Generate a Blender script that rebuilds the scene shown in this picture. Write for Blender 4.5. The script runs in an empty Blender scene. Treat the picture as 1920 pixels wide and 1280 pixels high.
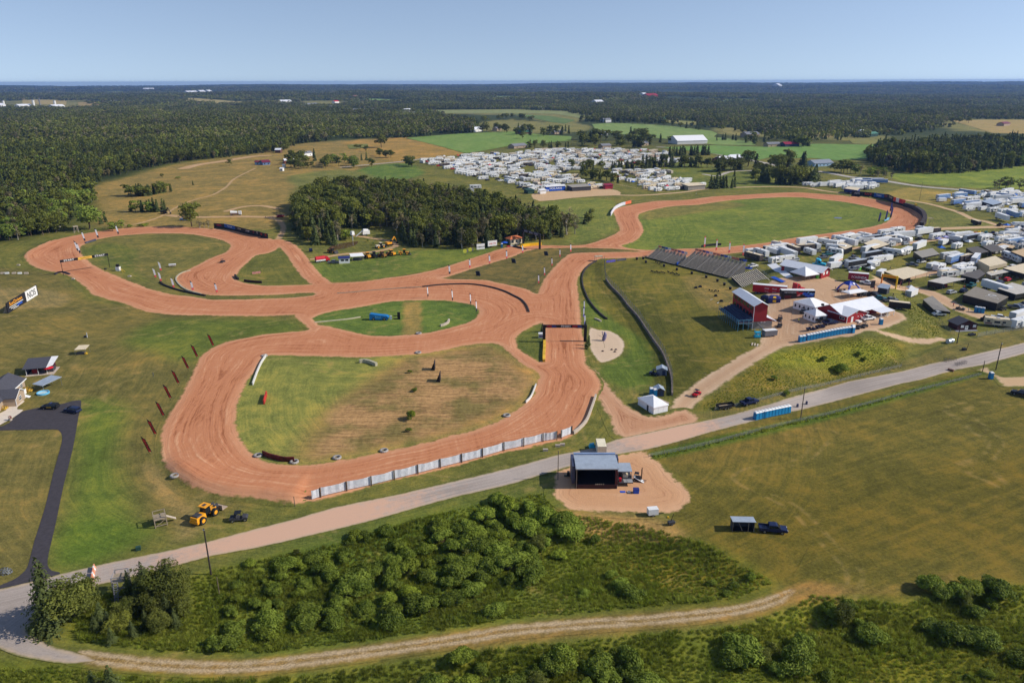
import bpy,bmesh,math,random
import numpy as np
from mathutils import Vector,Matrix
SC=bpy.context.scene
COL=SC.collection
R_=math.radians
rng=np.random.default_rng(7)
random.seed(7)
# ------------ camera
CAM_H=88.0
F=1390.0
TH=math.atan(487.0/F)
ROLL=R_(-0.15)
fw=np.array([0,math.cos(TH),-math.sin(TH)])
up0=np.array([0,math.sin(TH),math.cos(TH)])
rt0=np.array([1.0,0,0])
rt=rt0*math.cos(ROLL)+up0*math.sin(ROLL)
up=up0*math.cos(ROLL)-rt0*math.sin(ROLL)
cd=bpy.data.cameras.new('camera')
cam=bpy.data.objects.new('camera',cd)
COL.objects.link(cam)
cam.matrix_world=Matrix(((rt[0],up[0],-fw[0],0),(rt[1],up[1],-fw[1],0),(rt[2],up[2],-fw[2],CAM_H),(0,0,0,1)))
cd.sensor_width=36.0
cd.lens=F/1920*36.0
cd.clip_start=1.0
cd.clip_end=90000.0
SC.camera=cam
# ------------ world, sun, exposure
SUN_EL,SUN_AZ=R_(35.5),math.atan2(0.985,-0.03)
w=bpy.data.worlds.new('World')
SC.world=w
w.use_nodes=True
nt=w.node_tree
sky=nt.nodes.new('ShaderNodeTexSky')
sky.sky_type='NISHITA'
sky.sun_disc=False
sky.sun_elevation=SUN_EL
sky.sun_rotation=SUN_AZ
sky.altitude=300
sky.air_density=1.0
sky.dust_density=0.25
sky.ozone_density=1.6
# the low sky is read a little higher up, where it is blue: a clear, dry late-summer day
tcw=nt.nodes.new('ShaderNodeTexCoord');mp=nt.nodes.new('ShaderNodeMapping');mp.vector_type='POINT'
mp.inputs['Location'].default_value=(0,0,0.13);mp.inputs['Scale'].default_value=(1,1,0.9)
nt.links.new(tcw.outputs['Generated'],mp.inputs[0]);nt.links.new(mp.outputs[0],sky.inputs['Vector'])
bg=nt.nodes['Background']
bg.inputs['Strength'].default_value=0.138
gn=nt.nodes.new('ShaderNodeVectorMath');gn.operation='MULTIPLY';gn.inputs[1].default_value=(1.11,1.0,0.99)
nt.links.new(sky.outputs[0],gn.inputs[0]);nt.links.new(gn.outputs[0],bg.inputs['Color'])
sl=bpy.data.lights.new('sun','SUN')
sl.energy=4.6
sl.angle=R_(0.53)
sl.color=(1.0,0.93,0.82)
so=bpy.data.objects.new('sun',sl)
COL.objects.link(so)
sv=Vector((math.sin(SUN_AZ)*math.cos(SUN_EL),math.cos(SUN_AZ)*math.cos(SUN_EL),math.sin(SUN_EL)))
so.rotation_euler=sv.to_track_quat('Z','Y').to_euler()
so.location=(0,0,300)
SC.view_settings.view_transform='Standard'
SC.view_settings.look='None'
SC.view_settings.exposure=0.0
SC.view_settings.gamma=1.0
SC.cycles.use_denoising=True
SC.cycles.max_bounces=6
SC.cycles.diffuse_bounces=2
SC.cycles.glossy_bounces=2
SC.cycles.transparent_max_bounces=6
SC.cycles.volume_bounces=0
SC.cycles.use_adaptive_sampling=True
SC.cycles.adaptive_threshold=0.02
# ------------ maths helpers
def lin(r,g,b):
 f=lambda c:(c/255)/12.92 if c/255<=0.04045 else((c/255+0.055)/1.055)**2.4
 return(f(r),f(g),f(b))
def U(px,py,z=0.0):
 """point of the level plane z seen at a place of the photograph (world metres)"""
 px=np.asarray(px,float);py=np.asarray(py,float)
 a=(px-960)/F;b=(640-py)/F
 d=fw[None]+a.reshape(-1,1)*rt[None]+b.reshape(-1,1)*up[None]
 t=(z-CAM_H)/np.minimum(d[:,2],-1e-4)
 return np.stack([d[:,0]*t,d[:,1]*t],1)
def poly(pts,z=0.0):
 p=np.array(pts,float)
 return U(p[:,0],p[:,1],z)
def smooth_closed(P,n=3):
 out=[]
 N=len(P)
 for i in range(N):
  a,b,c,d=P[i-1],P[i],P[(i+1)%N],P[(i+2)%N]
  for k in range(n):
   t=k/n
   out.append(0.5*((2*b)+(-a+c)*t+(2*a-5*b+4*c-d)*t*t+(-a+3*b-3*c+d)*t**3))
 return np.array(out)
def smooth_open(P,n=4):
 P=np.asarray(P,float)
 Q=np.vstack([2*P[0]-P[1],P,2*P[-1]-P[-2]])
 out=[]
 for i in range(1,len(Q)-2):
  a,b,c,d=Q[i-1],Q[i],Q[i+1],Q[i+2]
  for k in range(n):
   t=k/n
   out.append(0.5*((2*b)+(-a+c)*t+(2*a-5*b+4*c-d)*t*t+(-a+3*b-3*c+d)*t**3))
 out.append(P[-1])
 return np.array(out)
def seg_dist(X,Y,P,closed):
 D=np.full(X.shape,1e12)
 n=len(P)
 for i in range(n if closed else n-1):
  a=P[i];b=P[(i+1)%n]
  ex,ey=b[0]-a[0],b[1]-a[1]
  L=ex*ex+ey*ey+1e-9
  t=np.clip(((X-a[0])*ex+(Y-a[1])*ey)/L,0,1)
  q=(X-a[0]-t*ex)**2+(Y-a[1]-t*ey)**2
  np.minimum(D,q,out=D)
 return np.sqrt(D)
def inside(X,Y,P):
 c=np.zeros(X.shape,bool)
 n=len(P)
 for i in range(n):
  x1,y1=P[i];x2,y2=P[(i+1)%n]
  if y1==y2:continue
  m=(y1>Y)!=(y2>Y)
  c^=m&(X<(x2-x1)*(Y-y1)/(y2-y1)+x1)
 return c
def sdf(X,Y,P):
 """positive inside the closed outline P"""
 d=seg_dist(X,Y,P,True)
 return np.where(inside(X,Y,P),d,-d)
def sdf_near(X,Y,P,far=60.0):
 """as sdf, but only exact near the outline"""
 X=np.asarray(X,float);Y=np.asarray(Y,float)
 out=np.full(X.shape,-1e4)
 m=(X>P[:,0].min()-far)&(X<P[:,0].max()+far)&(Y>P[:,1].min()-far)&(Y<P[:,1].max()+far)
 if m.any():out[m]=sdf(X[m],Y[m],P)
 return out
def sstep(t):
 t=np.clip(t,0,1)
 return t*t*(3-2*t)
def vnoise(X,Y,s,seed=0):
 """smooth value noise in 0..1, cell size s metres"""
 x=np.asarray(X)/s+seed*17.3;y=np.asarray(Y)/s-seed*9.7
 xi=np.floor(x).astype(np.int64);yi=np.floor(y).astype(np.int64)
 fx=x-xi;fy=y-yi
 fx=fx*fx*(3-2*fx);fy=fy*fy*(3-2*fy)
 def hsh(i,j):
  n=(i*374761393+j*668265263+seed*144665)&0x7fffffff
  n=((n^(n>>13))*1274126177)&0x7fffffff
  return((n^(n>>16))&0xffff)/65535.0
 return(hsh(xi,yi)*(1-fx)+hsh(xi+1,yi)*fx)*(1-fy)+(hsh(xi,yi+1)*(1-fx)+hsh(xi+1,yi+1)*fx)*fy
 # ------------ terrain
YARD=poly([(1488,650),(1605,630),(1645,612),(1690,602),(1690,585),(1668,560),(1655,538),(1600,505),(1540,490),(1470,505),(1430,528),(1405,545),(1400,575),(1412,610),(1425,640),(1455,660)],6.0)
PITS=poly([(1420,482),(1560,455),(1730,434),(1930,408),(2400,420),(2500,600),(2050,640),(1850,640),(1760,640),(1700,625),(1600,640),(1500,560)],2.5)
LOWLAND=poly([(160,1125),(330,1085),(480,1050),(620,1018),(760,980),(900,945),(1020,925),(1045,965),(1200,985),(1330,1020),(1450,1090),(1380,1125),(1200,1140),(960,1165),(640,1210),(480,1228),(300,1225),(160,1200)])
LOWLAND2=poly([(560,1262),(720,1240),(960,1210),(1200,1186),(1400,1165),(1520,1115),(1700,1130),(1800,1090),(1990,1110),(2100,1400),(300,1420)])
BANKS=[([(305,850),(316,880),(337,897),(362,913),(400,923),(437,930),(480,933),(517,939),(555,943),(590,938)],1.6,14.0,3.0),([(1590,368),(1640,374),(1690,385),(1717,392),(1732,405),(1733,417),(1724,428)],2.0,14.0,3.0),([(405,430),(440,434),(480,440),(505,448)],1.2,10.0,2.0),([(48,486),(47,478),(55,470),(75,460),(105,450)],0.8,10.0,4.0),]
BANKW=[(smooth_open(poly(b[0]),3),)+b[1:]for b in BANKS]
def H(X,Y):
 X=np.asarray(X,float);Y=np.asarray(Y,float)
 shp=X.shape
 X=X.ravel();Y=Y.ravel()
 h=np.zeros(X.shape)
 near=(Y<760)&(np.abs(X)<620)&(Y>40)
 if near.any():
  x=X[near];y=Y[near];hh=np.zeros(x.shape)
  d=sdf_near(x,y,PITS,60)
  hh+=2.5*sstep(1+np.clip(d,-60,0)/26.0)
  d=sdf_near(x,y,YARD,90)
  m=(d>-90)&(d<0)
  wd=np.full(x.shape,16.0)
  if m.any():
   cx=np.clip(x[m],YARD[:,0].min(),YARD[:,0].max())
   west=sstep((YARD[:,0].min()+22-x[m])/40.0)
   wd[m]=15.0+30.0*west
  hh+=3.6*sstep(1+np.clip(d,-90,0)/wd)*(1.0)
  # the spectator hill swells under the yard's height
  for L,dep,f in((LOWLAND,1.6,7.0),(LOWLAND2,1.6,6.0)):
   d=sdf_near(x,y,L,20)
   hh-=dep*sstep(np.clip(d,0,f)/f)
  for P,rim,wi,wo in BANKW:
   bb=(x>P[:,0].min()-25)&(x<P[:,0].max()+25)&(y>P[:,1].min()-25)&(y<P[:,1].max()+25)
   if not bb.any():continue
   xb=x[bb];yb=y[bb]
   d=seg_dist(xb,yb,P,False)
   # signed: positive on the inner side (the side of the mean of the end points)
   i=np.argmin((xb[:,None]-P[None,:,0])**2+(yb[:,None]-P[None,:,1])**2,1)
   i0=np.clip(i-1,0,len(P)-1);i1=np.clip(i+1,0,len(P)-1)
   tx=P[i1,0]-P[i0,0];ty=P[i1,1]-P[i0,1]
   cr=tx*(yb-P[i,1])-ty*(xb-P[i,0])
   mid=P[len(P)//2];ends=(P[0]+P[-1])/2
   k=len(P)//2
   t2=P[min(k+1,len(P)-1)]-P[k-1]
   sgn=np.sign(t2[0]*(ends[1]-mid[1])-t2[1]*(ends[0]-mid[0]))
   sd=np.where(cr*sgn>0,d,-d)
   along=i/(len(P)-1)
   tap=sstep(np.minimum(along,1-along)*6+0.02)
   sd=sd-1.6
   v=np.where(sd>=0,np.clip(1-sd/wi,0,1)**1.6,np.clip(1+sd/wo,0,1))
   hh[bb]+=rim*v*tap
  h[near]=hh
 hl=sstep((Y-300)/260)*np.exp(-((X+150)/140)**2-((Y-620)/200)**2)*3.0
 h+=hl
 far=sstep((Y-1500)/2500)
 h+=far*16*(np.sin(X/900+Y/2100)*0.6+np.sin(Y/640+0.6+X/3100)*0.7+np.sin(X/430-Y/1500+2)*0.25)
 f2=sstep((Y-5500)/7500)
 sx=X/np.maximum(Y,1)
 h+=f2*(7*np.sin(X/2600+1.0)+5*np.sin(X/1100+Y/4000)+32+30*sstep((sx+0.05)/0.75)+18*sstep((-sx-0.2)/0.5))
 h-=(X*X+Y*Y)/1.5e7
 return h.reshape(shp)
def G(px,py):
 """ground points (N,3) seen at photograph places, on the terrain"""
 px=np.atleast_1d(np.asarray(px,float));py=np.atleast_1d(np.asarray(py,float))
 z=np.zeros(px.shape)
 a=(px-960)/F;b=(640-py)/F
 d=fw[None]+a[:,None]*rt[None]+b[:,None]*up[None]
 dz=np.minimum(d[:,2],-1e-4)
 for _ in range(16):
  t=(z-CAM_H)/dz
  x=d[:,0]*t;y=d[:,1]*t
  z=0.5*z+0.5*H(x,y)
 t=(z-CAM_H)/dz
 x=d[:,0]*t;y=d[:,1]*t
 return np.stack([x,y,H(x,y)],1)
def at(px,py):
 return Vector(G(px,py)[0])
def gpoly(pts):
 p=np.array(pts,float)
 return G(p[:,0],p[:,1])[:,:2]
def hz(x,y):
 return float(H(np.array([x]),np.array([y]))[0])
 # ------------ outlines of the place
TRACK_OUT=[(505,447),(522,455),(525,463),(505,474),(480,479),(465,492),(452,502),(445,512),(440,520),(447,527),(462,531),(480,534),(505,536),(555,535),(592,533),(640,530),(680,528),(730,521),(780,514),(830,502),(880,486),(917,474),(950,464),(975,461),(1017,460),(1060,461),(1097,459),(1122,452),(1147,442),(1160,435),(1162,427),(1157,417),(1152,402),(1151,395),(1160,390),(1180,385),(1210,380),(1235,377),(1272,376),(1297,374),(1335,369),(1385,366),(1440,363),(1490,361),(1540,364),(1590,368),(1640,374),(1690,385),(1715,392),(1730,405),(1731,417),(1722,427),(1690,435),(1652,439),(1615,445),(1565,451),(1502,462),(1440,468),(1385,474),(1335,480),(1290,482),(1215,481),(1180,484),(1135,485),(1120,487),(1105,495),(1092,507),(1084,520),(1082,537),(1086,570),(1090,615),(1096,642),(1096,665),(1100,685),(1116,700),(1128,722),(1117,744),(1110,765),(1100,790),(1085,805),(1072,817),(1050,825),(1018,834),(982,841),(945,849),(905,860),(866,870),(827,880),(784,890),(740,901),(697,911),(650,924),(585,940),(555,943),(517,939),(480,933),(437,930),(400,923),(362,913),(337,897),(322,885),(310,870),(304,850),(302,830),(307,800),(322,770),(335,750),(350,725),(360,702),(370,683),(377,668),(400,652),(425,642),(450,636),(480,630),(520,625),(555,622),(582,618),(574,608),(568,598),(558,591),(520,592),(480,593),(400,592),(350,591),(300,588),(265,582),(245,574),(230,568),(205,562),(185,556),(170,549),(163,540),(150,530),(135,520),(115,512),(100,510),(75,504),(58,496),(48,486),(47,478),(55,470),(75,460),(105,450),(150,440),(200,432),(250,427),(300,425),(350,426),(405,429),(455,436)]
ISL_B=[(150,465),(155,460),(175,451),(212,444),(250,440),(300,438),(350,439),(387,444),(415,450),(430,457),(431,465),(422,474),(400,482),(375,495),(355,505),(342,510),(331,517),(330,525),(335,532),(350,542),(370,549),(400,554),(480,554),(530,552),(580,549),(591,552),(567,557),(480,561),(430,562),(395,562),(370,558),(345,555),(320,552),(300,547),(275,540),(237,525),(200,510),(175,497),(162,487),(152,475)]
ISL_C=[(584,608),(586,598),(600,590),(630,583),(680,575),(730,566),(767,564),(817,563),(855,566),(885,572),(899,582),(896,592),(880,604),(842,615),(792,626),(742,630),(705,630),(667,624),(630,615),(605,611)]
ISL_D=[(502,667),(555,667),(630,669),(680,670),(730,668),(780,664),(805,662),(830,657),(867,649),(905,644),(930,645),(944,652),(960,666),(985,685),(1008,698),(1013,706),(1007,720),(1002,738),(985,757),(960,776),(930,792),(880,810),(830,822),(780,835),(730,845),(680,856),(630,865),(592,871),(560,872),(517,870),(492,864),(475,854),(462,840),(447,817),(442,795),(444,767),(450,745),(460,720),(475,700),(488,680)]
ISL_E=[(968,632),(980,622),(1000,611),(1017,606),(1019,640),(1018,680),(1000,672),(980,660),(968,648)]
ISL_W=[(826,522),(842,519),(880,506),(917,495),(960,482),(975,475),(997,469),(1022,466),(1085,465),(1135,466),(1160,467),(1205,472),(1150,473),(1077,475),(1060,482),(1045,495),(1030,512),(1017,530),(1010,548),(1003,550),(985,542),(960,536),(930,530),(905,525),(855,524)]
ISL_R=[(1166,461),(1185,455),(1197,447),(1205,437),(1206,430),(1200,415),(1196,406),(1202,400),(1222,394),(1260,387),(1310,384),(1360,377),(1422,372),(1490,370),(1540,374),(1590,380),(1640,390),(1662,396),(1672,404),(1665,415),(1650,421),(1627,427),(1565,436),(1490,446),(1440,455),(1385,461),(1335,465),(1272,467),(1240,469),(1210,469),(1180,466)]
wT=smooth_closed(gpoly(TRACK_OUT),3)
wISL=[smooth_closed(gpoly(p),3)for p in(ISL_B,ISL_C,ISL_D,ISL_E,ISL_W,ISL_R)]
def f_poly(pts,n=3):
 P=smooth_closed(gpoly(pts),n)
 f=lambda X,Y:sdf_near(X,Y,P)
 f.box=(P[:,0].min()-4,P[:,0].max()+4,P[:,1].min()-4,P[:,1].max()+4)
 return f
def f_line(pts,width,n=4):
 P=smooth_open(gpoly(pts),n)
 f=lambda X,Y:width/2-seg_dist(X,Y,P,False)
 f.box=(P[:,0].min()-width,P[:,0].max()+width,P[:,1].min()-width,P[:,1].max()+width)
 return f
def f_union(*fs):
 f=lambda X,Y:np.maximum.reduce([g(X,Y)for g in fs])
 b=np.array([g.box for g in fs])
 f.box=(b[:,0].min(),b[:,1].max(),b[:,2].min(),b[:,3].max())
 return f
def f_track(X,Y):
 s=sdf_near(X,Y,wT,90)
 for P in wISL:
  s=np.minimum(s,-sdf_near(X,Y,P,90))
 return s
f_track.box=(wT[:,0].min()-4,wT[:,0].max()+4,wT[:,1].min()-4,wT[:,1].max()+4)
con=f_line([(518,452),(540,462),(556,480),(570,500),(585,518),(603,532)],9.0)
con2=f_line([(563,590),(576,602),(588,614),(600,624)],4.5)
f_trk=f_union(f_track,con,con2)
road_pts=[(-80,1122),(0,1104),(61,1090),(117,1075),(180,1060),(250,1045),(325,1030),(392,1014),(480,991),(555,972),(630,950),(730,930),(830,907),(960,876),(1047,852),(1110,840),(1155,824),(1210,812),(1282,796),(1315,790),(1372,777),(1440,758),(1510,737),(1590,715),(1690,696),(1738,683),(1786,674),(1834,662),(1870,654),(1920,642),(2100,596),(2100,618),(1920,664),(1870,677),(1850,684),(1798,693),(1767,701),(1726,713),(1690,720),(1615,740),(1515,766),(1440,783),(1335,810),(1285,825),(1210,844),(1155,853),(1047,881),(960,908),(855,932),(755,960),(680,981),(580,1005),(480,1028),(400,1042),(335,1060),(230,1086),(160,1105),(120,1125),(90,1150),(60,1172),(52,1184),(87,1205),(112,1215),(147,1223),(182,1236),(170,1242),(125,1245),(75,1238),(32,1230),(0,1217),(-80,1190)]
f_road=f_poly(road_pts,2)
f_drive=f_poly([(-90,812),(-60,800),(5,799),(25,784),(45,770),(87,762),(117,757),(152,750),(147,782),(137,840),(120,907),(107,970),(96,1018),(92,1035),(89,1058),(98,1070),(117,1075),(61,1091),(0,1105),(0,1097),(25,1087),(47,1070),(55,1052),(65,1013),(85,950),(100,887),(112,845),(117,820),(112,808),(100,805),(50,806),(0,807),(-90,814)],2)
f_walk=f_poly([(-90,850),(0,797),(22,785),(44,769),(33,768),(34,762),(47,752),(30,750),(19,752),(14,764),(0,775),(-90,800)],2)
f_farm=f_line([(150,1229),(200,1236),(280,1245),(360,1250),(440,1250),(500,1246),(560,1239),(640,1229),(720,1218),(800,1207),(900,1192),(960,1182),(1100,1170),(1210,1163),(1300,1154),(1380,1144),(1440,1129),(1475,1113),(1502,1094),(1518,1074),(1530,1050),(1545,1025)],4.6)
f_yard=f_union(f_poly([(1262,757),(1255,774),(1230,783),(1240,800),(1282,795),(1312,789),(1300,784),(1292,772),(1302,760),(1332,735),(1374,708),(1420,677),(1455,657),(1497,645),(1603,629),(1622,620),(1650,618),(1688,603),(1700,598),(1690,588),(1668,578),(1650,560),(1648,546),(1664,538),(1690,534),(1660,522),(1620,532),(1575,528),(1540,515),(1505,518),(1470,520),(1442,530),(1438,552),(1440,562),(1438,600),(1430,632),(1420,650),(1390,666),(1350,690),(1300,722),(1270,745)],2),f_line([(1660,536),(1700,540),(1745,550),(1790,574),(1845,594),(1930,604)],7.0),f_line([(1650,524),(1720,516),(1800,502),(1860,488),(1930,478)],7.0),f_line([(1620,611),(1650,622),(1690,633),(1730,640),(1765,636)],2.6),f_line([(1560,468),(1650,462),(1730,452),(1830,440),(1930,432)],5.0))
f_lane=f_union(f_poly([(993,366),(1010,378),(1072,372),(1122,368),(1165,366),(1160,357),(1122,353),(1060,357),(1010,361)],2),f_line([(1120,364),(1160,366),(1210,366),(1285,360),(1330,354),(1440,350),(1507,352),(1560,360),(1652,367),(1677,372),(1740,382),(1777,392),(1800,399),(1850,416),(1930,440)],7.0),f_line([(1715,432),(1760,429),(1850,426),(1930,424)],10.0),f_line([(1122,369),(1170,374),(1230,376),(1290,375)],3.5),f_line([(1150,344),(1190,352),(1225,358),(1260,361)],4.0))
f_gdrive=f_poly([(1822,692),(1850,685),(1864,695),(1880,705),(1930,702),(1990,700),(1990,735),(1930,727),(1890,728),(1872,722),(1864,712),(1850,702)],2)
f_pad=f_poly([(1047,882),(1100,868),(1155,854),(1205,845),(1216,852),(1218,862),(1237,866),(1247,880),(1265,900),(1290,921),(1292,938),(1282,951),(1240,960),(1200,963),(1140,960),(1080,956),(1048,940),(1037,924),(1046,900)],2)
f_apron=f_poly([(1080,690),(1100,688),(1122,700),(1138,720),(1160,747),(1188,771),(1225,783),(1255,776),(1285,770),(1310,789),(1282,797),(1210,813),(1166,821),(1152,804),(1142,781),(1130,758),(1117,745),(1085,735)],2)
f_circle=f_poly([(1104,612),(1122,617),(1147,620),(1167,632),(1175,645),(1172,660),(1160,672),(1135,681),(1120,679),(1110,667),(1102,652),(1100,632)],3)
f_sand=f_union(f_line([(478,316),(440,335),(425,350),(400,365),(370,373),(345,382),(325,392),(310,402),(285,412),(250,421),(205,424)],5.5),f_line([(318,404),(350,407),(400,407),(450,406),(500,407),(530,404)],9.0),f_line([(425,396),(455,388),(490,386),(520,391)],8.0),f_line([(400,400),(430,397),(470,398),(505,400)],3.0),f_line([(345,316),(372,309),(420,302),(470,294),(500,292)],16.0),f_line([(345,316),(380,318),(440,317),(472,313)],4.0),f_line([(500,408),(520,412),(531,425),(527,440),(517,453)],7.0),f_line([(-60,597),(0,594),(60,590),(120,586),(180,581),(245,576)],3.6),f_line([(930,641),(950,652),(975,670),(1000,690),(1020,701)],4.2),f_line([(575,487),(600,484),(640,477),(700,472),(730,466),(742,460),(730,452),(700,447),(660,441)],7.0),f_line([(1340,382),(1440,398),(1550,413),(1620,424),(1645,428)],3.0),f_line([(1070,388),(1066,396),(1080,404)],4.0))
# far public road and lanes
f_hwy=f_union(f_line([(1235,276),(1300,279),(1340,288),(1420,303),(1490,317),(1540,322),(1600,333),(1650,338),(1720,349),(1800,356),(1880,361),(1990,366)],8.0),f_line([(640,314),(690,309),(745,304),(800,297)],5.0),f_line([(1320,327),(1345,330),(1370,322),(1410,320)],5.0))
f_pond=f_poly([(616,465),(630,459),(657,454),(672,453),(664,461),(640,467),(622,468)],2)
f_pond2=f_poly([(1562,408.5),(1572,407.5),(1580,409),(1572,410.5)],2)
# ------------ node helpers and materials
class NT:
 def __init__(s,name,rough=0.9,spec=0.2):
  s.m=bpy.data.materials.new(name);s.m.use_nodes=True
  s.t=s.m.node_tree;s.b=s.t.nodes['Principled BSDF']
  s.b.inputs['Roughness'].default_value=rough
  s.b.inputs['Specular IOR Level'].default_value=spec
 def n(s,kind,**kw):
  x=s.t.nodes.new('ShaderNode'+kind)
  for k,v in kw.items():setattr(x,k,v)
  return x
 def l(s,a,b):s.t.links.new(a,b)
 def val(s,x,sock):
  if isinstance(x,(int,float)):sock.default_value=x
  elif isinstance(x,tuple):sock.default_value=x if len(x)==len(sock.default_value)else x+(1,)
  else:s.l(x,sock)
 def math(s,op,a,b=0.0,c=0.0,clamp=False):
  x=s.n('Math',operation=op,use_clamp=clamp)
  for i,v in enumerate((a,b,c)):s.val(v,x.inputs[i])
  return x.outputs[0]
 def pos(s,k=1.0,obj=False):
  p=s.n('TexCoord').outputs['Object']if obj else s.n('NewGeometry').outputs['Position']
  if k==1.0:return p
  return s.vscale(p,(k,k,k))
 def vscale(s,v,k):
  x=s.n('VectorMath',operation='MULTIPLY');s.l(v,x.inputs[0]);x.inputs[1].default_value=k
  return x.outputs[0]
 def noise(s,vec,scale,detail=3.0,rough=0.55):
  x=s.n('TexNoise');s.l(vec,x.inputs['Vector'])
  x.inputs['Scale'].default_value=scale;x.inputs['Detail'].default_value=detail;x.inputs['Roughness'].default_value=rough
  return x.outputs[0]
 def attr(s,name):
  x=s.n('Attribute');x.attribute_name=name;return x
 def mix(s,f,a,b,kind='MIX'):
  x=s.n('Mix',data_type='RGBA',blend_type=kind)
  s.val(f,x.inputs[0]);s.val(a,x.inputs[6]);s.val(b,x.inputs[7])
  return x.outputs[2]
 def ramp(s,f,a,b,lo=0.0,hi=1.0):
  x=s.n('MapRange',interpolation_type='SMOOTHSTEP');s.val(f,x.inputs[0])
  x.inputs[1].default_value=a;x.inputs[2].default_value=b;x.inputs[3].default_value=lo;x.inputs[4].default_value=hi
  return x.outputs[0]
 def gain(s,col,f):
  """colour times a factor"""
  x=s.n('VectorMath',operation='SCALE');s.l(col,x.inputs[0]);s.val(f,x.inputs[3]);return x.outputs[0]
 def combine(s,x,y,z=0.0):
  c=s.n('CombineXYZ')
  for i,v in enumerate((x,y,z)):s.val(v,c.inputs[i])
  return c.outputs[0]
 def bump(s,h,strength,dist):
  x=s.n('Bump');x.inputs['Strength'].default_value=strength;x.inputs['Distance'].default_value=dist
  s.l(h,x.inputs['Height']);s.l(x.outputs[0],s.b.inputs['Normal'])
 def out(s,col):
  s.val(col,s.b.inputs['Base Color']);return s.m
def grass_nodes(t):
 """turf: the painted tint broken up by clumps, dry patches and mowing lines"""
 col=t.attr('tint').outputs['Color']
 mow=t.attr('mow').outputs['Fac']
 p=t.pos()
 n1=t.noise(p,0.035,4,0.6);n2=t.noise(p,0.22,5,0.65);n3=t.noise(p,1.5,4,0.75)
 sx=t.n('SeparateXYZ');t.l(p,sx.inputs[0])
 # mowing lines wander and fade in and out
 mw=t.math('ADD',t.math('MULTIPLY',mow,0.85),t.math('MULTIPLY',n1,4.0))
 st=t.noise(t.combine(mw,t.math('MULTIPLY',sx.outputs[0],0.025),t.math('MULTIPLY',sx.outputs[1],0.025)),1.0,6,0.78)
 f=t.math('ADD',t.math('MULTIPLY',n1,0.75),t.math('MULTIPLY',n2,0.85))
 f=t.math('ADD',f,t.math('MULTIPLY',n3,1.15))
 f=t.math('ADD',f,t.math('MULTIPLY',st,0.85))
 g=t.ramp(f,1.33,2.22,0.62,1.62)
 c=t.gain(col,g)
 # faint wheel tracks that wander over the turf
 k=t.math('ABSOLUTE',t.math('SUBTRACT',t.noise(t.vscale(p,(0.016,0.022,0)),1.0,1,0.4),0.5))
 tw=t.math('ABSOLUTE',t.math('SUBTRACT',k,0.014))
 wt=t.math('MULTIPLY',t.ramp(tw,0.002,0.009,1.0,0.0),t.ramp(n2,0.42,0.62))
 c=t.mix(t.math('MULTIPLY',wt,0.38),c,lin(150,134,84)+(1,))
 dry=t.ramp(t.math('ADD',t.math('MULTIPLY',n1,0.5),t.math('ADD',t.math('MULTIPLY',st,0.4),t.math('MULTIPLY',n2,0.5))),0.62,0.92)
 dc=t.mix(1.0,c,(1.55,1.12,0.95,1),'MULTIPLY')
 return t.mix(t.math('MULTIPLY',dry,0.85),c,dc),n2,n3
def mat_grass():
 t=NT('turf',0.95,0.1)
 c,n2,n3=grass_nodes(t)
 t.bump(t.math('ADD',n2,t.math('MULTIPLY',n3,0.6)),0.5,0.5)
 return t.out(c)
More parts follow.
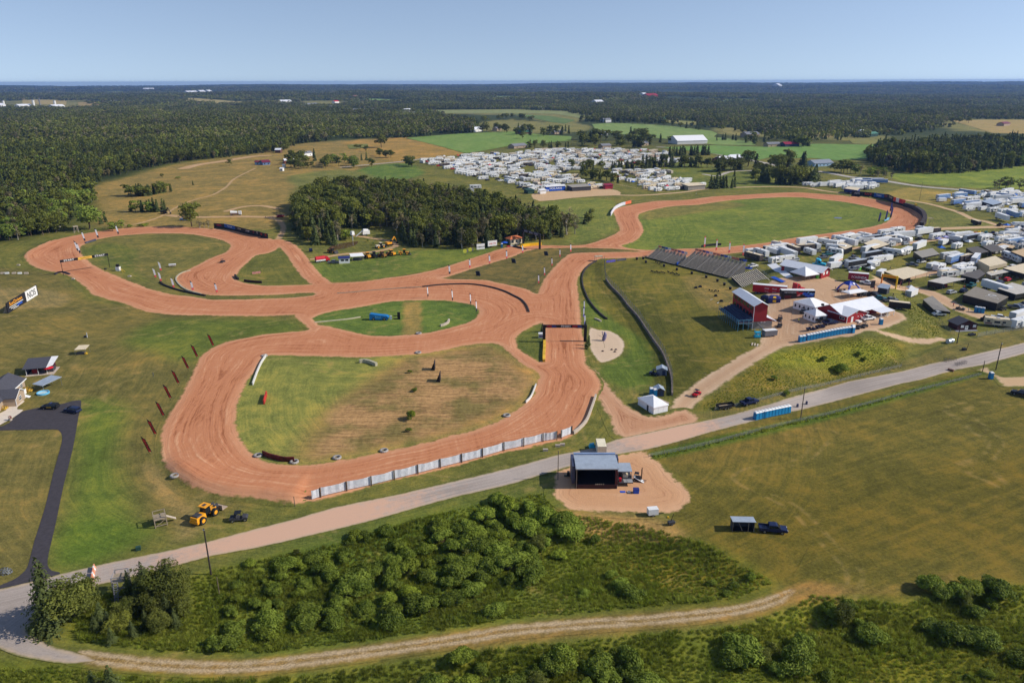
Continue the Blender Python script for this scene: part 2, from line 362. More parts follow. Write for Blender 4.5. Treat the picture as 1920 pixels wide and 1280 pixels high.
def mat_dirt(name,base,pale,dark,streak=1.0,soft=1.3,ruts=0.0,spill=0.0):
 t=NT(name,0.95,0.1)
 e=t.math('SUBTRACT',t.attr('edge').outputs['Fac'],spill)
 p=t.pos()
 sx=t.n('SeparateXYZ');t.l(p,sx.inputs[0])
 n1=t.noise(p,0.05,4,0.6);n2=t.noise(p,0.6,4,0.65);n3=t.noise(p,3.0,2)
 warp=t.math('ADD',e,t.math('MULTIPLY',n1,2.5))
 st=t.noise(t.combine(t.math('MULTIPLY',warp,1.1),t.math('MULTIPLY',sx.outputs[0],0.03),t.math('MULTIPLY',sx.outputs[1],0.03)),1.0,5,0.7)
 # lines of wheels that cut across the lane
 an=t.noise(t.vscale(p,(0.02,0.02,0)),1.0,1)
 st2=t.noise(t.combine(t.math('ADD',t.math('MULTIPLY',sx.outputs[0],0.75),t.math('MULTIPLY',an,12.0)),t.math('MULTIPLY',sx.outputs[1],0.05)),1.0,5,0.72)
 f=t.math('ADD',t.math('MULTIPLY',st,1.35*streak),t.math('MULTIPLY',st2,0.6*streak))
 f=t.math('ADD',f,t.math('ADD',t.math('MULTIPLY',n2,0.3),t.math('MULTIPLY',n1,0.45)))
 mid=0.5*(1.95*streak+0.75)
 c=t.mix(t.ramp(f,mid-0.32,mid-0.03),dark+(1,),base+(1,))
 c=t.mix(t.ramp(f,mid+0.02,mid+0.36),c,pale+(1,))
 c=t.mix(t.ramp(t.math('ADD',e,t.math('MULTIPLY',n2,3.0)),1.2,5.0,0.55,0.0),c,pale+(1,))
 if ruts:
  a=t.math('ABSOLUTE',t.math('SUBTRACT',e,ruts))
  k=t.ramp(t.math('ADD',a,t.math('MULTIPLY',t.math('SUBTRACT',n2,0.5),1.3)),0.35,1.0,1.0,0.0)
  gr,_,_=grass_nodes(t)
  c=t.mix(t.math('MULTIPLY',k,0.8),t.mix(0.45,gr,base+(1,)),pale+(1,))
  c=t.gain(c,t.ramp(n3,0.25,0.75,0.7,1.25))
 gr,_,_=grass_nodes(t)
 ed=t.math('SUBTRACT',e,t.math('MULTIPLY',t.math('ADD',t.math('MULTIPLY',n2,1.4),t.math('MULTIPLY',n1,0.6)),soft))
 if spill:ed=t.math('SUBTRACT',e,t.math('MULTIPLY',t.math('SUBTRACT',t.math('ADD',t.math('MULTIPLY',n2,0.55),t.math('MULTIPLY',t.noise(p,0.16,3,0.6),0.6)),0.55),spill*2.6))
 ed=t.math('SUBTRACT',ed,t.math('MULTIPLY',t.attr('fade').outputs['Fac'],4.0))
 c=t.mix(t.ramp(ed,-0.5*soft,0.35*soft,0.0,1.0),gr,c)
 t.bump(t.math('ADD',t.math('MULTIPLY',st,0.8),t.math('MULTIPLY',n2,0.5)),0.45,0.35)
 return t.out(c)
def mat_road():
 t=NT('worn_asphalt',0.9,0.2)
 e=t.attr('edge').outputs['Fac']
 p=t.pos()
 n1=t.noise(p,0.04,4);n2=t.noise(p,0.5,5,0.7);n3=t.noise(p,5.0,2)
 sx=t.n('SeparateXYZ');t.l(p,sx.inputs[0])
 st=t.noise(t.combine(t.math('MULTIPLY',e,1.6),t.math('MULTIPLY',sx.outputs[0],0.02)),1.0,4,0.65)
 c=t.mix(t.ramp(t.math('ADD',st,n1),0.75,1.3),lin(150,139,130)+(1,),lin(181,168,158)+(1,))
 c=t.gain(c,t.ramp(n3,0.2,0.8,0.9,1.1))
 pink=t.attr('pink').outputs['Fac']
 dust=t.ramp(t.math('ADD',pink,t.math('MULTIPLY',t.math('SUBTRACT',n2,0.5),0.9)),0.25,0.75)
 c=t.mix(dust,c,lin(205,166,140)+(1,))
 shoulder=t.ramp(t.math('ADD',e,t.math('MULTIPLY',n2,1.5)),0.9,2.0,0.75,0.0)
 c=t.mix(shoulder,c,lin(190,168,140)+(1,))
 gr,_,_=grass_nodes(t)
 c=t.mix(t.ramp(t.math('SUBTRACT',e,t.math('MULTIPLY',n2,1.0)),-0.6,0.05),gr,c)
 return t.out(c)
def mat_simple(name,c,rough=0.6,var=0.12,scale=0.8,metal=0.0,spec=0.35,streak=False,obj=True):
 t=NT(name,rough,spec)
 t.b.inputs['Metallic'].default_value=metal
 p=t.pos(obj=obj)
 n=t.noise(t.vscale(p,(1,1,0.15))if streak else p,scale,4,0.6)
 col=t.gain(t.mix(0.0,c+(1,),c+(1,)),t.ramp(n,0.25,0.75,1-var,1+var))
 return t.out(col)
MATS={}
def M(name,c=None,rough=0.6,var=0.10,**kw):
 """named material, c as an sRGB triple"""
 if name not in MATS:
  MATS[name]=mat_simple(name,lin(*c),rough,var,**kw)
 return MATS[name]
def mat_leaf(name,a,b,yellow=0.0,scale=0.35,trans=0.25):
 """foliage: each tree and each clump its own green"""
 t=NT(name,0.75,0.15)
 p=t.pos()
 oi=t.n('ObjectInfo')
 n=t.noise(p,scale,3,0.6);n2=t.noise(p,2.2,2)
 c=t.mix(t.ramp(n,0.3,0.7),a+(1,),b+(1,))
 r=oi.outputs['Random']
 c=t.mix(t.math('MULTIPLY',t.ramp(r,0.55,1.0),yellow),c,(b[0]*1.22,b[1]*1.14,b[2]*0.75,1))
 stand=t.noise(p,0.006,3,0.6)
 c=t.mix(t.math('MULTIPLY',t.ramp(stand,0.45,0.7),0.4),c,(b[0]*1.05,b[1]*1.05,b[2]*0.9,1))
 c=t.gain(c,t.ramp(stand,0.3,0.6,0.72,1.18))
 c=t.gain(c,t.math('MULTIPLY',t.ramp(n2,0.2,0.8,0.75,1.25),t.math('MULTIPLY_ADD',t.math('FRACT',t.math('MULTIPLY',r,7.31)),0.55,0.72)))
 t.val(c,t.b.inputs['Base Color'])
 tr=t.n('BsdfTranslucent');t.l(c,tr.inputs[0])
 mx=t.n('MixShader');mx.inputs[0].default_value=trans
 t.l(t.b.outputs[0],mx.inputs[1]);t.l(tr.outputs[0],mx.inputs[2])
 t.l(mx.outputs[0],t.n('OutputMaterial').inputs[0])
 old=[x for x in t.t.nodes if x.type=='OUTPUT_MATERIAL']
 t.t.nodes.remove(old[0])
 return t.m
 # ------------ turf tint: colour that belongs to the plants on the ground
TINT=[]
def tint(rgb,pts,feather=6.0,amt=1.0,smooth=2):
 P=gpoly(pts)
 TINT.append((np.array(lin(*rgb)),smooth_closed(P,smooth)if smooth else P,feather,amt))
 # far to near
tint((44,56,28),[(-400,205),(640,204),(880,214),(885,248),(880,250),(640,262),(560,270),(480,286),(440,290),(330,305),(240,330),(168,352),(160,380),(130,420),(60,445),(-60,460),(-500,460)],30)
for q in([(785,206),(960,205),(1062,208),(1112,218),(1090,226),(1060,234),(1000,224),(960,215),(800,214)],[(0,186),(126,187),(190,191),(193,203),(0,203)],[(480,188),(640,189),(680,195),(640,199),(480,199)],[(640,203),(760,206),(785,214),(660,212)],[(1500,258),(1560,246),(1660,255),(1640,262),(1540,262)],[(1340,240),(1420,246),(1440,256),(1350,252)],[(1780,224),(2100,222),(2100,250),(1800,246)],[(880,232),(960,224),(1000,228),(1085,232),(1110,240),(1060,250),(900,246)]):tint((118,118,68),q,14,0.9)
tint((127,112,62),[(170,352),(250,330),(340,306),(480,288),(560,270),(640,264),(760,259),(870,288),(800,300),(700,315),(640,330),(560,345),(540,380),(540,410),(500,430),(300,428),(180,425),(190,400),(180,380)],10)
tint((86,108,48),[(690,312),(760,306),(800,318),(770,335),(700,335),(660,328)],8)
tint((104,108,56),[(540,330),(640,318),(700,330),(690,345),(600,340),(560,350)],10)
tint((142,118,62),[(640,268),(700,262),(760,259),(868,287),(830,296),(740,302),(690,288)],5)
tint((98,100,48),[(780,298),(900,288),(1000,276),(1180,276),(1330,300),(1350,350),(1120,362),(990,368),(870,352),(790,318)],10)
tint((94,104,46),[(1240,300),(1330,310),(1450,330),(1500,345),(1400,355),(1330,352),(1250,325)],10)
tint((108,124,50),[(1675,326),(1800,322),(1880,312),(2100,300),(2100,362),(1900,356),(1790,350),(1690,340)],6)
tint((134,122,62),[(1640,372),(1700,352),(1800,362),(1790,378),(1740,380),(1690,376)],6)
tint((103,112,52),[(990,385),(1080,372),(1150,376),(1148,400),(1158,425),(1120,448),(1060,455),(1075,430),(1040,405)],6)
tint((100,106,52),[(1650,385),(1800,400),(1860,425),(1760,426),(1735,425),(1738,402),(1700,382)],5)
tint((98,112,48),ISL_R,2)
tint((120,108,60),[(1206,385),(1300,383),(1360,378),(1400,385),(1330,396),(1215,412),(1202,405)],6,0.6)
tint((102,100,52),ISL_B,2)
tint((88,98,44),[(150,470),(200,455),(260,470),(250,500),(280,530),(230,515),(180,490)],6,0.8)
tint((96,90,50),ISL_W,2)
tint((86,106,46),ISL_C,2)
tint((134,116,66),[(757,566),(790,566),(790,625),(755,630)],1.2,0.85,0)
tint((118,122,60),ISL_D,2)
tint((146,118,70),[(665,735),(760,672),(800,666),(905,646),(1000,690),(1010,706),(985,755),(930,790),(880,808),(760,836),(640,856),(560,860),(600,790)],14)
tint((108,108,58),[(600,830),(625,765),(700,742),(730,760),(715,810),(670,845)],9,0.8)
tint((88,96,44),ISL_E,2)
tint((82,96,40),[(765,668),(785,668),(784,840),(757,845)],1.5,0.55,0)
tint((92,106,46),[(575,492),(640,482),(750,470),(850,468),(930,465),(905,478),(830,500),(740,518),(650,526),(605,524)],3)
tint((96,98,46),[(440,520),(460,494),(510,478),(545,500),(590,530),(460,531)],4)
tint((104,98,52),[(-200,520),(60,505),(130,530),(160,560),(245,573),(560,592),(590,622),(480,632),(400,655),(345,730),(305,830),(320,900),(480,945),(350,985),(200,1040),(100,1070),(-200,1110)],6)
tint((86,104,40),[(300,600),(440,598),(560,600),(560,622),(440,638),(360,680),(290,660),(230,640)],12,0.75)
tint((88,108,40),[(155,750),(240,765),(215,850),(250,950),(230,1030),(110,1068),(120,960),(140,850)],10,0.8)
tint((84,106,36),[(98,1062),(130,975),(300,985),(250,1025)],6,0.7)
tint((112,104,56),[(-200,810),(95,812),(100,830),(60,1000),(40,1060),(-200,1100)],6,0.6)
tint((150,128,84),[(270,870),(300,880),(330,930),(380,990),(330,1015),(335,970),(290,920)],5,0.55)
tint((150,132,90),[(-60,548),(60,540),(130,555),(110,575),(20,580),(-60,585)],6,0.4)
tint((98,96,40),[(1100,490),(1215,486),(1330,515),(1400,560),(1395,620),(1440,660),(1270,745),(1240,720),(1190,700),(1180,640),(1100,610),(1090,560),(1088,520)],4)
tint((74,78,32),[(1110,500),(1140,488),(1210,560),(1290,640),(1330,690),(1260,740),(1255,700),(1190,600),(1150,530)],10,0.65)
tint((88,106,42),[(1090,570),(1110,560),(1150,600),(1215,640),(1230,700),(1200,730),(1150,720),(1120,690),(1175,665),(1165,630),(1105,610)],4,0.9)
tint((138,118,72),[(1280,520),(1345,520),(1400,545),(1390,580),(1330,580)],8,0.5)
tint((104,100,42),[(1300,770),(1345,735),(1420,680),(1500,652),(1605,634),(1690,640),(1700,670),(1600,702),(1440,742),(1330,765)],3)
tint((114,120,38),[(1440,660),(1560,645),(1650,645),(1680,665),(1600,690),(1520,690),(1450,690)],8,0.8)
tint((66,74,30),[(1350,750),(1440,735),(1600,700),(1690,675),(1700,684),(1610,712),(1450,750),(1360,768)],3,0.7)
tint((104,98,54),[(1290,780),(1440,745),(1600,705),(1700,676),(1800,640),(1930,612),(1930,640),(1860,655),(1780,675),(1600,712),(1440,756),(1330,785)],2,0.8)
tint((104,104,48),[(1690,545),(1760,600),(1760,640),(1700,640),(1700,590)],6)
tint((98,92,40),[(1205,846),(1285,826),(1340,811),(1440,784),(1615,741),(1726,714),(1830,692),(1870,722),(1990,735),(2400,760),(2400,1200),(1990,1110),(1800,1092),(1700,1130),(1530,1110),(1440,1085),(1330,1020),(1250,980),(1290,940),(1285,910),(1240,870)],3)
tint((88,82,30),[(1330,960),(1500,900),(1750,860),(2100,850),(2100,1080),(1800,1060),(1560,1090),(1420,1060)],30,0.8)
tint((118,100,48),[(1260,830),(1440,790),(1560,800),(1420,850),(1280,870)],20,0.5)
tint((74,96,30),[(1215,850),(1330,820),(1560,770),(1720,725),(1840,695),(1842,703),(1720,738),(1560,785),(1340,838),(1222,862)],2,0.9)
tint((98,106,38),[(160,1120),(330,1085),(480,1048),(620,1020),(760,976),(900,945),(1020,925),(1040,950),(1100,985),(1200,985),(1330,1020),(1450,1090),(1380,1128),(1200,1142),(960,1167),(640,1212),(480,1228),(300,1225),(120,1200)],4)
tint((74,98,36),[(560,1010),(900,935),(1000,940),(960,1040),(960,1150),(700,1200),(480,1210),(480,1120)],25,0.7)
tint((98,92,30),[(1130,1010),(1330,1030),(1440,1090),(1350,1125),(1150,1120)],15,0.7)
tint((164,132,80),[(1040,960),(1080,962),(1200,968),(1260,985),(1280,1010),(1180,1008),(1080,1000)],5,0.9)
tint((96,104,36),[(-100,1250),(160,1245),(360,1262),(480,1270),(700,1245),(960,1212),(1200,1187),(1400,1166),(1530,1112),(1700,1132),(1800,1092),(1990,1110),(2300,1200),(2300,1500),(-300,1500)],4)
tint((120,116,34),[(1640,1150),(1700,1140),(1930,1200),(1930,1320),(1600,1320),(1560,1200)],18,0.75)
tint((136,108,62),[(150,1222),(300,1234),(480,1236),(640,1216),(960,1170),(1200,1150),(1400,1132),(1480,1100),(1530,1090),(1600,1112),(1480,1135),(1400,1160),(1200,1182),(960,1205),(640,1245),(480,1266),(300,1262),(170,1250)],2,0.7)
tint((132,110,58),[(1540,1092),(1640,1102),(1720,1092),(1780,1078),(1790,1086),(1720,1104),(1640,1114),(1550,1104)],2,0.6)
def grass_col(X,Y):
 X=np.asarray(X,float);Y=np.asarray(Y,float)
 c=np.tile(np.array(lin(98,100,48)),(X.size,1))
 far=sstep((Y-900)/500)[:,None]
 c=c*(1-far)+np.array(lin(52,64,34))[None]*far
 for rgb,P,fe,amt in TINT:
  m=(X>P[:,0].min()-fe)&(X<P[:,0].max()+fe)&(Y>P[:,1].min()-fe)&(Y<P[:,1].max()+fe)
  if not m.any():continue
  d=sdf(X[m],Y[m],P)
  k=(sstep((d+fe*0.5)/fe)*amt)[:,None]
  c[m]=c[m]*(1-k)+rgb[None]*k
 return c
RD=U([480,1440],[1010,770])
rdir=(RD[1]-RD[0])/np.linalg.norm(RD[1]-RD[0])
def mow_coord(X,Y,st):
 """metres across the mowing lines: along the track's edge near it, along the road elsewhere"""
 across=-X*rdir[1]+Y*rdir[0]
 big=((X-40)>(Y-100)*0.62)&(Y<260)&(X>15)
 return np.where(big|(st<-70),across*0.8,st)
 # ------------ object helpers
def put(name,me,parent=None,mats=(),**props):
 o=bpy.data.objects.new(name,me);COL.objects.link(o)
 for m in mats:me.materials.append(m)
 if parent is not None:o.parent=parent
 for k,v in props.items():o[k]=v
 return o
def set_attr(me,name,data,kind='FLOAT'):
 if kind=='FLOAT':
  a=me.attributes.new(name,'FLOAT','POINT');a.data.foreach_set('value',np.ascontiguousarray(data,np.float32))
 else:
  a=me.attributes.new(name,'FLOAT_COLOR','POINT')
  d=np.ones((len(data),4),np.float32);d[:,:3]=data
  a.data.foreach_set('color',d.ravel())
def mesh_np(name,V,faces):
 """faces: (N,k) array or list of index lists"""
 me=bpy.data.meshes.new(name)
 if isinstance(faces,np.ndarray):
  n,k=faces.shape
  me.vertices.add(len(V));me.vertices.foreach_set('co',np.ascontiguousarray(V,np.float32).ravel())
  me.loops.add(n*k);me.loops.foreach_set('vertex_index',np.ascontiguousarray(faces,np.int32).ravel())
  me.polygons.add(n);me.polygons.foreach_set('loop_start',np.arange(0,n*k,k,dtype=np.int32))
  me.update(calc_edges=True)
 else:
  me.from_pydata([tuple(v)for v in V],[],faces)
 return me
def shade_smooth(me):
 me.polygons.foreach_set('use_smooth',np.ones(len(me.polygons),bool))
def zone(name,f,res,off,mat,extra=None):
 """a sheet of ground where f > 0, draped on the terrain"""
 x0,x1,y0,y1=f.box
 xs=np.arange(x0,x1+res,res);ys=np.arange(y0,y1+res,res)
 XX,YY=np.meshgrid(xs,ys);s=f(XX.ravel(),YY.ravel()).reshape(XX.shape)
 ny,nx=s.shape
 V=[];key={};faces=[]
 pos=s>0
 a=pos[:-1,:-1].astype(int)+pos[:-1,1:]+pos[1:,1:]+pos[1:,:-1]
 def gv(i,j):
  k=(i,j)
  if k not in key:key[k]=len(V);V.append((xs[j],ys[i],s[i,j]))
  return key[k]
 def ev(i,j,i2,j2):
  k=(min((i,j),(i2,j2)),max((i,j),(i2,j2)))
  if k not in key:
   t=s[i,j]/(s[i,j]-s[i2,j2]);t=min(max(t,0.02),0.98)
   key[k]=len(V);V.append((xs[j]+(xs[j2]-xs[j])*t,ys[i]+(ys[i2]-ys[i])*t,0.0))
  return key[k]
 for i,j in zip(*np.nonzero(a)):
  cs=[(i,j),(i,j+1),(i+1,j+1),(i+1,j)]
  if a[i,j]==4:faces.append([gv(*c)for c in cs]);continue
  out=[]
  for k in range(4):
   p,q=cs[k],cs[(k+1)%4]
   if pos[p]:out.append(gv(*p))
   if pos[p]!=pos[q]:out.append(ev(*p,*q))
  if len(out)>=3:faces.append(out)
 V=np.array(V)
 me=mesh_np(name,np.stack([V[:,0],V[:,1],H(V[:,0],V[:,1])+(off if off!=0.2 else 0.04+0.16*np.clip((V[:,2]-0.4)/3.0,0,1))],1),faces)
 shade_smooth(me)
 set_attr(me,'edge',V[:,2])
 set_attr(me,'tint',grass_col(V[:,0],V[:,1]),'C')
 set_attr(me,'mow',mow_coord(V[:,0],V[:,1],f_trk(V[:,0],V[:,1])if name!='race_track' else-V[:,2]))
 if extra:
  for k,fn in extra.items():set_attr(me,k,fn(V[:,0],V[:,1]))
 return put(name,me,None,[mat],kind='structure')
 # ------------ the ground
def axis(lo,hi,fine,far,grow):
 a=list(np.arange(lo,hi,fine))
 st=fine;x=a[-1]
 while x<far:
  st*=grow;x+=st;a.append(x)
 return a
pos_x=axis(0,450,1.5,14500,1.09)
neg_x=axis(0,320,1.5,14500,1.09)
gx=np.array(sorted(set([-v for v in neg_x if v>0]+pos_x)))
gy=np.array([-6000,-3000,-1000,-300,-60,20,50]+axis(60,640,1.5,15800,1.045))
GX,GY=np.meshgrid(gx,gy)
gX,gY=GX.ravel(),GY.ravel()
MT=mat_grass()
nxg,nyg=len(gx),len(gy)
ii,jj=np.meshgrid(np.arange(nyg-1),np.arange(nxg-1),indexing='ij')
q=(ii*nxg+jj).ravel()
gm=mesh_np('ground',np.stack([gX,gY,H(gX,gY)],1),np.stack([q,q+1,q+nxg+1,q+nxg],1))
shade_smooth(gm)
set_attr(gm,'tint',grass_col(gX,gY),'C')
st_=np.full(gX.shape,-200.0)
mm=(gX>-330)&(gX<470)&(gY>60)&(gY<660)
st_[mm]=f_trk(gX[mm],gY[mm])
set_attr(gm,'mow',mow_coord(gX,gY,st_))
put('ground',gm,None,[MT],kind='structure')
D_track=mat_dirt('track_clay',lin(191,128,91),lin(213,161,123),lin(154,95,63),1.0,1.2,0.0,1.5)
D_yard=mat_dirt('yard_gravel',lin(190,155,122),lin(212,184,152),lin(164,124,94),0.8,1.6,0.0,1.8)
D_lane=mat_dirt('sandy_lane',lin(196,164,126),lin(216,190,154),lin(168,132,98),0.6,1.6)
D_sand=mat_dirt('sand',lin(188,152,112),lin(214,186,148),lin(158,122,86),0.5,2.0)
D_pad=mat_dirt('fill_sand',lin(200,153,114),lin(218,176,138),lin(172,124,90),0.6,1.3,0.0,2.2)
D_farm=mat_dirt('farm_track_gravel',lin(150,124,84),lin(186,164,132),lin(130,102,70),0.4,1.2,ruts=1.25)
D_circ=mat_dirt('pale_gravel',lin(205,180,152),lin(222,200,174),lin(180,152,124),0.3,1.0)
JX,JY=U([1240],[805])[0]
PX,PY=U([560],[985])[0]
def pinkness(X,Y):
 a=np.exp(-((X-JX)**2+(Y-JY)**2)/300.0)*0.75
 b=np.exp(-((X-PX)**2+(Y-PY)**2)/900.0)*0.75
 return a+b+0.12
def grow(f,d):
 g=lambda X,Y:f(X,Y)+d
 g.box=(f.box[0]-d,f.box[1]+d,f.box[2]-d,f.box[3]+d)
 return g
zone('race_track',grow(f_trk,1.5),1.0,0.2,D_track)
zone('dirt_apron',grow(f_apron,2.2),0.8,0.06,mat_dirt('apron_clay',lin(188,140,106),lin(212,172,138),lin(150,100,72),1.0,1.6,0.0,2.2))
zone('gravel_yard',grow(f_yard,1.8),1.2,0.05,D_yard)
zone('service_lane',f_lane,1.5,0.045,D_lane)
zone('sandy_path',f_sand,1.2,0.055,D_sand)
zone('public_road',f_road,0.8,0.09,mat_road(),{'pink':pinkness})
t=NT('fresh_asphalt',0.85,0.3)
t.out(t.gain(t.mix(0.0,lin(64,60,64)+(1,),(0,0,0,1)),t.ramp(t.noise(t.pos(),0.9,5,0.7),0.25,0.75,0.8,1.25)))
zone('driveway',f_drive,0.6,0.06,t.m)
zone('concrete_path',f_walk,0.6,0.11,M('path_concrete',(214,200,182),0.9,obj=False))
FE=G([1530],[1050])[0]
zone('farm_path',f_farm,0.5,0.06,D_farm,{'fade':lambda X,Y:np.clip(1.0-np.hypot(X-FE[0],Y-FE[1])/16.0,0,1)})
zone('gravel_drive',f_gdrive,0.8,0.075,D_lane)
zone('sand_pad',grow(f_pad,2.2),0.8,0.075,D_pad)
zone('gravel_bed',f_circle,0.6,0.06,D_circ)
zone('country_road',f_hwy,2.0,0.12,M('road_grey',(176,168,156),0.9,obj=False))
t=NT('pond_water',0.08,0.5);t.out(lin(92,70,50))
zone('pond',f_pond,0.8,0.1,t.m)
def mat_stubble():
 t=NT('stubble',0.95,0.1)
 e=t.attr('edge').outputs['Fac'];p=t.pos()
 sx=t.n('SeparateXYZ');t.l(p,sx.inputs[0])
 n1=t.noise(p,0.06,4,0.6);n2=t.noise(p,0.7,4,0.7)
 rows=t.noise(t.combine(t.math('MULTIPLY',sx.outputs[0],0.06),t.math('ADD',t.math('MULTIPLY',sx.outputs[1],0.95),t.math('MULTIPLY',n1,5.0))),1.0,3,0.7)
 cols=t.noise(t.combine(t.math('ADD',t.math('MULTIPLY',sx.outputs[0],0.9),t.math('MULTIPLY',n1,3.0)),t.math('MULTIPLY',sx.outputs[1],0.05)),1.0,3,0.7)
 f=t.math('ADD',t.math('ADD',t.math('MULTIPLY',rows,1.0),t.math('MULTIPLY',cols,0.22)),t.math('MULTIPLY',n2,0.8))
 c=t.mix(t.ramp(n1,0.38,0.6),lin(120,106,62)+(1,),lin(166,130,86)+(1,))
 c=t.gain(c,t.ramp(f,0.74,1.24,0.6,1.38))
 gr,_,_=grass_nodes(t)
 c=t.mix(t.ramp(t.math('ADD',e,t.math('MULTIPLY',t.math('SUBTRACT',n1,0.5),9.0)),0.0,7.0),gr,c)
 t.bump(f,0.5,0.4)
 return t.out(c)
zone('stubble',f_poly([(560,862),(585,800),(640,735),(720,690),(760,668),(805,664),(900,647),(940,652),(985,688),(1008,706),(1000,738),(975,764),(930,790),(880,808),(780,833),(680,853),(600,868)],2),1.0,0.05,mat_stubble())
zone('small_pond',f_pond2,1.0,0.1,t.m)
def field(pts,rgb,off=0.3,res=6.0,var=0.16):
 t=NT('crop',0.95,0.1)
 p=t.pos()
 n=t.noise(t.vscale(p,(0.05,0.012,0)),1.0,4);n2=t.noise(p,0.12,3)
 c=lin(*rgb)
 c=t.mix(t.ramp(n,0.35,0.7),c+(1,),(c[0]*1.25,c[1]*1.12,c[2]*1.2,1))
 t.out(t.gain(c,t.ramp(n2,0.25,0.75,1-var,1+var)))
 zone('crop_field',f_poly(pts,1),res,off,t.m)
field([(762,259),(860,251),(960,247),(1030,254),(1072,256),(1070,264),(1000,270),(960,273),(900,284),(872,288),(830,276)],(112,138,68))
field([(1110,233),(1150,231),(1210,233),(1260,237),(1335,246),(1345,251),(1338,257),(1385,263),(1420,267),(1415,273),(1340,272),(1270,263),(1200,256),(1140,249),(1115,241)],(120,142,78))
field([(1240,277),(1335,273),(1440,276),(1500,272),(1532,270),(1650,272),(1647,284),(1620,299),(1565,301),(1525,297),(1440,296),(1420,301),(1335,288)],(106,138,68))
field([(1782,226),(1850,225),(1990,226),(1990,250),(1900,251),(1860,250),(1830,240)],(158,140,84))
field([(1350,240),(1412,240),(1412,251),(1380,254),(1352,247)],(138,132,76))
field([(1535,248),(1562,249),(1562,258),(1536,258)],(150,136,80),res=4)
field([(1592,263),(1650,262),(1666,259),(1652,272),(1600,270)],(122,124,66),res=4)
field([(690,185),(805,190),(806,193),(690,188)],(124,152,84),0.5,14)
field([(42,187),(125,188),(124,197),(42,195)],(160,146,92),0.5,12)
field([(146,192),(190,192),(192,202),(148,201)],(150,134,84),0.5,12)
field([(336,185),(360,184),(474,193),(474,196),(336,192)],(156,146,92),0.5,12)
field([(785,207),(960,206),(1060,209),(1110,218),(1090,222),(1040,214),(960,213),(800,213)],(128,136,84),0.5,12)
field([(960,214),(1030,218),(1080,226),(1060,232),(1035,230),(1000,222)],(96,118,66),0.5,10)
field([(1240,225),(1300,228),(1320,232),(1310,236),(1255,231)],(132,132,76),0.5,10)
field([(175,172),(232,171),(232,174),(180,175)],(130,146,90),0.5,30)
field([(1022,171),(1075,171),(1075,174),(1022,174)],(150,152,100),0.5,30)
field([(1795,203),(1850,203),(1850,206),(1796,206)],(120,136,88),0.5,20)
field([(650,272),(690,270),(690,278),(655,280)],(112,116,60),0.25,5)
# ------------ the air
def haze_box(density,colour):
 V=[(x,y,z)for z in(-330,99)for x,y in((-17500,-7500),(17500,-7500),(17500,17200),(-17500,17200))]
 me=mesh_np('haze',np.array(V),[[0,3,2,1],[4,5,6,7],[0,1,5,4],[1,2,6,5],[2,3,7,6],[3,0,4,7]])
 m=bpy.data.materials.new('haze_air');m.use_nodes=True;t=m.node_tree
 for x in list(t.nodes):
  if x.type=='BSDF_PRINCIPLED':t.nodes.remove(x)
 v=t.nodes.new('ShaderNodeVolumePrincipled')
 v.inputs['Color'].default_value=colour+(1,);v.inputs['Density'].default_value=density;v.inputs['Anisotropy'].default_value=0.2
 t.links.new(v.outputs[0],t.nodes['Material Output'].inputs['Volume'])
 put('haze',me,None,[m],kind='stuff')
haze_box(5.5e-5,(0.25,0.46,0.95))
for pts,c in(([(560,176),(640,175.5),(650,177.5),(570,178)],(140,146,96)),([(80,168.5),(150,168),(150,169.6),(84,170)],(150,146,100)),([(905,181),(960,180.5),(985,183),(910,183.5)],(122,142,88)),([(1300,187),(1400,186),(1420,189),(1310,190)],(116,134,84)),([(1560,178),(1640,177.5),(1650,179.5),(1570,180)],(130,136,90)),([(1420,205),(1500,204),(1520,208),(1430,209)],(120,130,84)),([(1680,214),(1760,213),(1770,217),(1690,218)],(140,136,90)),([(690,172),(760,171.5),(765,173),(700,173.5)],(146,146,100))):field(pts,c,0.6,26)
# ------------ plants
def quads(C,N,S,asp=1.5,r=None):
 """a leaf-sized face at each centre C, facing N, of size S"""
 r=r or rng
 n=len(C)
 N=N/(np.linalg.norm(N,axis=1,keepdims=True)+1e-9)
 T=np.cross(N,r.normal(size=(n,3)));T/=np.linalg.norm(T,axis=1,keepdims=True)+1e-9
 B=np.cross(N,T)
 a=(S*0.5*asp)[:,None];b=(S*0.5)[:,None]
 V=np.stack([C-T*a,C-B*b+T*a*0.15,C+T*a,C+B*b+T*a*0.1],1).reshape(-1,3)
 return V,np.arange(4*n).reshape(-1,4)
def rand_dir(n,r=None):
 r=r or rng
 v=r.normal(size=(n,3));return v/np.linalg.norm(v,axis=1,keepdims=True)
def clump_leaves(centres,radii,per,leaf,r,up_bias=0.35,flat=0.85):
 C=[];N=[];S=[]
 for c,rad in zip(centres,radii):
  d=rand_dir(per,r);d[:,2]=np.abs(d[:,2])*(1+up_bias)-up_bias*0.9
  d/=np.linalg.norm(d,axis=1,keepdims=True)
  rr=rad*r.uniform(0.72,1.08,(per,1))
  p=c+d*rr*np.array([1,1,flat])
  C.append(p);N.append(d+rand_dir(per,r)*0.75);S.append(leaf*r.uniform(0.6,1.35,per))
 return np.vstack(C),np.vstack(N),np.concatenate(S)
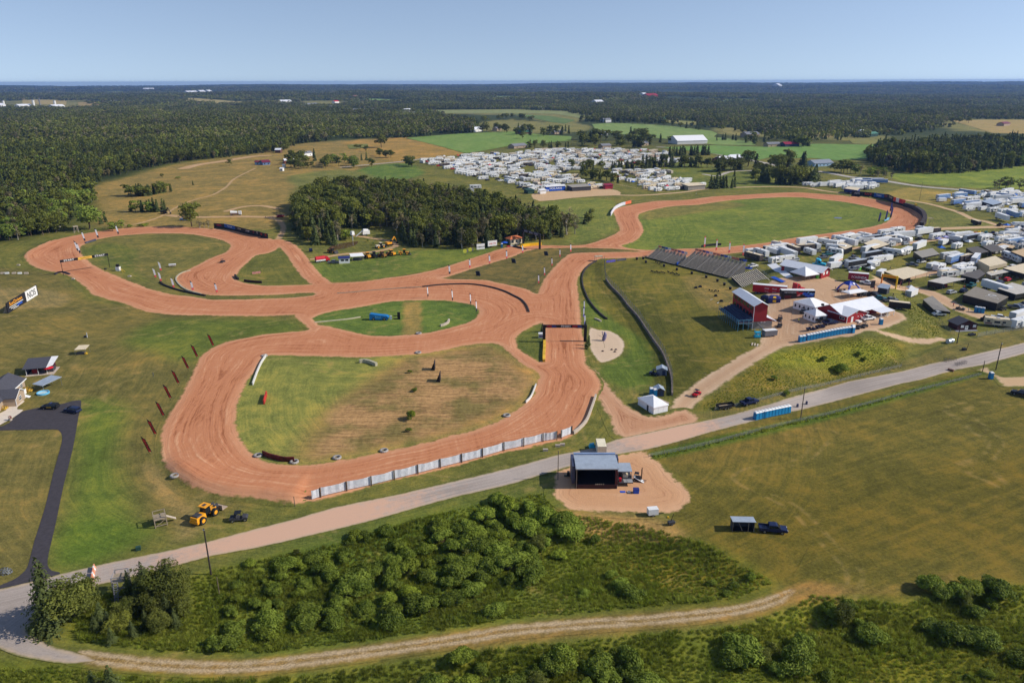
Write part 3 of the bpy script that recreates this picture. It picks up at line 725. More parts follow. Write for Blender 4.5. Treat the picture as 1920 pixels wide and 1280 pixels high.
def tube(P,R,seg=6):
 """tapered tube through the points P"""
 V=[];Fc=[]
 P=np.asarray(P,float)
 for i,(p,r)in enumerate(zip(P,R)):
  d=P[min(i+1,len(P)-1)]-P[max(i-1,0)];d=d/(np.linalg.norm(d)+1e-9)
  u=np.cross(d,[0.31,0.94,0.1]);u/=np.linalg.norm(u);v=np.cross(d,u)
  for k in range(seg):
   a=2*math.pi*k/seg
   V.append(p+r*(math.cos(a)*u+math.sin(a)*v))
 for i in range(len(P)-1):
  for k in range(seg):
   Fc.append([i*seg+k,i*seg+(k+1)%seg,(i+1)*seg+(k+1)%seg,(i+1)*seg+k])
 Fc.append([(len(P)-1)*seg+k for k in range(seg)])
 return np.array(V),Fc
def join(parts):
 V=[];Fc=[];n=0
 for v,f in parts:
  V.append(np.asarray(v));Fc+=[[int(i)+n for i in q]for q in f];n+=len(v)
 return np.vstack(V),Fc
L_broad=mat_leaf('broad_leaves',lin(82,90,38),lin(114,118,52),0.4)
L_light=mat_leaf('light_leaves',lin(94,112,46),lin(128,142,62),0.5)
L_conif=mat_leaf('needles',lin(64,75,40),lin(90,99,54),0.1,trans=0.2)
L_willow=mat_leaf('willow_leaves',lin(88,104,34),lin(128,142,54),0.5,0.45)
L_dull=mat_leaf('dull_leaves',lin(98,96,66),lin(128,118,86),0.3)
L_grass=mat_leaf('tall_grass_blades',lin(126,140,50),lin(152,158,68),0.25,0.12,0.45)
BARK=M('bark',(96,82,66),0.95,0.25)
PALEBARK=M('pale_bark',(168,160,146),0.9,0.3)
def broad_tree(seed,h,wd,ncl,per,leaf,trunk=True):
 r=np.random.default_rng(seed)
 cz=h*0.60;rz=h*0.40;rx=wd/2
 d=rand_dir(ncl,r);k=r.uniform(0.25,0.92,(ncl,1))**0.6
 c=d*k*np.array([rx,rx,rz])+[0,0,cz]
 c[:,:2]*=(1+0.25*r.normal(size=(ncl,1)))
 rad=r.uniform(0.16,0.30,ncl)*wd
 C,N,S=clump_leaves(c,rad,per,leaf,r)
 tr=[tube([(0,0,-0.3),(0.05*wd*r.normal(),0.05*wd*r.normal(),h*0.35),(0,0,h*0.7)],[0.028*h,0.02*h,0.008*h])]
 for i in range(5):
  q=c[r.integers(ncl)]
  tr.append(tube([(0,0,h*r.uniform(0.22,0.45)),q*[0.5,0.5,0.9],q],[0.012*h,0.008*h,0.003*h],4))
 return quads(C,N,S,1.4,r),join(tr)
def conifer(seed,h,wd,layers,leaf,bare=0.06):
 r=np.random.default_rng(seed)
 C=[];N=[];S=[]
 for i in range(layers):
  z=bare+(1-bare)*(i/layers)**0.9
  rad=(wd/2)*(1-z)**0.85*r.uniform(0.75,1.15)+0.12
  nb=max(3,int(12*(1-z)+3))
  for b in range(nb):
   a=r.uniform(0,2*math.pi);rr=rad*r.uniform(0.65,1.15)
   steps=max(1,int(rr/(leaf*0.75)))
   for s in range(steps):
    k=(s+0.7)/steps
    C.append((math.cos(a)*rr*k,math.sin(a)*rr*k,z*h-0.30*rr*k*k+r.normal()*0.06*h/10))
    N.append((math.cos(a)*0.9+r.normal()*0.4,math.sin(a)*0.9+r.normal()*0.4,0.55))
    S.append(leaf*r.uniform(0.6,1.2)*(1.1-0.4*k))
 C.append((0,0,h));N.append((1,0,0.2));S.append(leaf)
 return quads(np.array(C),np.array(N),np.array(S),1.6,r),tube([(0,0,-0.3),(0,0,h*0.5),(0,0,h*0.97)],[0.018*h,0.011*h,0.003*h])
def willow(seed,h,wd,per,leaf):
 r=np.random.default_rng(seed)
 ncl=13
 a=r.uniform(0,6.28,ncl);k=np.sqrt(r.uniform(0.02,0.9,ncl))
 c=np.stack([np.cos(a)*k*wd*0.36,np.sin(a)*k*wd*0.36,h*(0.62-0.34*k*k)*r.uniform(0.85,1.1,ncl)],1)
 rad=wd*r.uniform(0.13,0.29,ncl)
 c[:,:2]+=r.normal(size=(ncl,2))*wd*0.05
 C,N,S=clump_leaves(c,rad,per,leaf,r,0.1,h/wd*1.05)
 m=C[:,2]>0.02
 st=[tube([(0,0,-0.2),q*[0.4,0.4,0.5],q],[0.09,0.06,0.03],4)for q in c[:6]]
 return quads(C[m],N[m],S[m],2.0,r),join(st)
def as_mesh(name,vf,mats):
 me=mesh_np(name,vf[0],vf[1])
 for m in mats:me.materials.append(m)
 return me
def plant_kit(tag,make,leafmat,bark,n,trunkname='trunk',crownname='crown'):
 kit=[]
 for i in range(n):
  cr,tr=make(i)
  kit.append((as_mesh(tag+'_crown',cr,[leafmat]),as_mesh(tag+'_trunk',tr,[bark])))
 return kit
KIT={'broad':plant_kit('broadleaf',lambda i:broad_tree(100+i,12,7.0+i%3,30,46,0.62),L_broad,BARK,5),'light':plant_kit('light',lambda i:broad_tree(200+i,11,8.5,32,50,0.62),L_light,BARK,3),'dull':plant_kit('dull',lambda i:broad_tree(300+i,13,5.0,20,26,0.5),L_dull,PALEBARK,3),'conif':plant_kit('conifer',lambda i:conifer(400+i,13,7.2+0.5*i,32,1.0),L_conif,BARK,4),'spruce':plant_kit('spruce',lambda i:conifer(450+i,10,6.0,58,0.36,0.04),L_conif,BARK,3),'fine':plant_kit('fine',lambda i:broad_tree(600+i,7,5.4,52,150,0.22),L_broad,BARK,3),'willow':plant_kit('willow',lambda i:willow(500+i,3.6,4.4+0.3*(i%3),300,0.2),L_willow,BARK,7),}
NAMES={'fine':('broadleaf_tree','tree'),'broad':('broadleaf_tree','tree'),'light':('broadleaf_tree','tree'),'dull':('thin_tree','tree'),'conif':('conifer_tree','conifer'),'spruce':('spruce_tree','spruce'),'willow':('willow_shrub','shrub')}
HREF={'fine':7,'broad':12,'light':11,'dull':13,'conif':13,'spruce':10,'willow':3.6}
NTREE={}
def thing(name,label,cat,loc,rz=0.0,group=None):
 o=bpy.data.objects.new(name,None);COL.objects.link(o)
 o.empty_display_size=0.5
 o.location=loc;o.rotation_euler=(0,0,rz)
 o['label']=label;o['category']=cat
 if group:o['group']=group
 return o
PLANTS=[]
def plant(kind,x,y,h,label,group=None,wide=1.0,sink=0.0):
 PLANTS.append((kind,x,y,h,label,group,wide,sink))
def plant_all():
 """the trees that show largest stand alone, the rest of a kind is one object"""
 by={}
 for i,p in enumerate(PLANTS):by.setdefault(NAMES[p[0]][0],[]).append(i)
 for nm,ids in by.items():
  ids.sort(key=lambda i:-PLANTS[i][3]/math.hypot(PLANTS[i][1],PLANTS[i][2]))
  for i in ids[:295]:
   kind,x,y,h,label,group,wide,sink=PLANTS[i]
   cm,tm=KIT[kind][rng.integers(len(KIT[kind]))]
   s=h/HREF[kind]
   t=thing(nm,label,NAMES[kind][1],(x,y,hz(x,y)-sink),rng.uniform(0,6.28),group)
   t.scale=(s*wide*rng.uniform(.8,1.25),s*wide*rng.uniform(.8,1.25),s)
   for part,me in(('crown',cm),('trunk' if kind!='willow' else 'stem',tm)):
    o=bpy.data.objects.new(part,me);COL.objects.link(o);o.parent=t
  rest=[PLANTS[i]for i in ids[295:]]
  if rest:
   low={'fine':[2],'broad':[0,1,2],'light':[3],'dull':[4],'conif':[5,6,7],'spruce':[5],'willow':[8,9,10]}
   pts=np.array([(p[1],p[2],hz(p[1],p[2]))for p in rest])
   idx=np.array([low[p[0]][rng.integers(len(low[p[0]]))]for p in rest])
   s=np.array([p[3]/(3.6 if p[0]=='willow' else 13.5 if 'c' in p[0]else 12)for p in rest])
   stuff('distant_'+nm+'s',pts,rng.uniform(0,6.28,len(rest)),np.column_stack([s*1.6,s*1.6,s]),idx,WOOD,'smaller '+nm.replace('_',' ')+'s among the others')
def scatter(P,spacing,jitter=0.45,r=None):
 """roughly even points inside the closed outline P"""
 r=r or rng
 x0,y0=P.min(0);x1,y1=P.max(0)
 xs=np.arange(x0,x1,spacing);ys=np.arange(y0,y1,spacing)
 X,Y=np.meshgrid(xs,ys);X=X+(np.arange(len(ys))%2)[:,None]*spacing*0.5
 X=X.ravel()+r.uniform(-jitter,jitter,X.size)*spacing;Y=Y.ravel()+r.uniform(-jitter,jitter,Y.size)*spacing
 m=inside(X,Y,P)
 return np.stack([X[m],Y[m]],1)
 # instanced stuff ------
def stuff(name,pts,rotz,scl,idx,meshes,label=None):
 """one object that repeats the given meshes on points (nobody could count them)"""
 c=bpy.data.collections.new(name+'_source')
 for i,me in enumerate(meshes):
  c.objects.link(bpy.data.objects.new('%s_%02d'%(name,i),me))
 me=bpy.data.meshes.new(name)
 me.vertices.add(len(pts));me.vertices.foreach_set('co',np.ascontiguousarray(pts,np.float32).ravel())
 a=me.attributes.new('rz','FLOAT','POINT');a.data.foreach_set('value',np.ascontiguousarray(rotz,np.float32))
 a=me.attributes.new('scl','FLOAT_VECTOR','POINT');a.data.foreach_set('vector',np.ascontiguousarray(scl,np.float32).ravel())
 a=me.attributes.new('idx','INT','POINT');a.data.foreach_set('value',np.ascontiguousarray(idx,np.int32))
 o=put(name,me,None,(),kind='stuff')
 if label:o['label']=label
 ng=bpy.data.node_groups.new(name,'GeometryNodeTree')
 ng.interface.new_socket('Geometry',in_out='INPUT',socket_type='NodeSocketGeometry')
 ng.interface.new_socket('Geometry',in_out='OUTPUT',socket_type='NodeSocketGeometry')
 N=ng.nodes.new;L=ng.links.new
 gi=N('NodeGroupInput');go=N('NodeGroupOutput')
 ip=N('GeometryNodeInstanceOnPoints');ci=N('GeometryNodeCollectionInfo')
 ci.inputs['Collection'].default_value=c;ci.inputs['Separate Children'].default_value=True;ci.inputs['Reset Children'].default_value=True
 L(gi.outputs[0],ip.inputs['Points']);L(ci.outputs[0],ip.inputs['Instance'])
 ip.inputs['Pick Instance'].default_value=True
 def na(n,t):
  x=N('GeometryNodeInputNamedAttribute');x.data_type=t;x.inputs['Name'].default_value=n;return x.outputs[0]
 L(na('idx','INT'),ip.inputs['Instance Index']);L(na('scl','FLOAT_VECTOR'),ip.inputs['Scale'])
 cx=N('ShaderNodeCombineXYZ');L(na('rz','FLOAT'),cx.inputs[2])
 er=N('FunctionNodeEulerToRotation');L(cx.outputs[0],er.inputs[0]);L(er.outputs[0],ip.inputs['Rotation'])
 L(ip.outputs[0],go.inputs[0])
 md=o.modifiers.new('scatter','NODES');md.node_group=ng
 return o
def merged(vf_list,mats_idx,mats,name):
 V,Fc=join(vf_list);me=mesh_np(name,V,Fc)
 ids=np.concatenate([np.full(len(f),k,np.int32)for(v,f),k in zip(vf_list,mats_idx)])
 for m in mats:me.materials.append(m)
 me.polygons.foreach_set('material_index',ids)
 return me
 # low trees for the big woods
def low_broad(seed,mat,h=12,wd=6.5):
 cr,tr=broad_tree(seed,h,wd,16,22,1.0)
 return merged([cr,tube([(0,0,-.3),(0,0,h*.7)],[.22,.06],4)],[0,1],[mat,BARK],'wood_tree')
def low_conif(seed,h=14,wd=5.4):
 cr,tr=conifer(seed,h,wd,17,1.35)
 return merged([cr,tube([(0,0,-.3),(0,0,h*.9)],[.2,.03],4)],[0,1],[L_conif,BARK],'wood_conifer')
WOOD=[low_broad(1,L_broad),low_broad(2,L_broad,13,6),low_broad(3,L_broad,11,7.5),low_broad(4,L_light,11,7),low_broad(5,L_dull,13,5),low_conif(6),low_conif(7,15,5),low_conif(8,12,4)]
for _i in(0,2,4):WOOD.append(merged([willow(500+_i,3.6,4.4,300,0.2)[0]],[0],[L_willow],'wood_shrub'))
WP=np.array([.19,.17,.13,.03,.07,.16,.13,.12])
def patch(seed,size,n,scale=1.0):
 r=np.random.default_rng(seed)
 parts=[];mi=[]
 for i in range(n):
  x,y=r.uniform(-size/2,size/2,2)
  h=r.uniform(8,15)*scale;k=r.random()
  if k<0.42:
   z=r.uniform(0,1,16);a=r.uniform(0,6.28,16);rad=2.6*scale*(1-z)+0.3
   C=np.stack([x+np.cos(a)*rad*.6,y+np.sin(a)*rad*.6,z*h],1)
   N=np.stack([np.cos(a),np.sin(a),np.full(16,.6)],1);S=(2.6*(1-z)+1.0)*scale
   parts.append(quads(C,N,S,1.3,r));mi.append(0)
  else:
   d=rand_dir(18,r);d[:,2]=np.abs(d[:,2])
   C=d*np.array([3.2,3.2,h*.5])*scale**0*np.array([scale,scale,1])+[x,y,h*.5]
   parts.append(quads(C,d+rand_dir(18,r)*.5,r.uniform(1.6,3.0,18)*scale,1.3,r));mi.append(1 if k<0.9 else 2)
 return merged(parts,mi,[L_conif,L_broad,L_dull],'wood_patch')
 # ------------ the woods
F_LEFT=gpoly([(-420,480),(-60,462),(0,455),(60,446),(110,436),(132,418),(160,392),(182,372),(168,356),(178,345),(210,332),(250,322),(300,312),(350,303),(420,296),(480,289),(530,284),(560,270),(640,262),(740,258),(862,249),(885,244),(880,226),(800,214),(640,204),(480,202),(330,200),(190,205),(60,207),(0,206),(-500,206)])
F_RIGHT=gpoly([(1622,300),(1640,310),(1690,324),(1760,327),(1800,325),(1870,318),(1930,312),(2100,305),(2150,272),(1930,268),(1800,276),(1700,280),(1640,285)])
F_MID=gpoly([(548,440),(575,458),(628,460),(640,440),(645,428),(740,430),(742,455),(780,466),(855,468),(900,466),(945,456),(985,452),(1030,452),(1085,440),(1060,428),(1000,412),(930,392),(860,378),(760,365),(660,360),(600,366),(565,384),(548,408)])
F_FAR=U(*np.array([(-600,187),(190,187),(190,201),(480,199),(640,203),(800,208),(880,212),(960,204),(1060,209),(1110,219),(1125,229),(1260,231),(1340,239),(1420,247),(1440,264),(1530,264),(1540,248),(1600,260),(1670,251),(1780,238),(1785,224),(1850,223),(2000,223),(2600,224),(2600,158.5),(-600,159.5)],float).T)
CLEAR=[]
for o in list(COL.objects):
 if o.name.startswith('crop_field'):
  v=np.array([q.co[:2]for q in o.data.vertices])
  c=v.mean(0);a=np.argsort(np.arctan2(v[:,1]-c[1],(v[:,0]-c[0])))
  # open ground among the far woods (px)
OPEN=[gpoly(p)for p in([(690,183),(806,189),(808,194),(690,189.5)],[(42,186),(126,187),(125,198),(42,196)],[(145,191),(191,191),(193,203),(147,202)],[(334,184),(360,183),(476,192),(476,197),(334,193)],[(174,171.5),(233,170.5),(233,174.5),(178,175.5)],[(1020,170.5),(1076,170.5),(1076,174.5),(1020,174.5)],[(1794,202),(1852,202),(1852,207),(1794,207)],[(1238,224),(1300,227),(1322,232),(1310,237),(1254,232)],[(785,206),(960,205),(1062,208),(1112,218),(1090,226),(1060,234),(1000,224),(960,215),(800,214)],[(1534,247),(1563,248),(1563,259),(1535,259)],[(480,188),(520,188),(520,194),(480,194)],[(560,190),(640,188),(680,195),(640,199),(560,199)],[(350,172),(410,171),(410,177),(352,178)],[(640,203),(760,206),(760,211),(660,211)],[(1090,193),(1140,192),(1140,197),(1095,198)],[(1205,180),(1240,180),(1240,184),(1208,184)],[(262,167),(305,166),(305,169),(264,170)],[(555,175),(650,174.5),(660,178),(565,179)],[(76,168),(155,167.5),(155,170),(80,170.5)],[(900,180.5),(990,180),(992,184),(905,184)],[(1295,186),(1425,185),(1425,190),(1300,191)],[(1555,177.5),(1655,177),(1655,180),(1565,180.5)],[(1415,204),(1525,203),(1525,209),(1425,210)],[(1675,213),(1775,212),(1775,218),(1685,219)],[(685,171.5),(770,171),(770,173.5),(695,174)])]
def open_ground(X,Y):
 m=np.zeros(X.shape,bool)
 for P in OPEN:m|=inside(X,Y,P)
 return m
 # the left wood, tree by tree out to 1.1 km, in patches beyond
def wood_points(P,spacing):
 p=scatter(P,spacing)
 return p
def add_wood(name,p,label,seed,hscale=1.0):
 r=np.random.default_rng(seed)
 n=len(p)
 n1=vnoise(p[:,0],p[:,1],60,3);n2=vnoise(p[:,0],p[:,1],28,5)
 s=hscale*r.uniform(0.6,1.15,n)*(0.85+0.3*n2)
 W=np.tile(WP,(n,1));W[:,5:]*=(0.35+1.7*n1)[:,None];W[:,4]*=(0.2+2.2*n2)
 W/=W.sum(1,keepdims=True)
 idx=(W.cumsum(1)<r.random((n,1))).sum(1).clip(0,7)
 z=H(p[:,0],p[:,1])
 return stuff(name,np.column_stack([p,z]),r.uniform(0,6.28,n),np.column_stack([s*r.uniform(.85,1.2,n),s*r.uniform(.85,1.2,n),s]),idx,WOOD,label)
pl=scatter(F_LEFT,6.6)
dist=np.hypot(pl[:,0],pl[:,1])
view=np.abs(pl[:,0])<0.80*pl[:,1]+60
pl=pl[(dist<1250)&view]
# the nearest stand as trees of their own
edge_d=sdf(pl[:,0],pl[:,1],F_LEFT)
order=np.argsort(np.hypot(pl[:,0],pl[:,1])+edge_d*4)
inframe=pl[:,0]>-0.70*pl[:,1]-2
own=[i for i in order if inframe[i]][:105]
mask=np.ones(len(pl),bool);mask[own]=False
add_wood('forest',pl[mask],'mixed dark wood stretching away behind the race track',11)
KINDS=['broad','broad','conif','conif','dull','light']
WORD={'fine':'dense dark bushy tree','broad':'dark green broadleaf tree','light':'pale green bushy tree','dull':'thin greyish tree','conif':'dark pointed conifer','spruce':'dark spruce','willow':'rounded willow shrub'}
for i in own:
 k=KINDS[rng.integers(6)]
 x,y=pl[i]
 plant(k,x,y,rng.uniform(8.5,13),WORD[k]+' at the near edge of the big wood left of the track','trees along the edge of the big wood')
pr=scatter(F_RIGHT,7.0);pr=pr[pr[:,0]<0.74*pr[:,1]+30]
add_wood('deciduous_wood',pr,'rounded leafy wood beside the yellow-green meadow',12,1.25)
pm=scatter(F_MID,6.0)
rr=np.random.default_rng(5)
for x,y in pm:
 south=sdf(np.array([x]),np.array([y]),F_MID)[0]
 px_left=x<-72
 k=('light' if px_left and y<400 and rr.random()<.6 else['broad','broad','conif','conif','dull','dull','conif','broad'][rr.integers(8)])
 plant(k,x,y,rr.uniform(10.5,16)*(0.8 if south<5 else 1.0),WORD[k]+' in the wood inside the race circuit','trees of the wood inside the circuit')
 # patches for the distance
def far_patches():
 r=np.random.default_rng(21)
 P,S,I=[],[],[]
 for(r0,r1,cell)in((1250,3200,55),(3200,7000,120),(7000,15200,230)):
  ys=np.arange(r0*0.72,r1,cell)
  for y in ys:
   xs=np.arange(-0.76*y-100,0.76*y+100,cell)
   x=xs+r.uniform(-.3,.3,len(xs))*cell;yy=y+r.uniform(-.3,.3,len(xs))*cell
   d=np.hypot(x,yy);m=(d>=r0)&(d<r1)
   x,yy=x[m],yy[m]
   if not len(x):continue
   m=(inside(x,yy,F_FAR)|inside(x,yy,F_LEFT))&~open_ground(x,yy)
   if r0>3000:m&=vnoise(x,yy,cell*5,9)>0.13
   x,yy=x[m],yy[m]
   P.append(np.stack([x,yy,H(x,yy)],1));S.append(np.full(len(x),cell/55.0));I.append(r.integers(0,6,len(x)))
 return np.vstack(P),np.concatenate(S),np.concatenate(I)
P_,S_,I_=far_patches()
PATCH=[patch(60+i,60,62,1.0)for i in range(6)]
r_=np.random.default_rng(22)
big=S_>1.2
zs=np.where(big,np.minimum(0.85+0.12*S_,1.7),0.95)*r_.uniform(0.75,1.2,len(S_))
stuff('distant_forest',P_,r_.uniform(0,6.28,len(S_)),np.column_stack([S_*1.06,S_*1.06,zs]),I_,PATCH,'unbroken dark woodland out to the horizon')
print('PATCHES',len(P_),'LEFT',len(pl),'MID',len(pm),'RIGHT',len(pr))
# ------------ trees that stand apart
def grove(pts,n,kinds,h,label,group,spread=None,wide=1.35):
 """n trees along or inside a traced outline (px)"""
 P=gpoly(pts)
 if len(pts)==1:L=np.repeat(P,n,0)
 elif spread is None:
  L=[]
  lo,hi=P.min(0),P.max(0)
  while len(L)<n:
   q=rng.uniform(lo,hi)
   if inside(q[:1],q[1:2],P)[0]:L.append(q)
  L=np.array(L)
 else:
  t=np.linspace(0,len(P)-1,n);i=np.minimum(t.astype(int),len(P)-2);f=(t-i)[:,None]
  L=P[i]*(1-f)+P[i+1]*f+rng.normal(size=(n,2))*spread
 for x,y in L:
  k=kinds[rng.integers(len(kinds))]
  plant(k,x,y,rng.uniform(*h),label if n==1 else WORD[k]+' '+label,group if n>1 else None,wide)
  # near left of the first bend
grove([(40,444),(75,440),(95,437),(118,434)],6,['broad'],(9,11),'by the wooden lookout at the first bend','dark trees by the first bend',1.5,1.15)
grove([(168,430)],1,['light'],(14,15),'tall pale green tree beside the first bend',None)
grove([(186,421),(196,417)],2,['conif'],(7,9),'behind the tall pale tree','bushes behind the first bend',1.0)
grove([(203,434),(210,431),(226,428)],3,['dull','light'],(4,6),'on the rim of the first bend','bushes behind the first bend',1.0)
grove([(240,427),(275,425),(258,426)],4,['willow'],(1.8,2.6),'low on the rim of the left loop','low shrubs on the rim of the left loop',1.5)
grove([(360,425)],1,['broad'],(15.5,16),'big dark round-topped tree behind the left loop',None,None,1.0)
grove([(376,428),(392,426)],3,['dull'],(4,5.5),'beside the big dark tree','bushes by the big dark tree',1.0)
grove([(246,366),(262,368),(285,366),(312,360)],30,['conif','broad'],(7.5,9.5),'in the dense clump in the dry field','clump of trees in the dry field',2.5)
grove([(250,396),(275,397),(290,398),(306,395)],15,['conif','conif','light'],(6,9),'in the loose row near the sandy path','loose row of trees near the sandy path',1.5)
grove([(304,333)],1,['broad'],(4,4.2),'small lone tree in the middle of the dry field',None)
grove([(430,311)],1,['broad'],(7,7.2),'lone tree beside the tan practice track',None)
grove([(362,347)],1,['conif'],(3.5,3.6),'tiny lone conifer in the dry field',None)
grove([(334,335)],1,['willow'],(2.2,2.4),'flat lone shrub in the dry field',None)
# old farm
grove([(536,300),(560,296),(575,302),(580,312),(545,318)],16,['broad'],(9,12),'round the old farmhouse behind the wood','trees round the old farmhouse')
grove([(590,302)],1,['conif'],(15,15.5),'tall dark conifer beside the old farmhouse',None)
grove([(600,316),(612,305),(640,303),(672,306),(674,318),(640,318)],18,['broad','broad','light'],(8,11),'right of the old farmhouse','trees right of the old farmhouse')
grove([(552,318),(570,316),(583,315)],7,['broad'],(5,7),'in the hedge below the old farmhouse','trees round the old farmhouse',1.0)
grove([(715,277)],1,['broad'],(19,19.5),'big lone oak in the tan field',None,None,1.1)
grove([(668,279),(676,280)],2,['broad'],(6,7),'left of the lone oak','scrub below the lone oak',1.0)
grove([(686,284)],1,['broad'],(8,8.5),'small round tree between the lone oak and the scrub',None)
grove([(706,292),(722,296),(732,297)],5,['broad'],(8,10),'in the scrub below the lone oak','scrub below the lone oak',3.0)
grove([(697,313)],1,['broad'],(10,10.2),'round lone tree on the farm lane',None,None,1.2)
grove([(679,301),(686,300)],2,['conif'],(8,9),'by the farm lane','conifers by the farm lane',0.5)
grove([(757,311),(770,312),(781,313)],6,['broad'],(8,10),'at the left tip of the camping field','trees at the left tip of the camping field',3.0)
# rows inside and round the camping field
grove([(1090,324),(1105,333),(1125,337),(1152,343)],16,['conif','broad'],(8,10),'across the camping field','dark tree belt in the camping field',3.0)
grove([(1088,317),(1120,316)],7,['broad'],(8,10),'at the upper end of the dark camping belt','dark tree belt in the camping field',4.0)
grove([(1150,318),(1185,314)],9,['conif'],(8,9),'in the short row amid the camping field','short conifer row in the camping field',2.0)
grove([(1198,316),(1230,314),(1265,313),(1300,313),(1342,314)],22,['conif','conif','broad'],(9,13),'in the row right of the camping field','long tree row right of the camping field',3.0)
grove([(1256,294),(1290,292),(1330,291)],22,['conif'],(10,12),'in the clipped dark block above the camping field','dark conifer block above the camping field',3.0)
grove([(1332,353),(1350,353),(1374,352)],12,['conif'],(9,12),'in the dense row by the service lane','dense conifer row by the service lane',2.0)
grove([(1345,322),(1370,320),(1395,318)],12,['broad','conif'],(12,15),'in the grove left of the cemetery lane','grove by the cemetery lane',4.0)
grove([(1402,312)],1,['broad'],(17,17.4),'single tall round tree beside the cemetery lane',None)
grove([(1350,328),(1376,331)],2,['conif'],(6,7),'standing alone in the cemetery','conifers in the cemetery',0.5)
grove([(1420,318),(1440,338),(1430,345)],6,['broad','conif'],(12,15),'right of the cemetery','trees right of the cemetery',3.0)
grove([(1445,342),(1465,345),(1495,346),(1524,344)],20,['conif','conif','broad'],(11,17),'in the tall grove above the far bend','tall grove above the far bend',4.0)
grove([(1452,320),(1480,316),(1510,318)],8,['broad','conif'],(15,19),'in the tall grove above the far bend','tall grove above the far bend',5.0)
grove([(1565,323),(1580,323),(1592,325)],7,['broad'],(10,13),'beside the long pale shed','trees beside the long pale shed',3.0)
grove([(1610,326),(1640,330),(1670,336)],9,['dull','light'],(7,10),'along the country road','scrub along the country road',4.0)
grove([(1860,352),(1880,356),(1905,354),(1930,358)],9,['dull','light'],(7,11),'on the right behind the pits','scrub behind the pits',5.0)
grove([(1094,420),(1108,416),(1112,410)],6,['conif','broad'],(5.5,8),'in the small clump near the hairpin','small clump by the hairpin',1.5)
# farmsteads beyond
for pts,n,ks,h in(([(962,247),(985,244),(1005,250),(1010,258),(965,262)],9,['broad','conif'],(12,16)),([(1005,252),(1030,249),(1060,245),(1068,252),(1020,256)],11,['broad','broad','conif'],(11,16)),([(990,278),(1020,277),(1070,277)],12,['broad','conif'],(8,11)),([(1075,262),(1110,258),(1140,262),(1130,278),(1080,278)],18,['conif','broad'],(12,18)),([(1150,262),(1200,258),(1250,268),(1240,278),(1160,282)],26,['broad','conif'],(12,18)),([(1260,268),(1275,268)],2,['broad'],(11,13)),([(1338,263),(1360,262),(1382,264)],7,['conif'],(8,10)),([(1390,270),(1410,262),(1440,268),(1420,274)],9,['broad','conif'],(10,14)),([(1470,272),(1495,270),(1528,274),(1500,277)],14,['conif','broad'],(13,17)),([(1785,232),(1820,232)],3,['broad'],(14,17)),([(885,250),(930,244),(950,250)],7,['broad'],(12,16)),([(880,232),(960,222),(1000,228)],12,['broad'],(12,15)),([(1085,228),(1130,230),(1200,232),(1280,240),(1335,246)],20,['broad','conif'],(10,15)),):
 grove(pts,n,ks,h,'among the farmsteads beyond the camping field','trees among the far farmsteads',6.0 if len(pts)<4 or n in(12,7,20)else None)
 # ------------ foreground thicket
def thicket(pts,spacing,h,label,group,holes=(),prob=1.0,kinds=('willow',)*24+('fine',)):
 P=gpoly(pts)
 Hs=[gpoly(q)for q in holes]
 for x,y in scatter(P,spacing,0.5):
  if any(inside(np.array([x]),np.array([y]),q)[0]for q in Hs)or rng.random()>prob:continue
  k=kinds[rng.integers(len(kinds))]
  hh=rng.uniform(*h)*rng.choice([.6,.8,1,1,1.15])
  plant(k,x,y,hh,(label if k=='willow' else label.replace('rounded willow','dark leafy').replace('willow','dark leafy'))%('tall' if hh>(h[0]+h[1])/2 else 'low'),group if k=='willow' else 'leafy bushes '+group[14:],rng.uniform(0.9,1.3),0.1)
G1='willow shrubs between the road and the farm track'
thicket([(880,968),(930,935),(985,935),(1075,985),(1080,1010),(1010,1030),(1010,1090),(960,1110),(900,1100),(850,1040)],2.9,(2.2,3.9),'%s rounded willow shrub in the thick patch left of the sand pad',G1)
thicket([(640,1010),(700,1000),(880,985),(900,1100),(840,1140),(720,1180),(640,1170),(560,1190),(560,1110),(640,1070)],3.1,(1.8,3.4),'%s rounded willow shrub in the middle of the thicket above the farm track',G1,(),0.82)
thicket([(390,1085),(480,1050),(640,1020),(640,1075),(560,1110),(560,1200),(400,1215),(390,1150)],3.2,(1.4,2.9),'%s willow shrub in the open scrub right of the dead pole',G1,(),0.7)
thicket([(1000,1040),(1120,1010),(1180,1040),(1180,1110),(1080,1130),(1040,1090)],3.6,(1.5,2.8),'%s willow shrub in the weeds below the sand pad',G1,(),0.6)
thicket([(1280,1060),(1440,1085),(1440,1110),(1300,1130)],5.5,(1.2,2.2),'%s willow shrub in the weedy tip by the farm track bend',G1,(),0.6)
for x,y in((925,1150),(800,1085),(1165,1105),(1190,1120),(650,1050),(590,1052),(420,1215),(575,1180)):
 p=at(x,y);plant('willow',p.x,p.y,2.6,'lone round willow shrub standing clear of the thicket by the farm track',G1,1.2,.1)
G2='willow shrubs in front of the farm track'
thicket([(800,1300),(840,1235),(900,1225),(1000,1230),(1080,1215),(1180,1230),(1220,1290),(1240,1340),(780,1340)],3.1,(2.0,3.4),'%s rounded willow shrub in front of the farm track',G2,(),0.85)
thicket([(1180,1225),(1240,1210),(1260,1230),(1200,1250)],3.6,(2.2,3.4),'%s willow shrub right below the farm track',G2)
thicket([(1350,1215),(1440,1170),(1480,1200),(1560,1240),(1600,1300),(1350,1330)],3.7,(2.2,4.0),'%s dark willow shrub left of the yellow weeds',G2,(),0.85)
thicket([(1505,1140),(1570,1118),(1620,1150),(1660,1190),(1640,1230),(1560,1180)],3.4,(2.0,3.6),'%s dark willow shrub at the end of the farm track',G2,(),0.9)
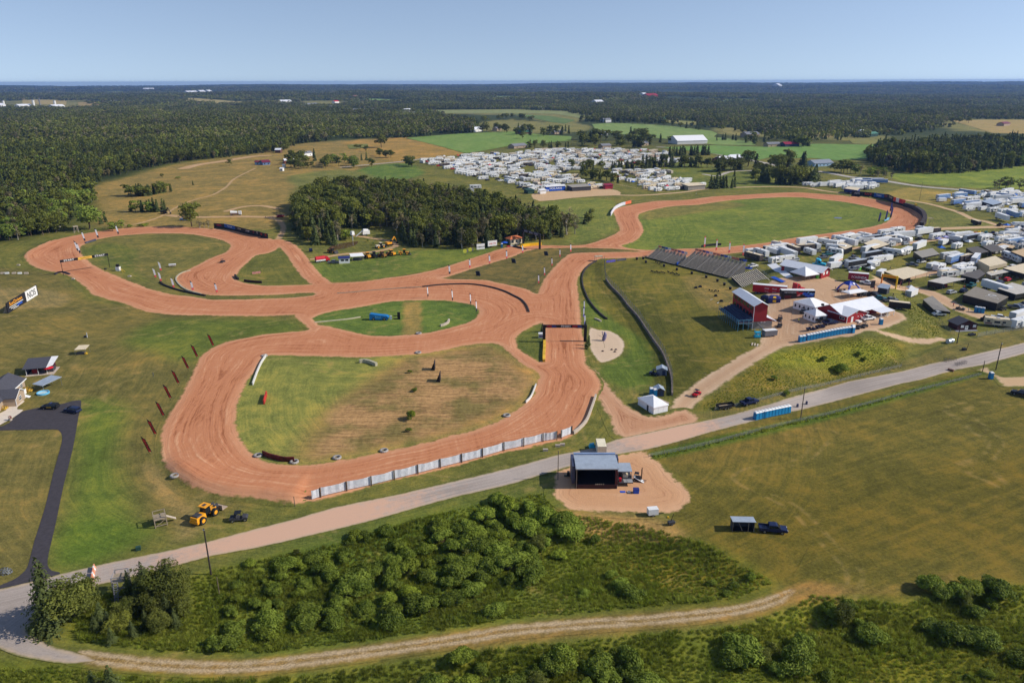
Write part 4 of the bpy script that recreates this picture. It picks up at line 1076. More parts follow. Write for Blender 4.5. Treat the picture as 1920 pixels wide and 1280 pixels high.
thicket([(1690,1115),(1760,1090),(1800,1075),(1870,1080),(1880,1110),(1930,1130),(1880,1140),(1800,1160),(1720,1150)],3.3,(2.0,3.8),'%s rounded willow shrub along the edge of the olive field',G2,(),0.9)
thicket([(1720,1180),(1800,1170),(1870,1190),(1850,1215),(1780,1210),(1740,1200)],3.2,(1.8,3.2),'%s dark willow shrub amid the yellow weeds',G2,(),0.8)
thicket([(1740,1280),(1930,1215),(2000,1260),(1980,1330),(1740,1340)],5.0,(1.4,2.8),'%s willow shrub low among the yellow weeds',G2,(),0.45)
G3='trees by the spruce and the wooden tower'
p=at(96,1170);plant('spruce',p.x,p.y,13.5,'big leaning spruce at the bend of the road',None,1.2)
for x,y,k,h in((142,1158,'fine',7.5),(160,1150,'fine',6.0),(122,1148,'spruce',7.0)):
 p=at(x,y);plant(k,p.x,p.y,h,{7.5:'broad bushy tree',6.0:'low dark bushy tree',7.0:'slim conifer'}[h]+' right beside the big leaning spruce',None,1.2)
for x,y,k,h in((245,1120,'spruce',6.5),(275,1125,'spruce',8.5),(300,1118,'fine',7.0),(322,1122,'spruce',8),(335,1130,'fine',6.0),(262,1140,'spruce',6.0),(290,1150,'fine',5.5),(315,1155,'spruce',5.0),(190,1165,'spruce',4.5),(205,1180,'spruce',4.5),(225,1185,'fine',4.0),(180,1185,'spruce',3.5),(235,1160,'fine',4.0),(210,1205,'spruce',3.6),(250,1195,'spruce',4.2),(275,1180,'spruce',4.0),(300,1185,'fine',4.2),(330,1175,'spruce',4.0),(345,1155,'fine',3.6)):
 p=at(x,y);plant(k,p.x,p.y,h*rng.uniform(.9,1.1),WORD[k]+(' close behind the wooden tower' if y<1135 else ' in the dark thicket below the wooden tower'),G3,1.1)
for x,y,h in((180,1310,5.5),(215,1315,7),(196,1320,5),(405,1320,3.2)):
 p=at(x,y);plant('spruce',p.x,p.y,h,'small conifer poking up in front of the farm track','conifers in front of the farm track',1.3)
for x,y in((768,700),(778,734),(771,786),(766,810)):
 p=at(x,y);plant('willow',p.x,p.y,1.6 if y!=786 else 3.0,'bushy shrub on the ditch line across the big infield','shrubs on the infield ditch',0.8)
for x,y,h in((1576,698,3.2),(1545,678,2.4),(1610,666,1.6),(1620,676,1.4),(1475,740,1.6),(1450,712,1.6)):
 p=at(x,y);plant('willow',p.x,p.y,h,('larger' if h>2 else 'small')+' dark shrub on the weedy bank below the toilets','shrubs on the weedy bank',1.0)
for x,y in((1098,616),(1100,654),(1104,648),(1017,622)):
 p=at(x,y);plant('conif',p.x,p.y,3.4,'stubby dark conifer by the foot of the finish gantry','stubby conifers at the finish gantry',1.1)
for x,y,h in((745,446,2),(690,453,1.6),(700,458,1.4),(655,447,5.5),(648,449,6.0)):
 p=at(x,y);plant('light',p.x,p.y,h,'round pale willow beside the brown pond' if h>4 else 'low green reed bush on the bank of the brown pond','bushes round the brown pond',1.3)
plant_all()
# ------------ rough grass
def tuft(seed,mat,h=0.9,n=34,wd=0.24):
 r=np.random.default_rng(seed)
 V=[];Fc=[]
 for i in range(n):
  a=r.uniform(0,6.28);b=r.uniform(0,.55);hh=h*r.uniform(.6,1.15);le=r.uniform(.1,.4)
  x,y=math.cos(a)*b,math.sin(a)*b
  u=np.array([-math.sin(a),math.cos(a),0])*wd*.16;o=np.array([math.cos(a),math.sin(a),0])*le
  k=len(V)
  V+=[np.array([x,y,-.1])-u,np.array([x,y,-.1])+u,np.array([x,y,hh*.65])+u*.9+o*.5,np.array([x,y,hh])+o+u*.2,np.array([x,y,hh*.65])-u*.9+o*.5]
  Fc.append([k,k+1,k+2,k+3,k+4])
 return as_mesh('tuft',(np.array(V),Fc),[mat])
def herb(seed,mat,h=0.8,wd=1.0,n=70):
 r=np.random.default_rng(seed)
 d=rand_dir(n,r);d[:,2]=np.abs(d[:,2])
 return as_mesh('herb',quads(d*np.array([wd/2,wd/2,h])*r.uniform(.5,1,(n,1)),d+rand_dir(n,r)*.6,r.uniform(.08,.18,n),1.8,r),[mat])
TUFTS=[tuft(1,L_grass),tuft(2,L_grass,1.0),tuft(3,L_grass,.8,40),herb(4,L_willow),herb(5,L_grass,.7,1.2),herb(6,L_willow,1.1,1.2)]
def rough(name,outlines,dens,hs,probs,label,avoid=()):
 A=[]
 for pts in outlines:
  P=gpoly(pts);A.append(scatter(P,dens,0.5))
 p=np.vstack(A)
 p=p[np.abs(p[:,0])<0.68*p[:,1]+24]
 for f,mg in avoid:p=p[f(p[:,0],p[:,1])<mg]
 n=len(p);r=np.random.default_rng(len(p))
 k=vnoise(p[:,0],p[:,1],7,2)
 s=r.uniform(.6,1.25,n)*hs*(.6+.8*k)
 return stuff(name,np.column_stack([p,H(p[:,0],p[:,1])+.02]),r.uniform(0,6.28,n),np.column_stack([s*1.15,s*1.15,s]),r.choice(6,n,p=probs),TUFTS,label)
LOWPX=[(130,1140),(160,1122),(330,1088),(480,1052),(620,1022),(760,980),(900,945),(1020,925),(1045,962),(1200,985),(1330,1022),(1450,1092),(1380,1122),(1200,1138),(960,1162),(640,1206),(480,1224),(300,1220),(150,1200)]
LOW2PX=[(480,1278),(720,1248),(960,1214),(1200,1190),(1400,1170),(1525,1116),(1700,1134),(1800,1092),(2150,1110),(2400,1400),(300,1400)]
rough('rough_grass',[LOWPX],0.7,.62,[.3,.24,.26,.05,.1,.05],'tall weeds and grass between the road and the farm track',[(f_farm,-0.6),(f_road,-0.8),(f_pad,0.0)])
rough('rough_grass',[LOW2PX,[(-90,1262),(150,1248),(360,1266),(480,1275),(480,1330),(-120,1330)]],0.7,.6,[.3,.24,.26,.05,.1,.05],'tall yellowish weeds in front of the farm track',[(f_farm,-0.6)])
rough('bank_weeds',[[(1312,765),(1345,738),(1425,682),(1500,653),(1605,636),(1680,642),(1700,668),(1690,690),(1600,706),(1440,745),(1330,772)],[(1690,546),(1712,560),(1760,606),(1765,640),(1700,640),(1705,600)]],0.9,0.24,[.36,.26,.38,0,0,0],'weeds on the bank below the blue toilets',[(f_yard,-.5)])
rough('ditch_weeds',[[(1222,862),(1330,836),(1440,808),(1560,780),(1720,735),(1838,702),(1842,697),(1720,728),(1560,772),(1440,800),(1330,828),(1216,854)]],0.7,0.5,[.2,.2,.2,.2,.1,.1],'green weeds in the ditch beside the road',[(f_road,-.5)])
# ------------ building with meshes
class B:
 def __init__(s):s.V=[];s.F=[];s.I=[];s.m=[]
 def mi(s,m):
  if m not in s.m:s.m.append(m)
  return s.m.index(m)
 def add(s,V,Fc,m):
  n=len(s.V);k=s.mi(m)
  s.V+=[tuple(map(float,v))for v in V];s.F+=[[int(i)+n for i in f]for f in Fc];s.I+=[k]*len(Fc)
  return s
 def hexa(s,b,t,m):
  """bottom and top outlines, counter-clockwise from above"""
  n=len(b)
  Fc=[list(range(n))[::-1],list(range(n,2*n))]+[[i,(i+1)%n,n+(i+1)%n,n+i]for i in range(n)]
  return s.add(list(b)+list(t),Fc,m)
 def box(s,x0,x1,y0,y1,z0,z1,m,tx=0.0,ty=0.0):
  return s.hexa([(x0,y0,z0),(x1,y0,z0),(x1,y1,z0),(x0,y1,z0)],[(x0+tx,y0+ty,z1),(x1-tx,y0+ty,z1),(x1-tx,y1-ty,z1),(x0+tx,y1-ty,z1)],m)
 def prism(s,prof,ax,lo,hi,m):
  """outline in (x,z) pushed along y, or in (y,z) pushed along x"""
  n=len(prof)
  f=(lambda a,b,c:(a,c,b))if ax=='y' else(lambda a,b,c:(c,a,b))
  V=[f(a,b,lo)for a,b in prof]+[f(a,b,hi)for a,b in prof]
  Fc=[list(range(n)),list(range(n,2*n))[::-1]]+[[i,n+i,n+(i+1)%n,(i+1)%n]for i in range(n)]
  return s.add(V,Fc,m)
 def cyl(s,p0,p1,r,m,r1=None,seg=8):
  p0=np.array(p0,float);p1=np.array(p1,float);d=p1-p0;d/=np.linalg.norm(d)
  u=np.cross(d,[0.9,0.31,0.2]);u/=np.linalg.norm(u);v=np.cross(d,u);r1=r if r1 is None else r1
  V=[p+q*(math.cos(a)*u+math.sin(a)*v)for p,q in((p0,r),(p1,r1))for a in[2*math.pi*k/seg for k in range(seg)]]
  return s.add(V,[[k,(k+1)%seg,seg+(k+1)%seg,seg+k]for k in range(seg)]+[list(range(seg))[::-1],list(range(seg,2*seg))],m)
 def face(s,pts,m):return s.add(pts,[list(range(len(pts)))],m)
 def slab(s,pts,th,m):
  """sheet of thickness th below the given corners"""
  return s.hexa([(x,y,z-th)for x,y,z in pts],pts,m)
 def gable(s,x0,x1,y0,y1,ze,zr,m,along='x',o=0.35,th=0.14):
  if along=='x':
   ym=(y0+y1)/2;k=(zr-ze)/(ym-y0)
   s.hexa([(x0-o,y0-o,ze-k*o),(x1+o,y0-o,ze-k*o),(x1+o,ym,zr),(x0-o,ym,zr)],[(x0-o,y0-o,ze-k*o+th),(x1+o,y0-o,ze-k*o+th),(x1+o,ym,zr+th),(x0-o,ym,zr+th)],m)
   s.hexa([(x0-o,ym+.002,zr),(x1+o,ym+.002,zr),(x1+o,y1+o,ze-k*o),(x0-o,y1+o,ze-k*o)],[(x0-o,ym+.002,zr+th),(x1+o,ym+.002,zr+th),(x1+o,y1+o,ze-k*o+th),(x0-o,y1+o,ze-k*o+th)],m)
  else:
   xm=(x0+x1)/2;k=(zr-ze)/(xm-x0)
   s.hexa([(x0-o,y0-o,ze-k*o),(xm,y0-o,zr),(xm,y1+o,zr),(x0-o,y1+o,ze-k*o)],[(x0-o,y0-o,ze-k*o+th),(xm,y0-o,zr+th),(xm,y1+o,zr+th),(x0-o,y1+o,ze-k*o+th)],m)
   s.hexa([(xm+.002,y0-o,zr),(x1+o,y0-o,ze-k*o),(x1+o,y1+o,ze-k*o),(xm+.002,y1+o,zr)],[(xm+.002,y0-o,zr+th),(x1+o,y0-o,ze-k*o+th),(x1+o,y1+o,ze-k*o+th),(xm+.002,y1+o,zr+th)],m)
  return s
 def mesh(s,name):
  me=mesh_np(name,np.array(s.V),s.F)
  for m in s.m:me.materials.append(m)
  me.polygons.foreach_set('material_index',np.array(s.I,np.int32))
  bm=bmesh.new();bm.from_mesh(me);bmesh.ops.recalc_face_normals(bm,faces=bm.faces);bm.to_mesh(me);bm.free()
  return me
 def put(s,name,parent=None,**kw):
  return put(name,s.mesh(name),parent,(),**kw)
WHITE=M('white_paint',(226,226,224),0.45,0.06);CREAM=M('cream_cloth',(214,198,168),0.8,0.08);GREYR=M('grey_cloth',(150,144,134),0.85,0.1)
BLACK=M('black_paint',(26,26,30),0.45,0.1);DARK=M('dark_grey',(62,62,66),0.7,0.12);GLASS=M('dark_glass',(24,30,38),0.08,0.0,spec=0.6)
RED=M('barn_red',(150,30,36),0.6,0.1,scale=0.4);RED2=M('bright_red',(196,30,44),0.5,0.08);BLUE=M('toilet_blue',(24,118,172),0.5,0.1);NAVY=M('navy',(40,46,110),0.6,0.1)
YEL=M('yellow_paint',(240,190,30),0.5,0.08);ORG=M('orange_paint',(226,130,30),0.5,0.08);TYRE=M('tyre_rubber',(34,33,33),0.9,0.15);STEEL=M('steel',(150,154,158),0.35,0.12,metal=0.7)
METALR=M('white_metal_roof',(226,228,232),0.4,0.05);GALV=M('galvanised_roof',(176,186,196),0.4,0.1,metal=0.3);WOOD=M('weathered_wood',(150,136,116),0.9,0.2,scale=3.0);POLEW=M('pole_wood',(112,98,82),0.9,0.2)
CONC=M('concrete',(186,172,156),0.9,0.15);TENT=M('tent_white',(232,232,232),0.7,0.04);DKBLUE=M('dark_blue_paint',(26,36,70),0.35,0.08);SILV=M('silver_paint',(176,180,184),0.3,0.06)
CYAN=M('cyan_sheet',(40,170,206),0.6,0.12);RBLUE=M('royal_blue',(30,84,190),0.55,0.1);SHING=M('shingles',(74,74,82),0.9,0.15,scale=2.0);TAN=M('tan_siding',(166,146,124),0.8,0.06);TERRA=M('terracotta_roof',(196,110,66),0.8,0.15,scale=1.5)
TARPW=M('white_tarp',(212,214,220),0.75,0.14,scale=1.2);GREEN=M('lime_green',(90,190,50),0.5,0.1);SKIN=M('skin',(196,150,124),0.6,0.05);DENIM=M('denim',(52,62,88),0.9,0.1);HIVIS=M('hi_vis',(206,220,60),0.7,0.05)
CRIM=M('crimson',(140,24,50),0.45,0.06);TEAL=M('teal_paint',(50,110,116),0.4,0.1);GRAPH=M('purple_grey',(120,112,140),0.7,0.2);MAROON=M('maroon',(110,40,60),0.6,0.1);PINK=M('pink_cloth',(226,150,150),0.8,0.1);DGREEN=M('dark_green',(40,70,60),0.6,0.1)
def ang(a,b):return math.atan2(b[1]-a[1],b[0]-a[0])
def frame(name,label,cat,pA,pB,group=None):
 """a thing whose x axis runs from photograph place A to B on the ground; returns it and the length"""
 a,b=at(*pA),at(*pB)
 t=thing(name,label,cat,(a.x,a.y,min(a.z,b.z)-0.02),ang(a,b),group)
 return t,(b-a).xy.length
FCACHE={}
def text_me(s,size,m,bold=0.012):
 k=(s,size,m.name)
 if k not in FCACHE:
  c=bpy.data.curves.new('lettering','FONT');c.body=s;c.size=size;c.align_x='CENTER';c.align_y='CENTER'
  c.extrude=0.004;c.offset=bold*size
  o=bpy.data.objects.new('lettering',c);COL.objects.link(o)
  me=bpy.data.meshes.new_from_object(o.evaluated_get(bpy.context.evaluated_depsgraph_get()))
  bpy.data.objects.remove(o);bpy.data.curves.remove(c)
  me.materials.clear();me.materials.append(m);me.name='lettering'
  FCACHE[k]=me
 return FCACHE[k]
def lettering(s,size,m,parent,loc,rot=(math.pi/2,0,0),sx=1.0,name='lettering'):
 o=bpy.data.objects.new(name,text_me(s,size,m));COL.objects.link(o);o.parent=parent
 o.location=loc;o.rotation_euler=rot;o.scale=(sx,1,1);return o
def copy_tree(o,parent=None):
 c=o.copy();COL.objects.link(c)
 if parent is not None:c.parent=parent
 for ch in list(o.children):copy_tree(ch,c)
 return c
def dup(proto,loc,rz,label,group=None,scale=None):
 c=copy_tree(proto);c.location=loc;c.rotation_euler=(0,0,rz);c['label']=label
 if group:c['group']=group
 if scale:c.scale=scale
 return c
 # ------------ vehicles (x forward)
def wheels(t,spots,r,wd,rim=STEEL,sub=False):
 for x,y in spots:
  b=B().cyl((x,y-wd/2,r),(x,y+wd/2,r),r,TYRE,seg=14)
  if sub:
   o=b.put('wheel',t)
   B().cyl((x,y-wd/2-.02,r),(x,y+wd/2+.02,r),r*.55,rim,seg=12).put('rim',o)
  else:
   b.cyl((x,y-wd/2-.015,r),(x,y+wd/2+.015,r),r*.55,rim,seg=10);b.put('wheel',t)
def smooth_body(b,prof,hw,m,tuck=0.12,zt=None):
 """car body: side outline (x,z) with the upper part drawn in"""
 zs=[z for x,z in prof];z0=zt if zt else 0.95
 f=lambda z:hw-tuck*max(0,(z-z0))/max(0.01,max(zs)-z0)if z>z0 else hw
 n=len(prof)
 V=[(x,-f(z),z)for x,z in prof]+[(x,f(z),z)for x,z in prof]
 b.add(V,[list(range(n)),list(range(n,2*n))[::-1]]+[[i,n+i,n+(i+1)%n,(i+1)%n]for i in range(n)],m)
def make_pickup(col,name='pickup_truck',cab_long=True):
 t=thing(name,'','pickup truck',(0,0,0))
 b=B()
 smooth_body(b,[(-2.8,.55),(2.75,.5),(2.85,.75),(2.75,1.05),(1.55,1.15),(1.2,1.15),(-.95,1.15),(-.95,.95),(-2.8,.95)],.98,col,0.04)
 b.box(-2.8,-.98,-.98,-.88,.9,1.2,col);b.box(-2.8,-.98,.88,.98,.9,1.2,col);b.box(-2.85,-2.75,-.98,.98,.6,1.2,col)
 b.put('body',t)
 c=B();smooth_body(c,[(-1.0,1.15),(1.5,1.15),(.75,1.8),(.45,1.9),(-.75,1.9),(-.95,1.8)],.93,col,0.2,1.15);c.put('cab',t)
 g=B()
 g.face([(1.50,-.80,1.19),(1.50,.80,1.19),(.80,.72,1.80),(.80,-.72,1.80)],GLASS)
 g.face([(-1.01,-.75,1.25),(-1.01,.75,1.25),(-.985,.68,1.72),(-.985,-.68,1.72)],GLASS)
 for s in(-1,1):g.face([(1.15,s*.935,1.22),(-.85,s*.935,1.22),(-.85,s*.80,1.74),(.75,s*.80,1.74)],GLASS)
 g.put('window',t)
 wheels(t,[(1.75,-.88),(1.75,.88),(-1.75,-.88),(-1.75,.88)],.40,.27)
 for s in(-.7,.7):B().box(2.78,2.87,s-.16,s+.16,.78,.96,M('lamp_lens',(220,220,214),.2)).put('headlight',t)
 return t
def make_suv(col,name='parked_car',van=False):
 t=thing(name,'','car',(0,0,0))
 b=B();smooth_body(b,[(-2.35,.5),(2.3,.45),(2.4,.7),(2.3,1.0),(1.2,1.1),(-2.3,1.1),(-2.4,.8)],.93,col,0.04);b.put('body',t)
 c=B();smooth_body(c,[(-2.3,1.08),(1.25,1.08),(.5,1.66),(.2,1.74),(-1.9,1.74),(-2.2,1.6)]if not van else[(-2.35,1.08),(1.7,1.08),(1.2,1.85),(.9,2.0),(-2.2,2.0),(-2.35,1.9)],.88,col,0.2,1.1);c.put('cabin',t)
 g=B();k=.18 if not van else.45
 g.face([(1.22+k*.9,-.78,1.12),(1.22+k*.9,.78,1.12),(.58+k*1.6,.70,1.62+k*.6),(.58+k*1.6,-.70,1.62+k*.6)],GLASS)
 for s in(-1,1):
  for x0,x1 in((.75,-.45),(-.55,-1.35),(-1.43,-2.05)):g.face([(x0,s*.895,1.16),(x1,s*.895,1.16),(x1,s*.77,1.60),(x0-(.35 if x0>0 else 0),s*.77,1.60)],GLASS)
 g.face([(-2.36,-.7,1.15),(-2.36,.7,1.15),(-2.26,.6,1.58),(-2.26,-.6,1.58)],GLASS)
 g.put('window',t)
 wheels(t,[(1.45,-.82),(1.45,.82),(-1.45,-.82),(-1.45,.82)],.36,.24)
 for s in(-.65,.65):B().box(2.34,2.42,s-.16,s+.16,.72,.88,M('lamp_lens',(220,220,214),.2)).put('headlight',t)
 return t
def make_utv(col,name='utility_vehicle'):
 t=thing(name,'','utility vehicle',(0,0,0))
 b=B();smooth_body(b,[(-1.6,.4),(1.5,.4),(1.6,.7),(1.3,.95),(.6,1.0),(.5,.6),(-.6,.6),(-.7,.95),(-1.6,.9)],.7,col,.03);b.put('body',t)
 f=B()
 for s in(-.66,.66):
  f.cyl((.75,s,.95),(.35,s*.9,1.85),.04,BLACK,seg=5);f.cyl((-.75,s,.9),(-.65,s*.9,1.85),.04,BLACK,seg=5)
  f.cyl((.35,s*.9,1.85),(-.65,s*.9,1.85),.04,BLACK,seg=5)
 f.put('roll_cage',t)
 B().box(-.75,.45,-.66,.66,1.84,1.9,BLACK,.05,.05).put('roof',t)
 B().box(-.45,.0,-.6,.6,.6,.82,DARK).box(-.55,-.42,-.6,.6,.6,1.3,DARK).put('seat',t)
 wheels(t,[(1.1,-.68),(1.1,.68),(-1.1,-.68),(-1.1,.68)],.36,.28)
 return t
WIN=M('window_tint',(48,56,68),0.15,0.05)
def make_box_trailer(L,H_,col,roof,name='cargo_trailer',stripe=None,semi=False,cat='trailer'):
 t=thing(name,'',cat,(0,0,0))
 z0=1.1 if semi else.55
 b=B().box(-L/2,L/2,-1.25,1.25,z0,H_,col)
 if not semi:b.prism([(L/2,z0),(L/2+.5,z0),(L/2+.5,H_*.8),(L/2,H_)],'y',-1.1,1.1,col)
 if stripe:
  for s in(-1,1):b.box(-L/2,L/2,s*1.252-.004,s*1.252+.004,z0+.3,z0+.75,stripe)
 b.put('body',t)
 B().box(-L/2+.03,L/2-.03,-1.22,1.22,H_,H_+.05,roof).put('roof',t)
 B().box(-L/2-.03,-L/2,-1.1,1.1,z0+.1,H_-.1,SILV).put('door',t)
 if semi:wheels(t,[(-L/2+1.5,s)for s in(-1.0,1.0)]+[(-L/2+2.8,s)for s in(-1.0,1.0)],.5,.5)
 else:
  wheels(t,[(-.5,-1.15),(-.5,1.15),(.5,-1.15),(.5,1.15)],.36,.22)
  B().prism([(L/2+.4,.45),(L/2+1.6,.42),(L/2+1.6,.55),(L/2+.4,.65)],'y',-.08,.08,BLACK).put('hitch',t)
 return t
def make_camper(L,col,roof,kind='travel',stripe=TAN):
 nm={'travel':'travel_trailer','fifth':'fifth_wheel_camper','motor':'motorhome'}[kind]
 t=thing(nm,'','camper' if kind!='motor' else 'motorhome',(0,0,0))
 b=B()
 if kind=='travel':prof=[(-L/2,.6),(L/2-.3,.6),(L/2,1.1),(L/2-.1,2.5),(L/2-.6,3.1),(-L/2,3.1)]
 elif kind=='fifth':prof=[(-L/2,.6),(L/2-2.4,.6),(L/2-2.2,1.7),(L/2-.2,1.8),(L/2,2.6),(L/2-.7,3.75),(L/2-2.6,3.7),(-L/2,3.4)]
 else:prof=[(-L/2,.5),(L/2,.5),(L/2+.05,1.5),(L/2-.25,3.1),(L/2-.6,3.3),(-L/2,3.3)]
 b.prism(prof,'y',-1.24,1.24,col)
 for s in(-1,1):b.box(-L/2+.1,L/2-2.5,s*1.245-.004,s*1.245+.004,.95,1.35,stripe)
 b.box(-L*.22,L*.12,-1.7,-1.2,.75,2.9,col)
 b.put('body',t)
 zt=max(z for x,z in prof)-(.35 if kind=='fifth' else 0)
 B().box(-L/2+.05,L/2-(2.7 if kind=='fifth' else.7),-1.2,1.2,zt,zt+.04,roof).put('roof',t)
 B().box(-.5,.5,-.4,.4,zt+.04,zt+.35,WHITE,.1,.08).put('air_conditioner',t)
 w=B()
 for s in(-1,1):
  for x0,x1 in((-L*.42,-L*.30),(L*.16,L*.28)):w.box(x0,x1,s*1.25-.008,s*1.25+.008,1.6,2.3,WIN)
 w.box(-L*.16,L*.06,-1.712,-1.695,1.5,2.3,WIN)
 if kind=='motor':w.face([(L/2+.045,-1.1,1.6),(L/2+.045,1.1,1.6),(L/2-.22,1.1,2.95),(L/2-.22,-1.1,2.95)],GLASS)
 w.put('window',t)
 wheels(t,[(-.9,-1.12),(-.9,1.12),(.2,-1.12),(.2,1.12)]if kind!='motor' else[(L/2-1.4,-1.12),(L/2-1.4,1.12),(-L/2+2.4,-1.12),(-L/2+2.4,1.12)],.38,.24)
 return t
def make_canopy(col,sz=3.0,wall=None):
 t=thing('canopy_tent','','canopy',(0,0,0));h=sz/2
 b=B();P=[(-h,-h),(h,-h),(h,h),(-h,h)]
 for i in range(4):
  p,q=P[i],P[(i+1)%4]
  b.add([(p[0],p[1],2.35),(q[0],q[1],2.35),(0,0,3.2+sz*.06),(p[0],p[1],2.1),(q[0],q[1],2.1)],[[0,1,2],[3,4,1,0]],col)
 b.put('cover',t)
 l=B()
 for x,y in P:l.cyl((x*.97,y*.97,0),(x*.97,y*.97,2.3),.04,STEEL,seg=5)
 l.put('frame',t)
 return t
def make_semi_cab(col):
 t=thing('semi_tractor','','truck',(0,0,0))
 b=B();b.prism([(-2.8,.9),(3.0,.7),(3.1,1.6),(1.1,1.9),(.8,2.9),(.2,3.5),(-1.3,3.7),(-1.5,1.2),(-2.8,1.1)],'y',-1.15,1.15,col);b.put('body',t)
 g=B().face([(1.12,-1.0,1.95),(1.12,1.0,1.95),(.84,1.0,2.75),(.84,-1.0,2.75)],GLASS)
 for s in(-1,1):g.face([(.8,s*1.16,1.9),(-.2,s*1.16,1.9),(-.2,s*1.16,2.6),(.6,s*1.16,2.6)],GLASS)
 g.put('window',t)
 wheels(t,[(2.2,-1.0),(2.2,1.0),(-1.6,-1.0),(-1.6,1.0),(-2.5,-1.0),(-2.5,1.0)],.5,.4)
 for s in(-1,1):B().cyl((-.9,s*1.2,1.0),(-.9,s*1.2,3.9),.1,STEEL).put('exhaust_stack',t)
 return t
PROTO={}
def proto(key,fn):
 if key not in PROTO:PROTO[key]=fn()
 return PROTO[key]
USED=set();OCC=[]
def park(key,fn,x,y,rz,label,group=None,cat=None):
 """the first one of a kind is moved into place, the others are copies with their parts"""
 p=proto(key,fn)
 z=hz(x,y);OCC.append((x,y,4.6 if key[:2]in('st','mh','fw')else 3.2))
 if key in USED:
  o=copy_tree(p);
 else:o=p;USED.add(key)
 o.location=(x,y,z);o.rotation_euler=(0,0,rz);o['label']=label
 if 'group' in o.keys()and not group:del o['group']
 if group:o['group']=group
 if cat:o['category']=cat
 return o
def park_px(key,fn,pA,pB,label,group=None):
 """stand between the tail place A and the nose place B"""
 a,b=at(*pA),at(*pB)
 return park(key,fn,(a.x+b.x)/2,(a.y+b.y)/2,ang(a,b),label,group)
KF={'pk_black':lambda:make_pickup(BLACK),'pk_blue':lambda:make_pickup(DKBLUE),'pk_white':lambda:make_pickup(WHITE),'pk_grey':lambda:make_pickup(M('grey_paint',(110,112,118),.35)),'pk_teal':lambda:make_pickup(TEAL),'pk_red':lambda:make_pickup(RED2),'car_black':lambda:make_suv(BLACK),'car_white':lambda:make_suv(WHITE),'car_silver':lambda:make_suv(SILV),'car_red':lambda:make_suv(RED2),'car_blue':lambda:make_suv(DKBLUE),'van_white':lambda:make_suv(WHITE,'passenger_van',True),'utv_black':lambda:make_utv(DARK),'utv_red':lambda:make_utv(RED2),'utv_blue':lambda:make_utv(DKBLUE),'ct_white':lambda:make_box_trailer(7,2.9,WHITE,WHITE),'ct_black':lambda:make_box_trailer(7,2.8,BLACK,CREAM),'ct_grey':lambda:make_box_trailer(6,2.7,SILV,WHITE),'st_white':lambda:make_box_trailer(14,4.1,WHITE,WHITE,'race_hauler',None,True),'st_blue':lambda:make_box_trailer(14,4.1,M('pale_blue_paint',(120,150,190),.4),WHITE,'race_hauler',RBLUE,True),'st_dark':lambda:make_box_trailer(13,4.0,BLACK,SILV,'race_hauler',SILV,True),'st_red':lambda:make_box_trailer(13,4.0,RED2,WHITE,'race_hauler',WHITE,True),'st_graph':lambda:make_box_trailer(13,4.0,WHITE,WHITE,'race_hauler',ORG,True),'tt_white':lambda:make_camper(8,WHITE,WHITE),'tt_grey':lambda:make_camper(7.5,M('light_grey_paint',(186,188,192),.5),GREYR,'travel',BLACK),'fw_tan':lambda:make_camper(10,M('tan_paint',(188,170,146),.5),CREAM,'fifth',DARK),'mh_red':lambda:make_camper(10,WHITE,CREAM,'motor',MAROON),'tt_cream':lambda:make_camper(8.5,CREAM,CREAM,'travel',MAROON),'fw_white':lambda:make_camper(10.5,WHITE,WHITE,'fifth',DARK),'fw_cream':lambda:make_camper(10,M('beige_paint',(206,192,170),.5),CREAM,'fifth',MAROON),'mh_white':lambda:make_camper(10,WHITE,WHITE,'motor',GRAPH),'mh_dark':lambda:make_camper(11,M('bronze_paint',(84,76,74),.4),CREAM,'motor',BLACK),'cn_white':lambda:make_canopy(TENT),'cn_red':lambda:make_canopy(M('red_cloth',(214,60,70),.8)),'cn_blue':lambda:make_canopy(M('blue_cloth',(50,110,200),.8)),'cn_black':lambda:make_canopy(BLACK),'cn_lilac':lambda:make_canopy(M('lilac_cloth',(170,168,210),.8)),'cab_cyan':lambda:make_semi_cab(CYAN),'cab_red':lambda:make_semi_cab(RED2),'cab_white':lambda:make_semi_cab(WHITE),}
# ------------ announcers' tower on the hill
t,L=frame('announcer_tower','tall red tower building with white gable roof and blue spectator deck','building',(1410,618),(1435,617))
B().box(0,5,0,19,3.0,9.0,RED).prism([(0,9.0),(5,9.0),(2.5,10.2)],'y',0,19,RED).put('wall',t)
B().box(.3,7.6,.6,18.5,-1.5,2.95,M('grey_block',(150,146,140),.9)).put('base_wall',t)
B().gable(0,5,0,19,9.0,10.25,METALR,'y',.5).put('roof',t)
w=B()
for i in range(6):w.box(-.03,.0,1.2+i*2.9,3.4+i*2.9,4.2,5.6,GLASS).box(-.03,.0,1.2+i*2.9,3.4+i*2.9,6.8,8.2,GLASS)
w.put('window',t)
B().slab([(4.98,.2,4.6),(9.0,.2,2.9),(9.0,15,2.9),(4.98,15,4.6)],.15,METALR).put('lean_to_roof',t)
B().box(5.05,8.2,.5,14.5,3.0,3.3,RED).prism([(5.02,3.0),(8.6,3.0),(5.02,4.3)],'y',.45,.6,RED).put('lean_to_wall',t)
d=B().box(-5.6,-.05,-.5,18,2.6,2.8,M('deck_board',(96,88,84),.9))
for i in range(4):d.box(-1.4-i*1.2,-.2-i*1.2,0,17.6,2.8,4.6-i*.45,DENIM)
d.put('deck',t)
r=B()
CYR=M('blue_railing',(96,160,186),.5)
for y in np.arange(-.5,18.2,1.85):r.box(-5.62,-5.54,y-.04,y+.04,-1.6,3.9,CYR)
for z in(2.5,3.2,3.9):r.box(-5.62,-5.54,-.5,18,z-.05,z+.05,CYR)
for x in(-5.6,-3.7,-1.8):r.box(x,x+.1,-.55,-.45,-1.6,3.9,CYR)
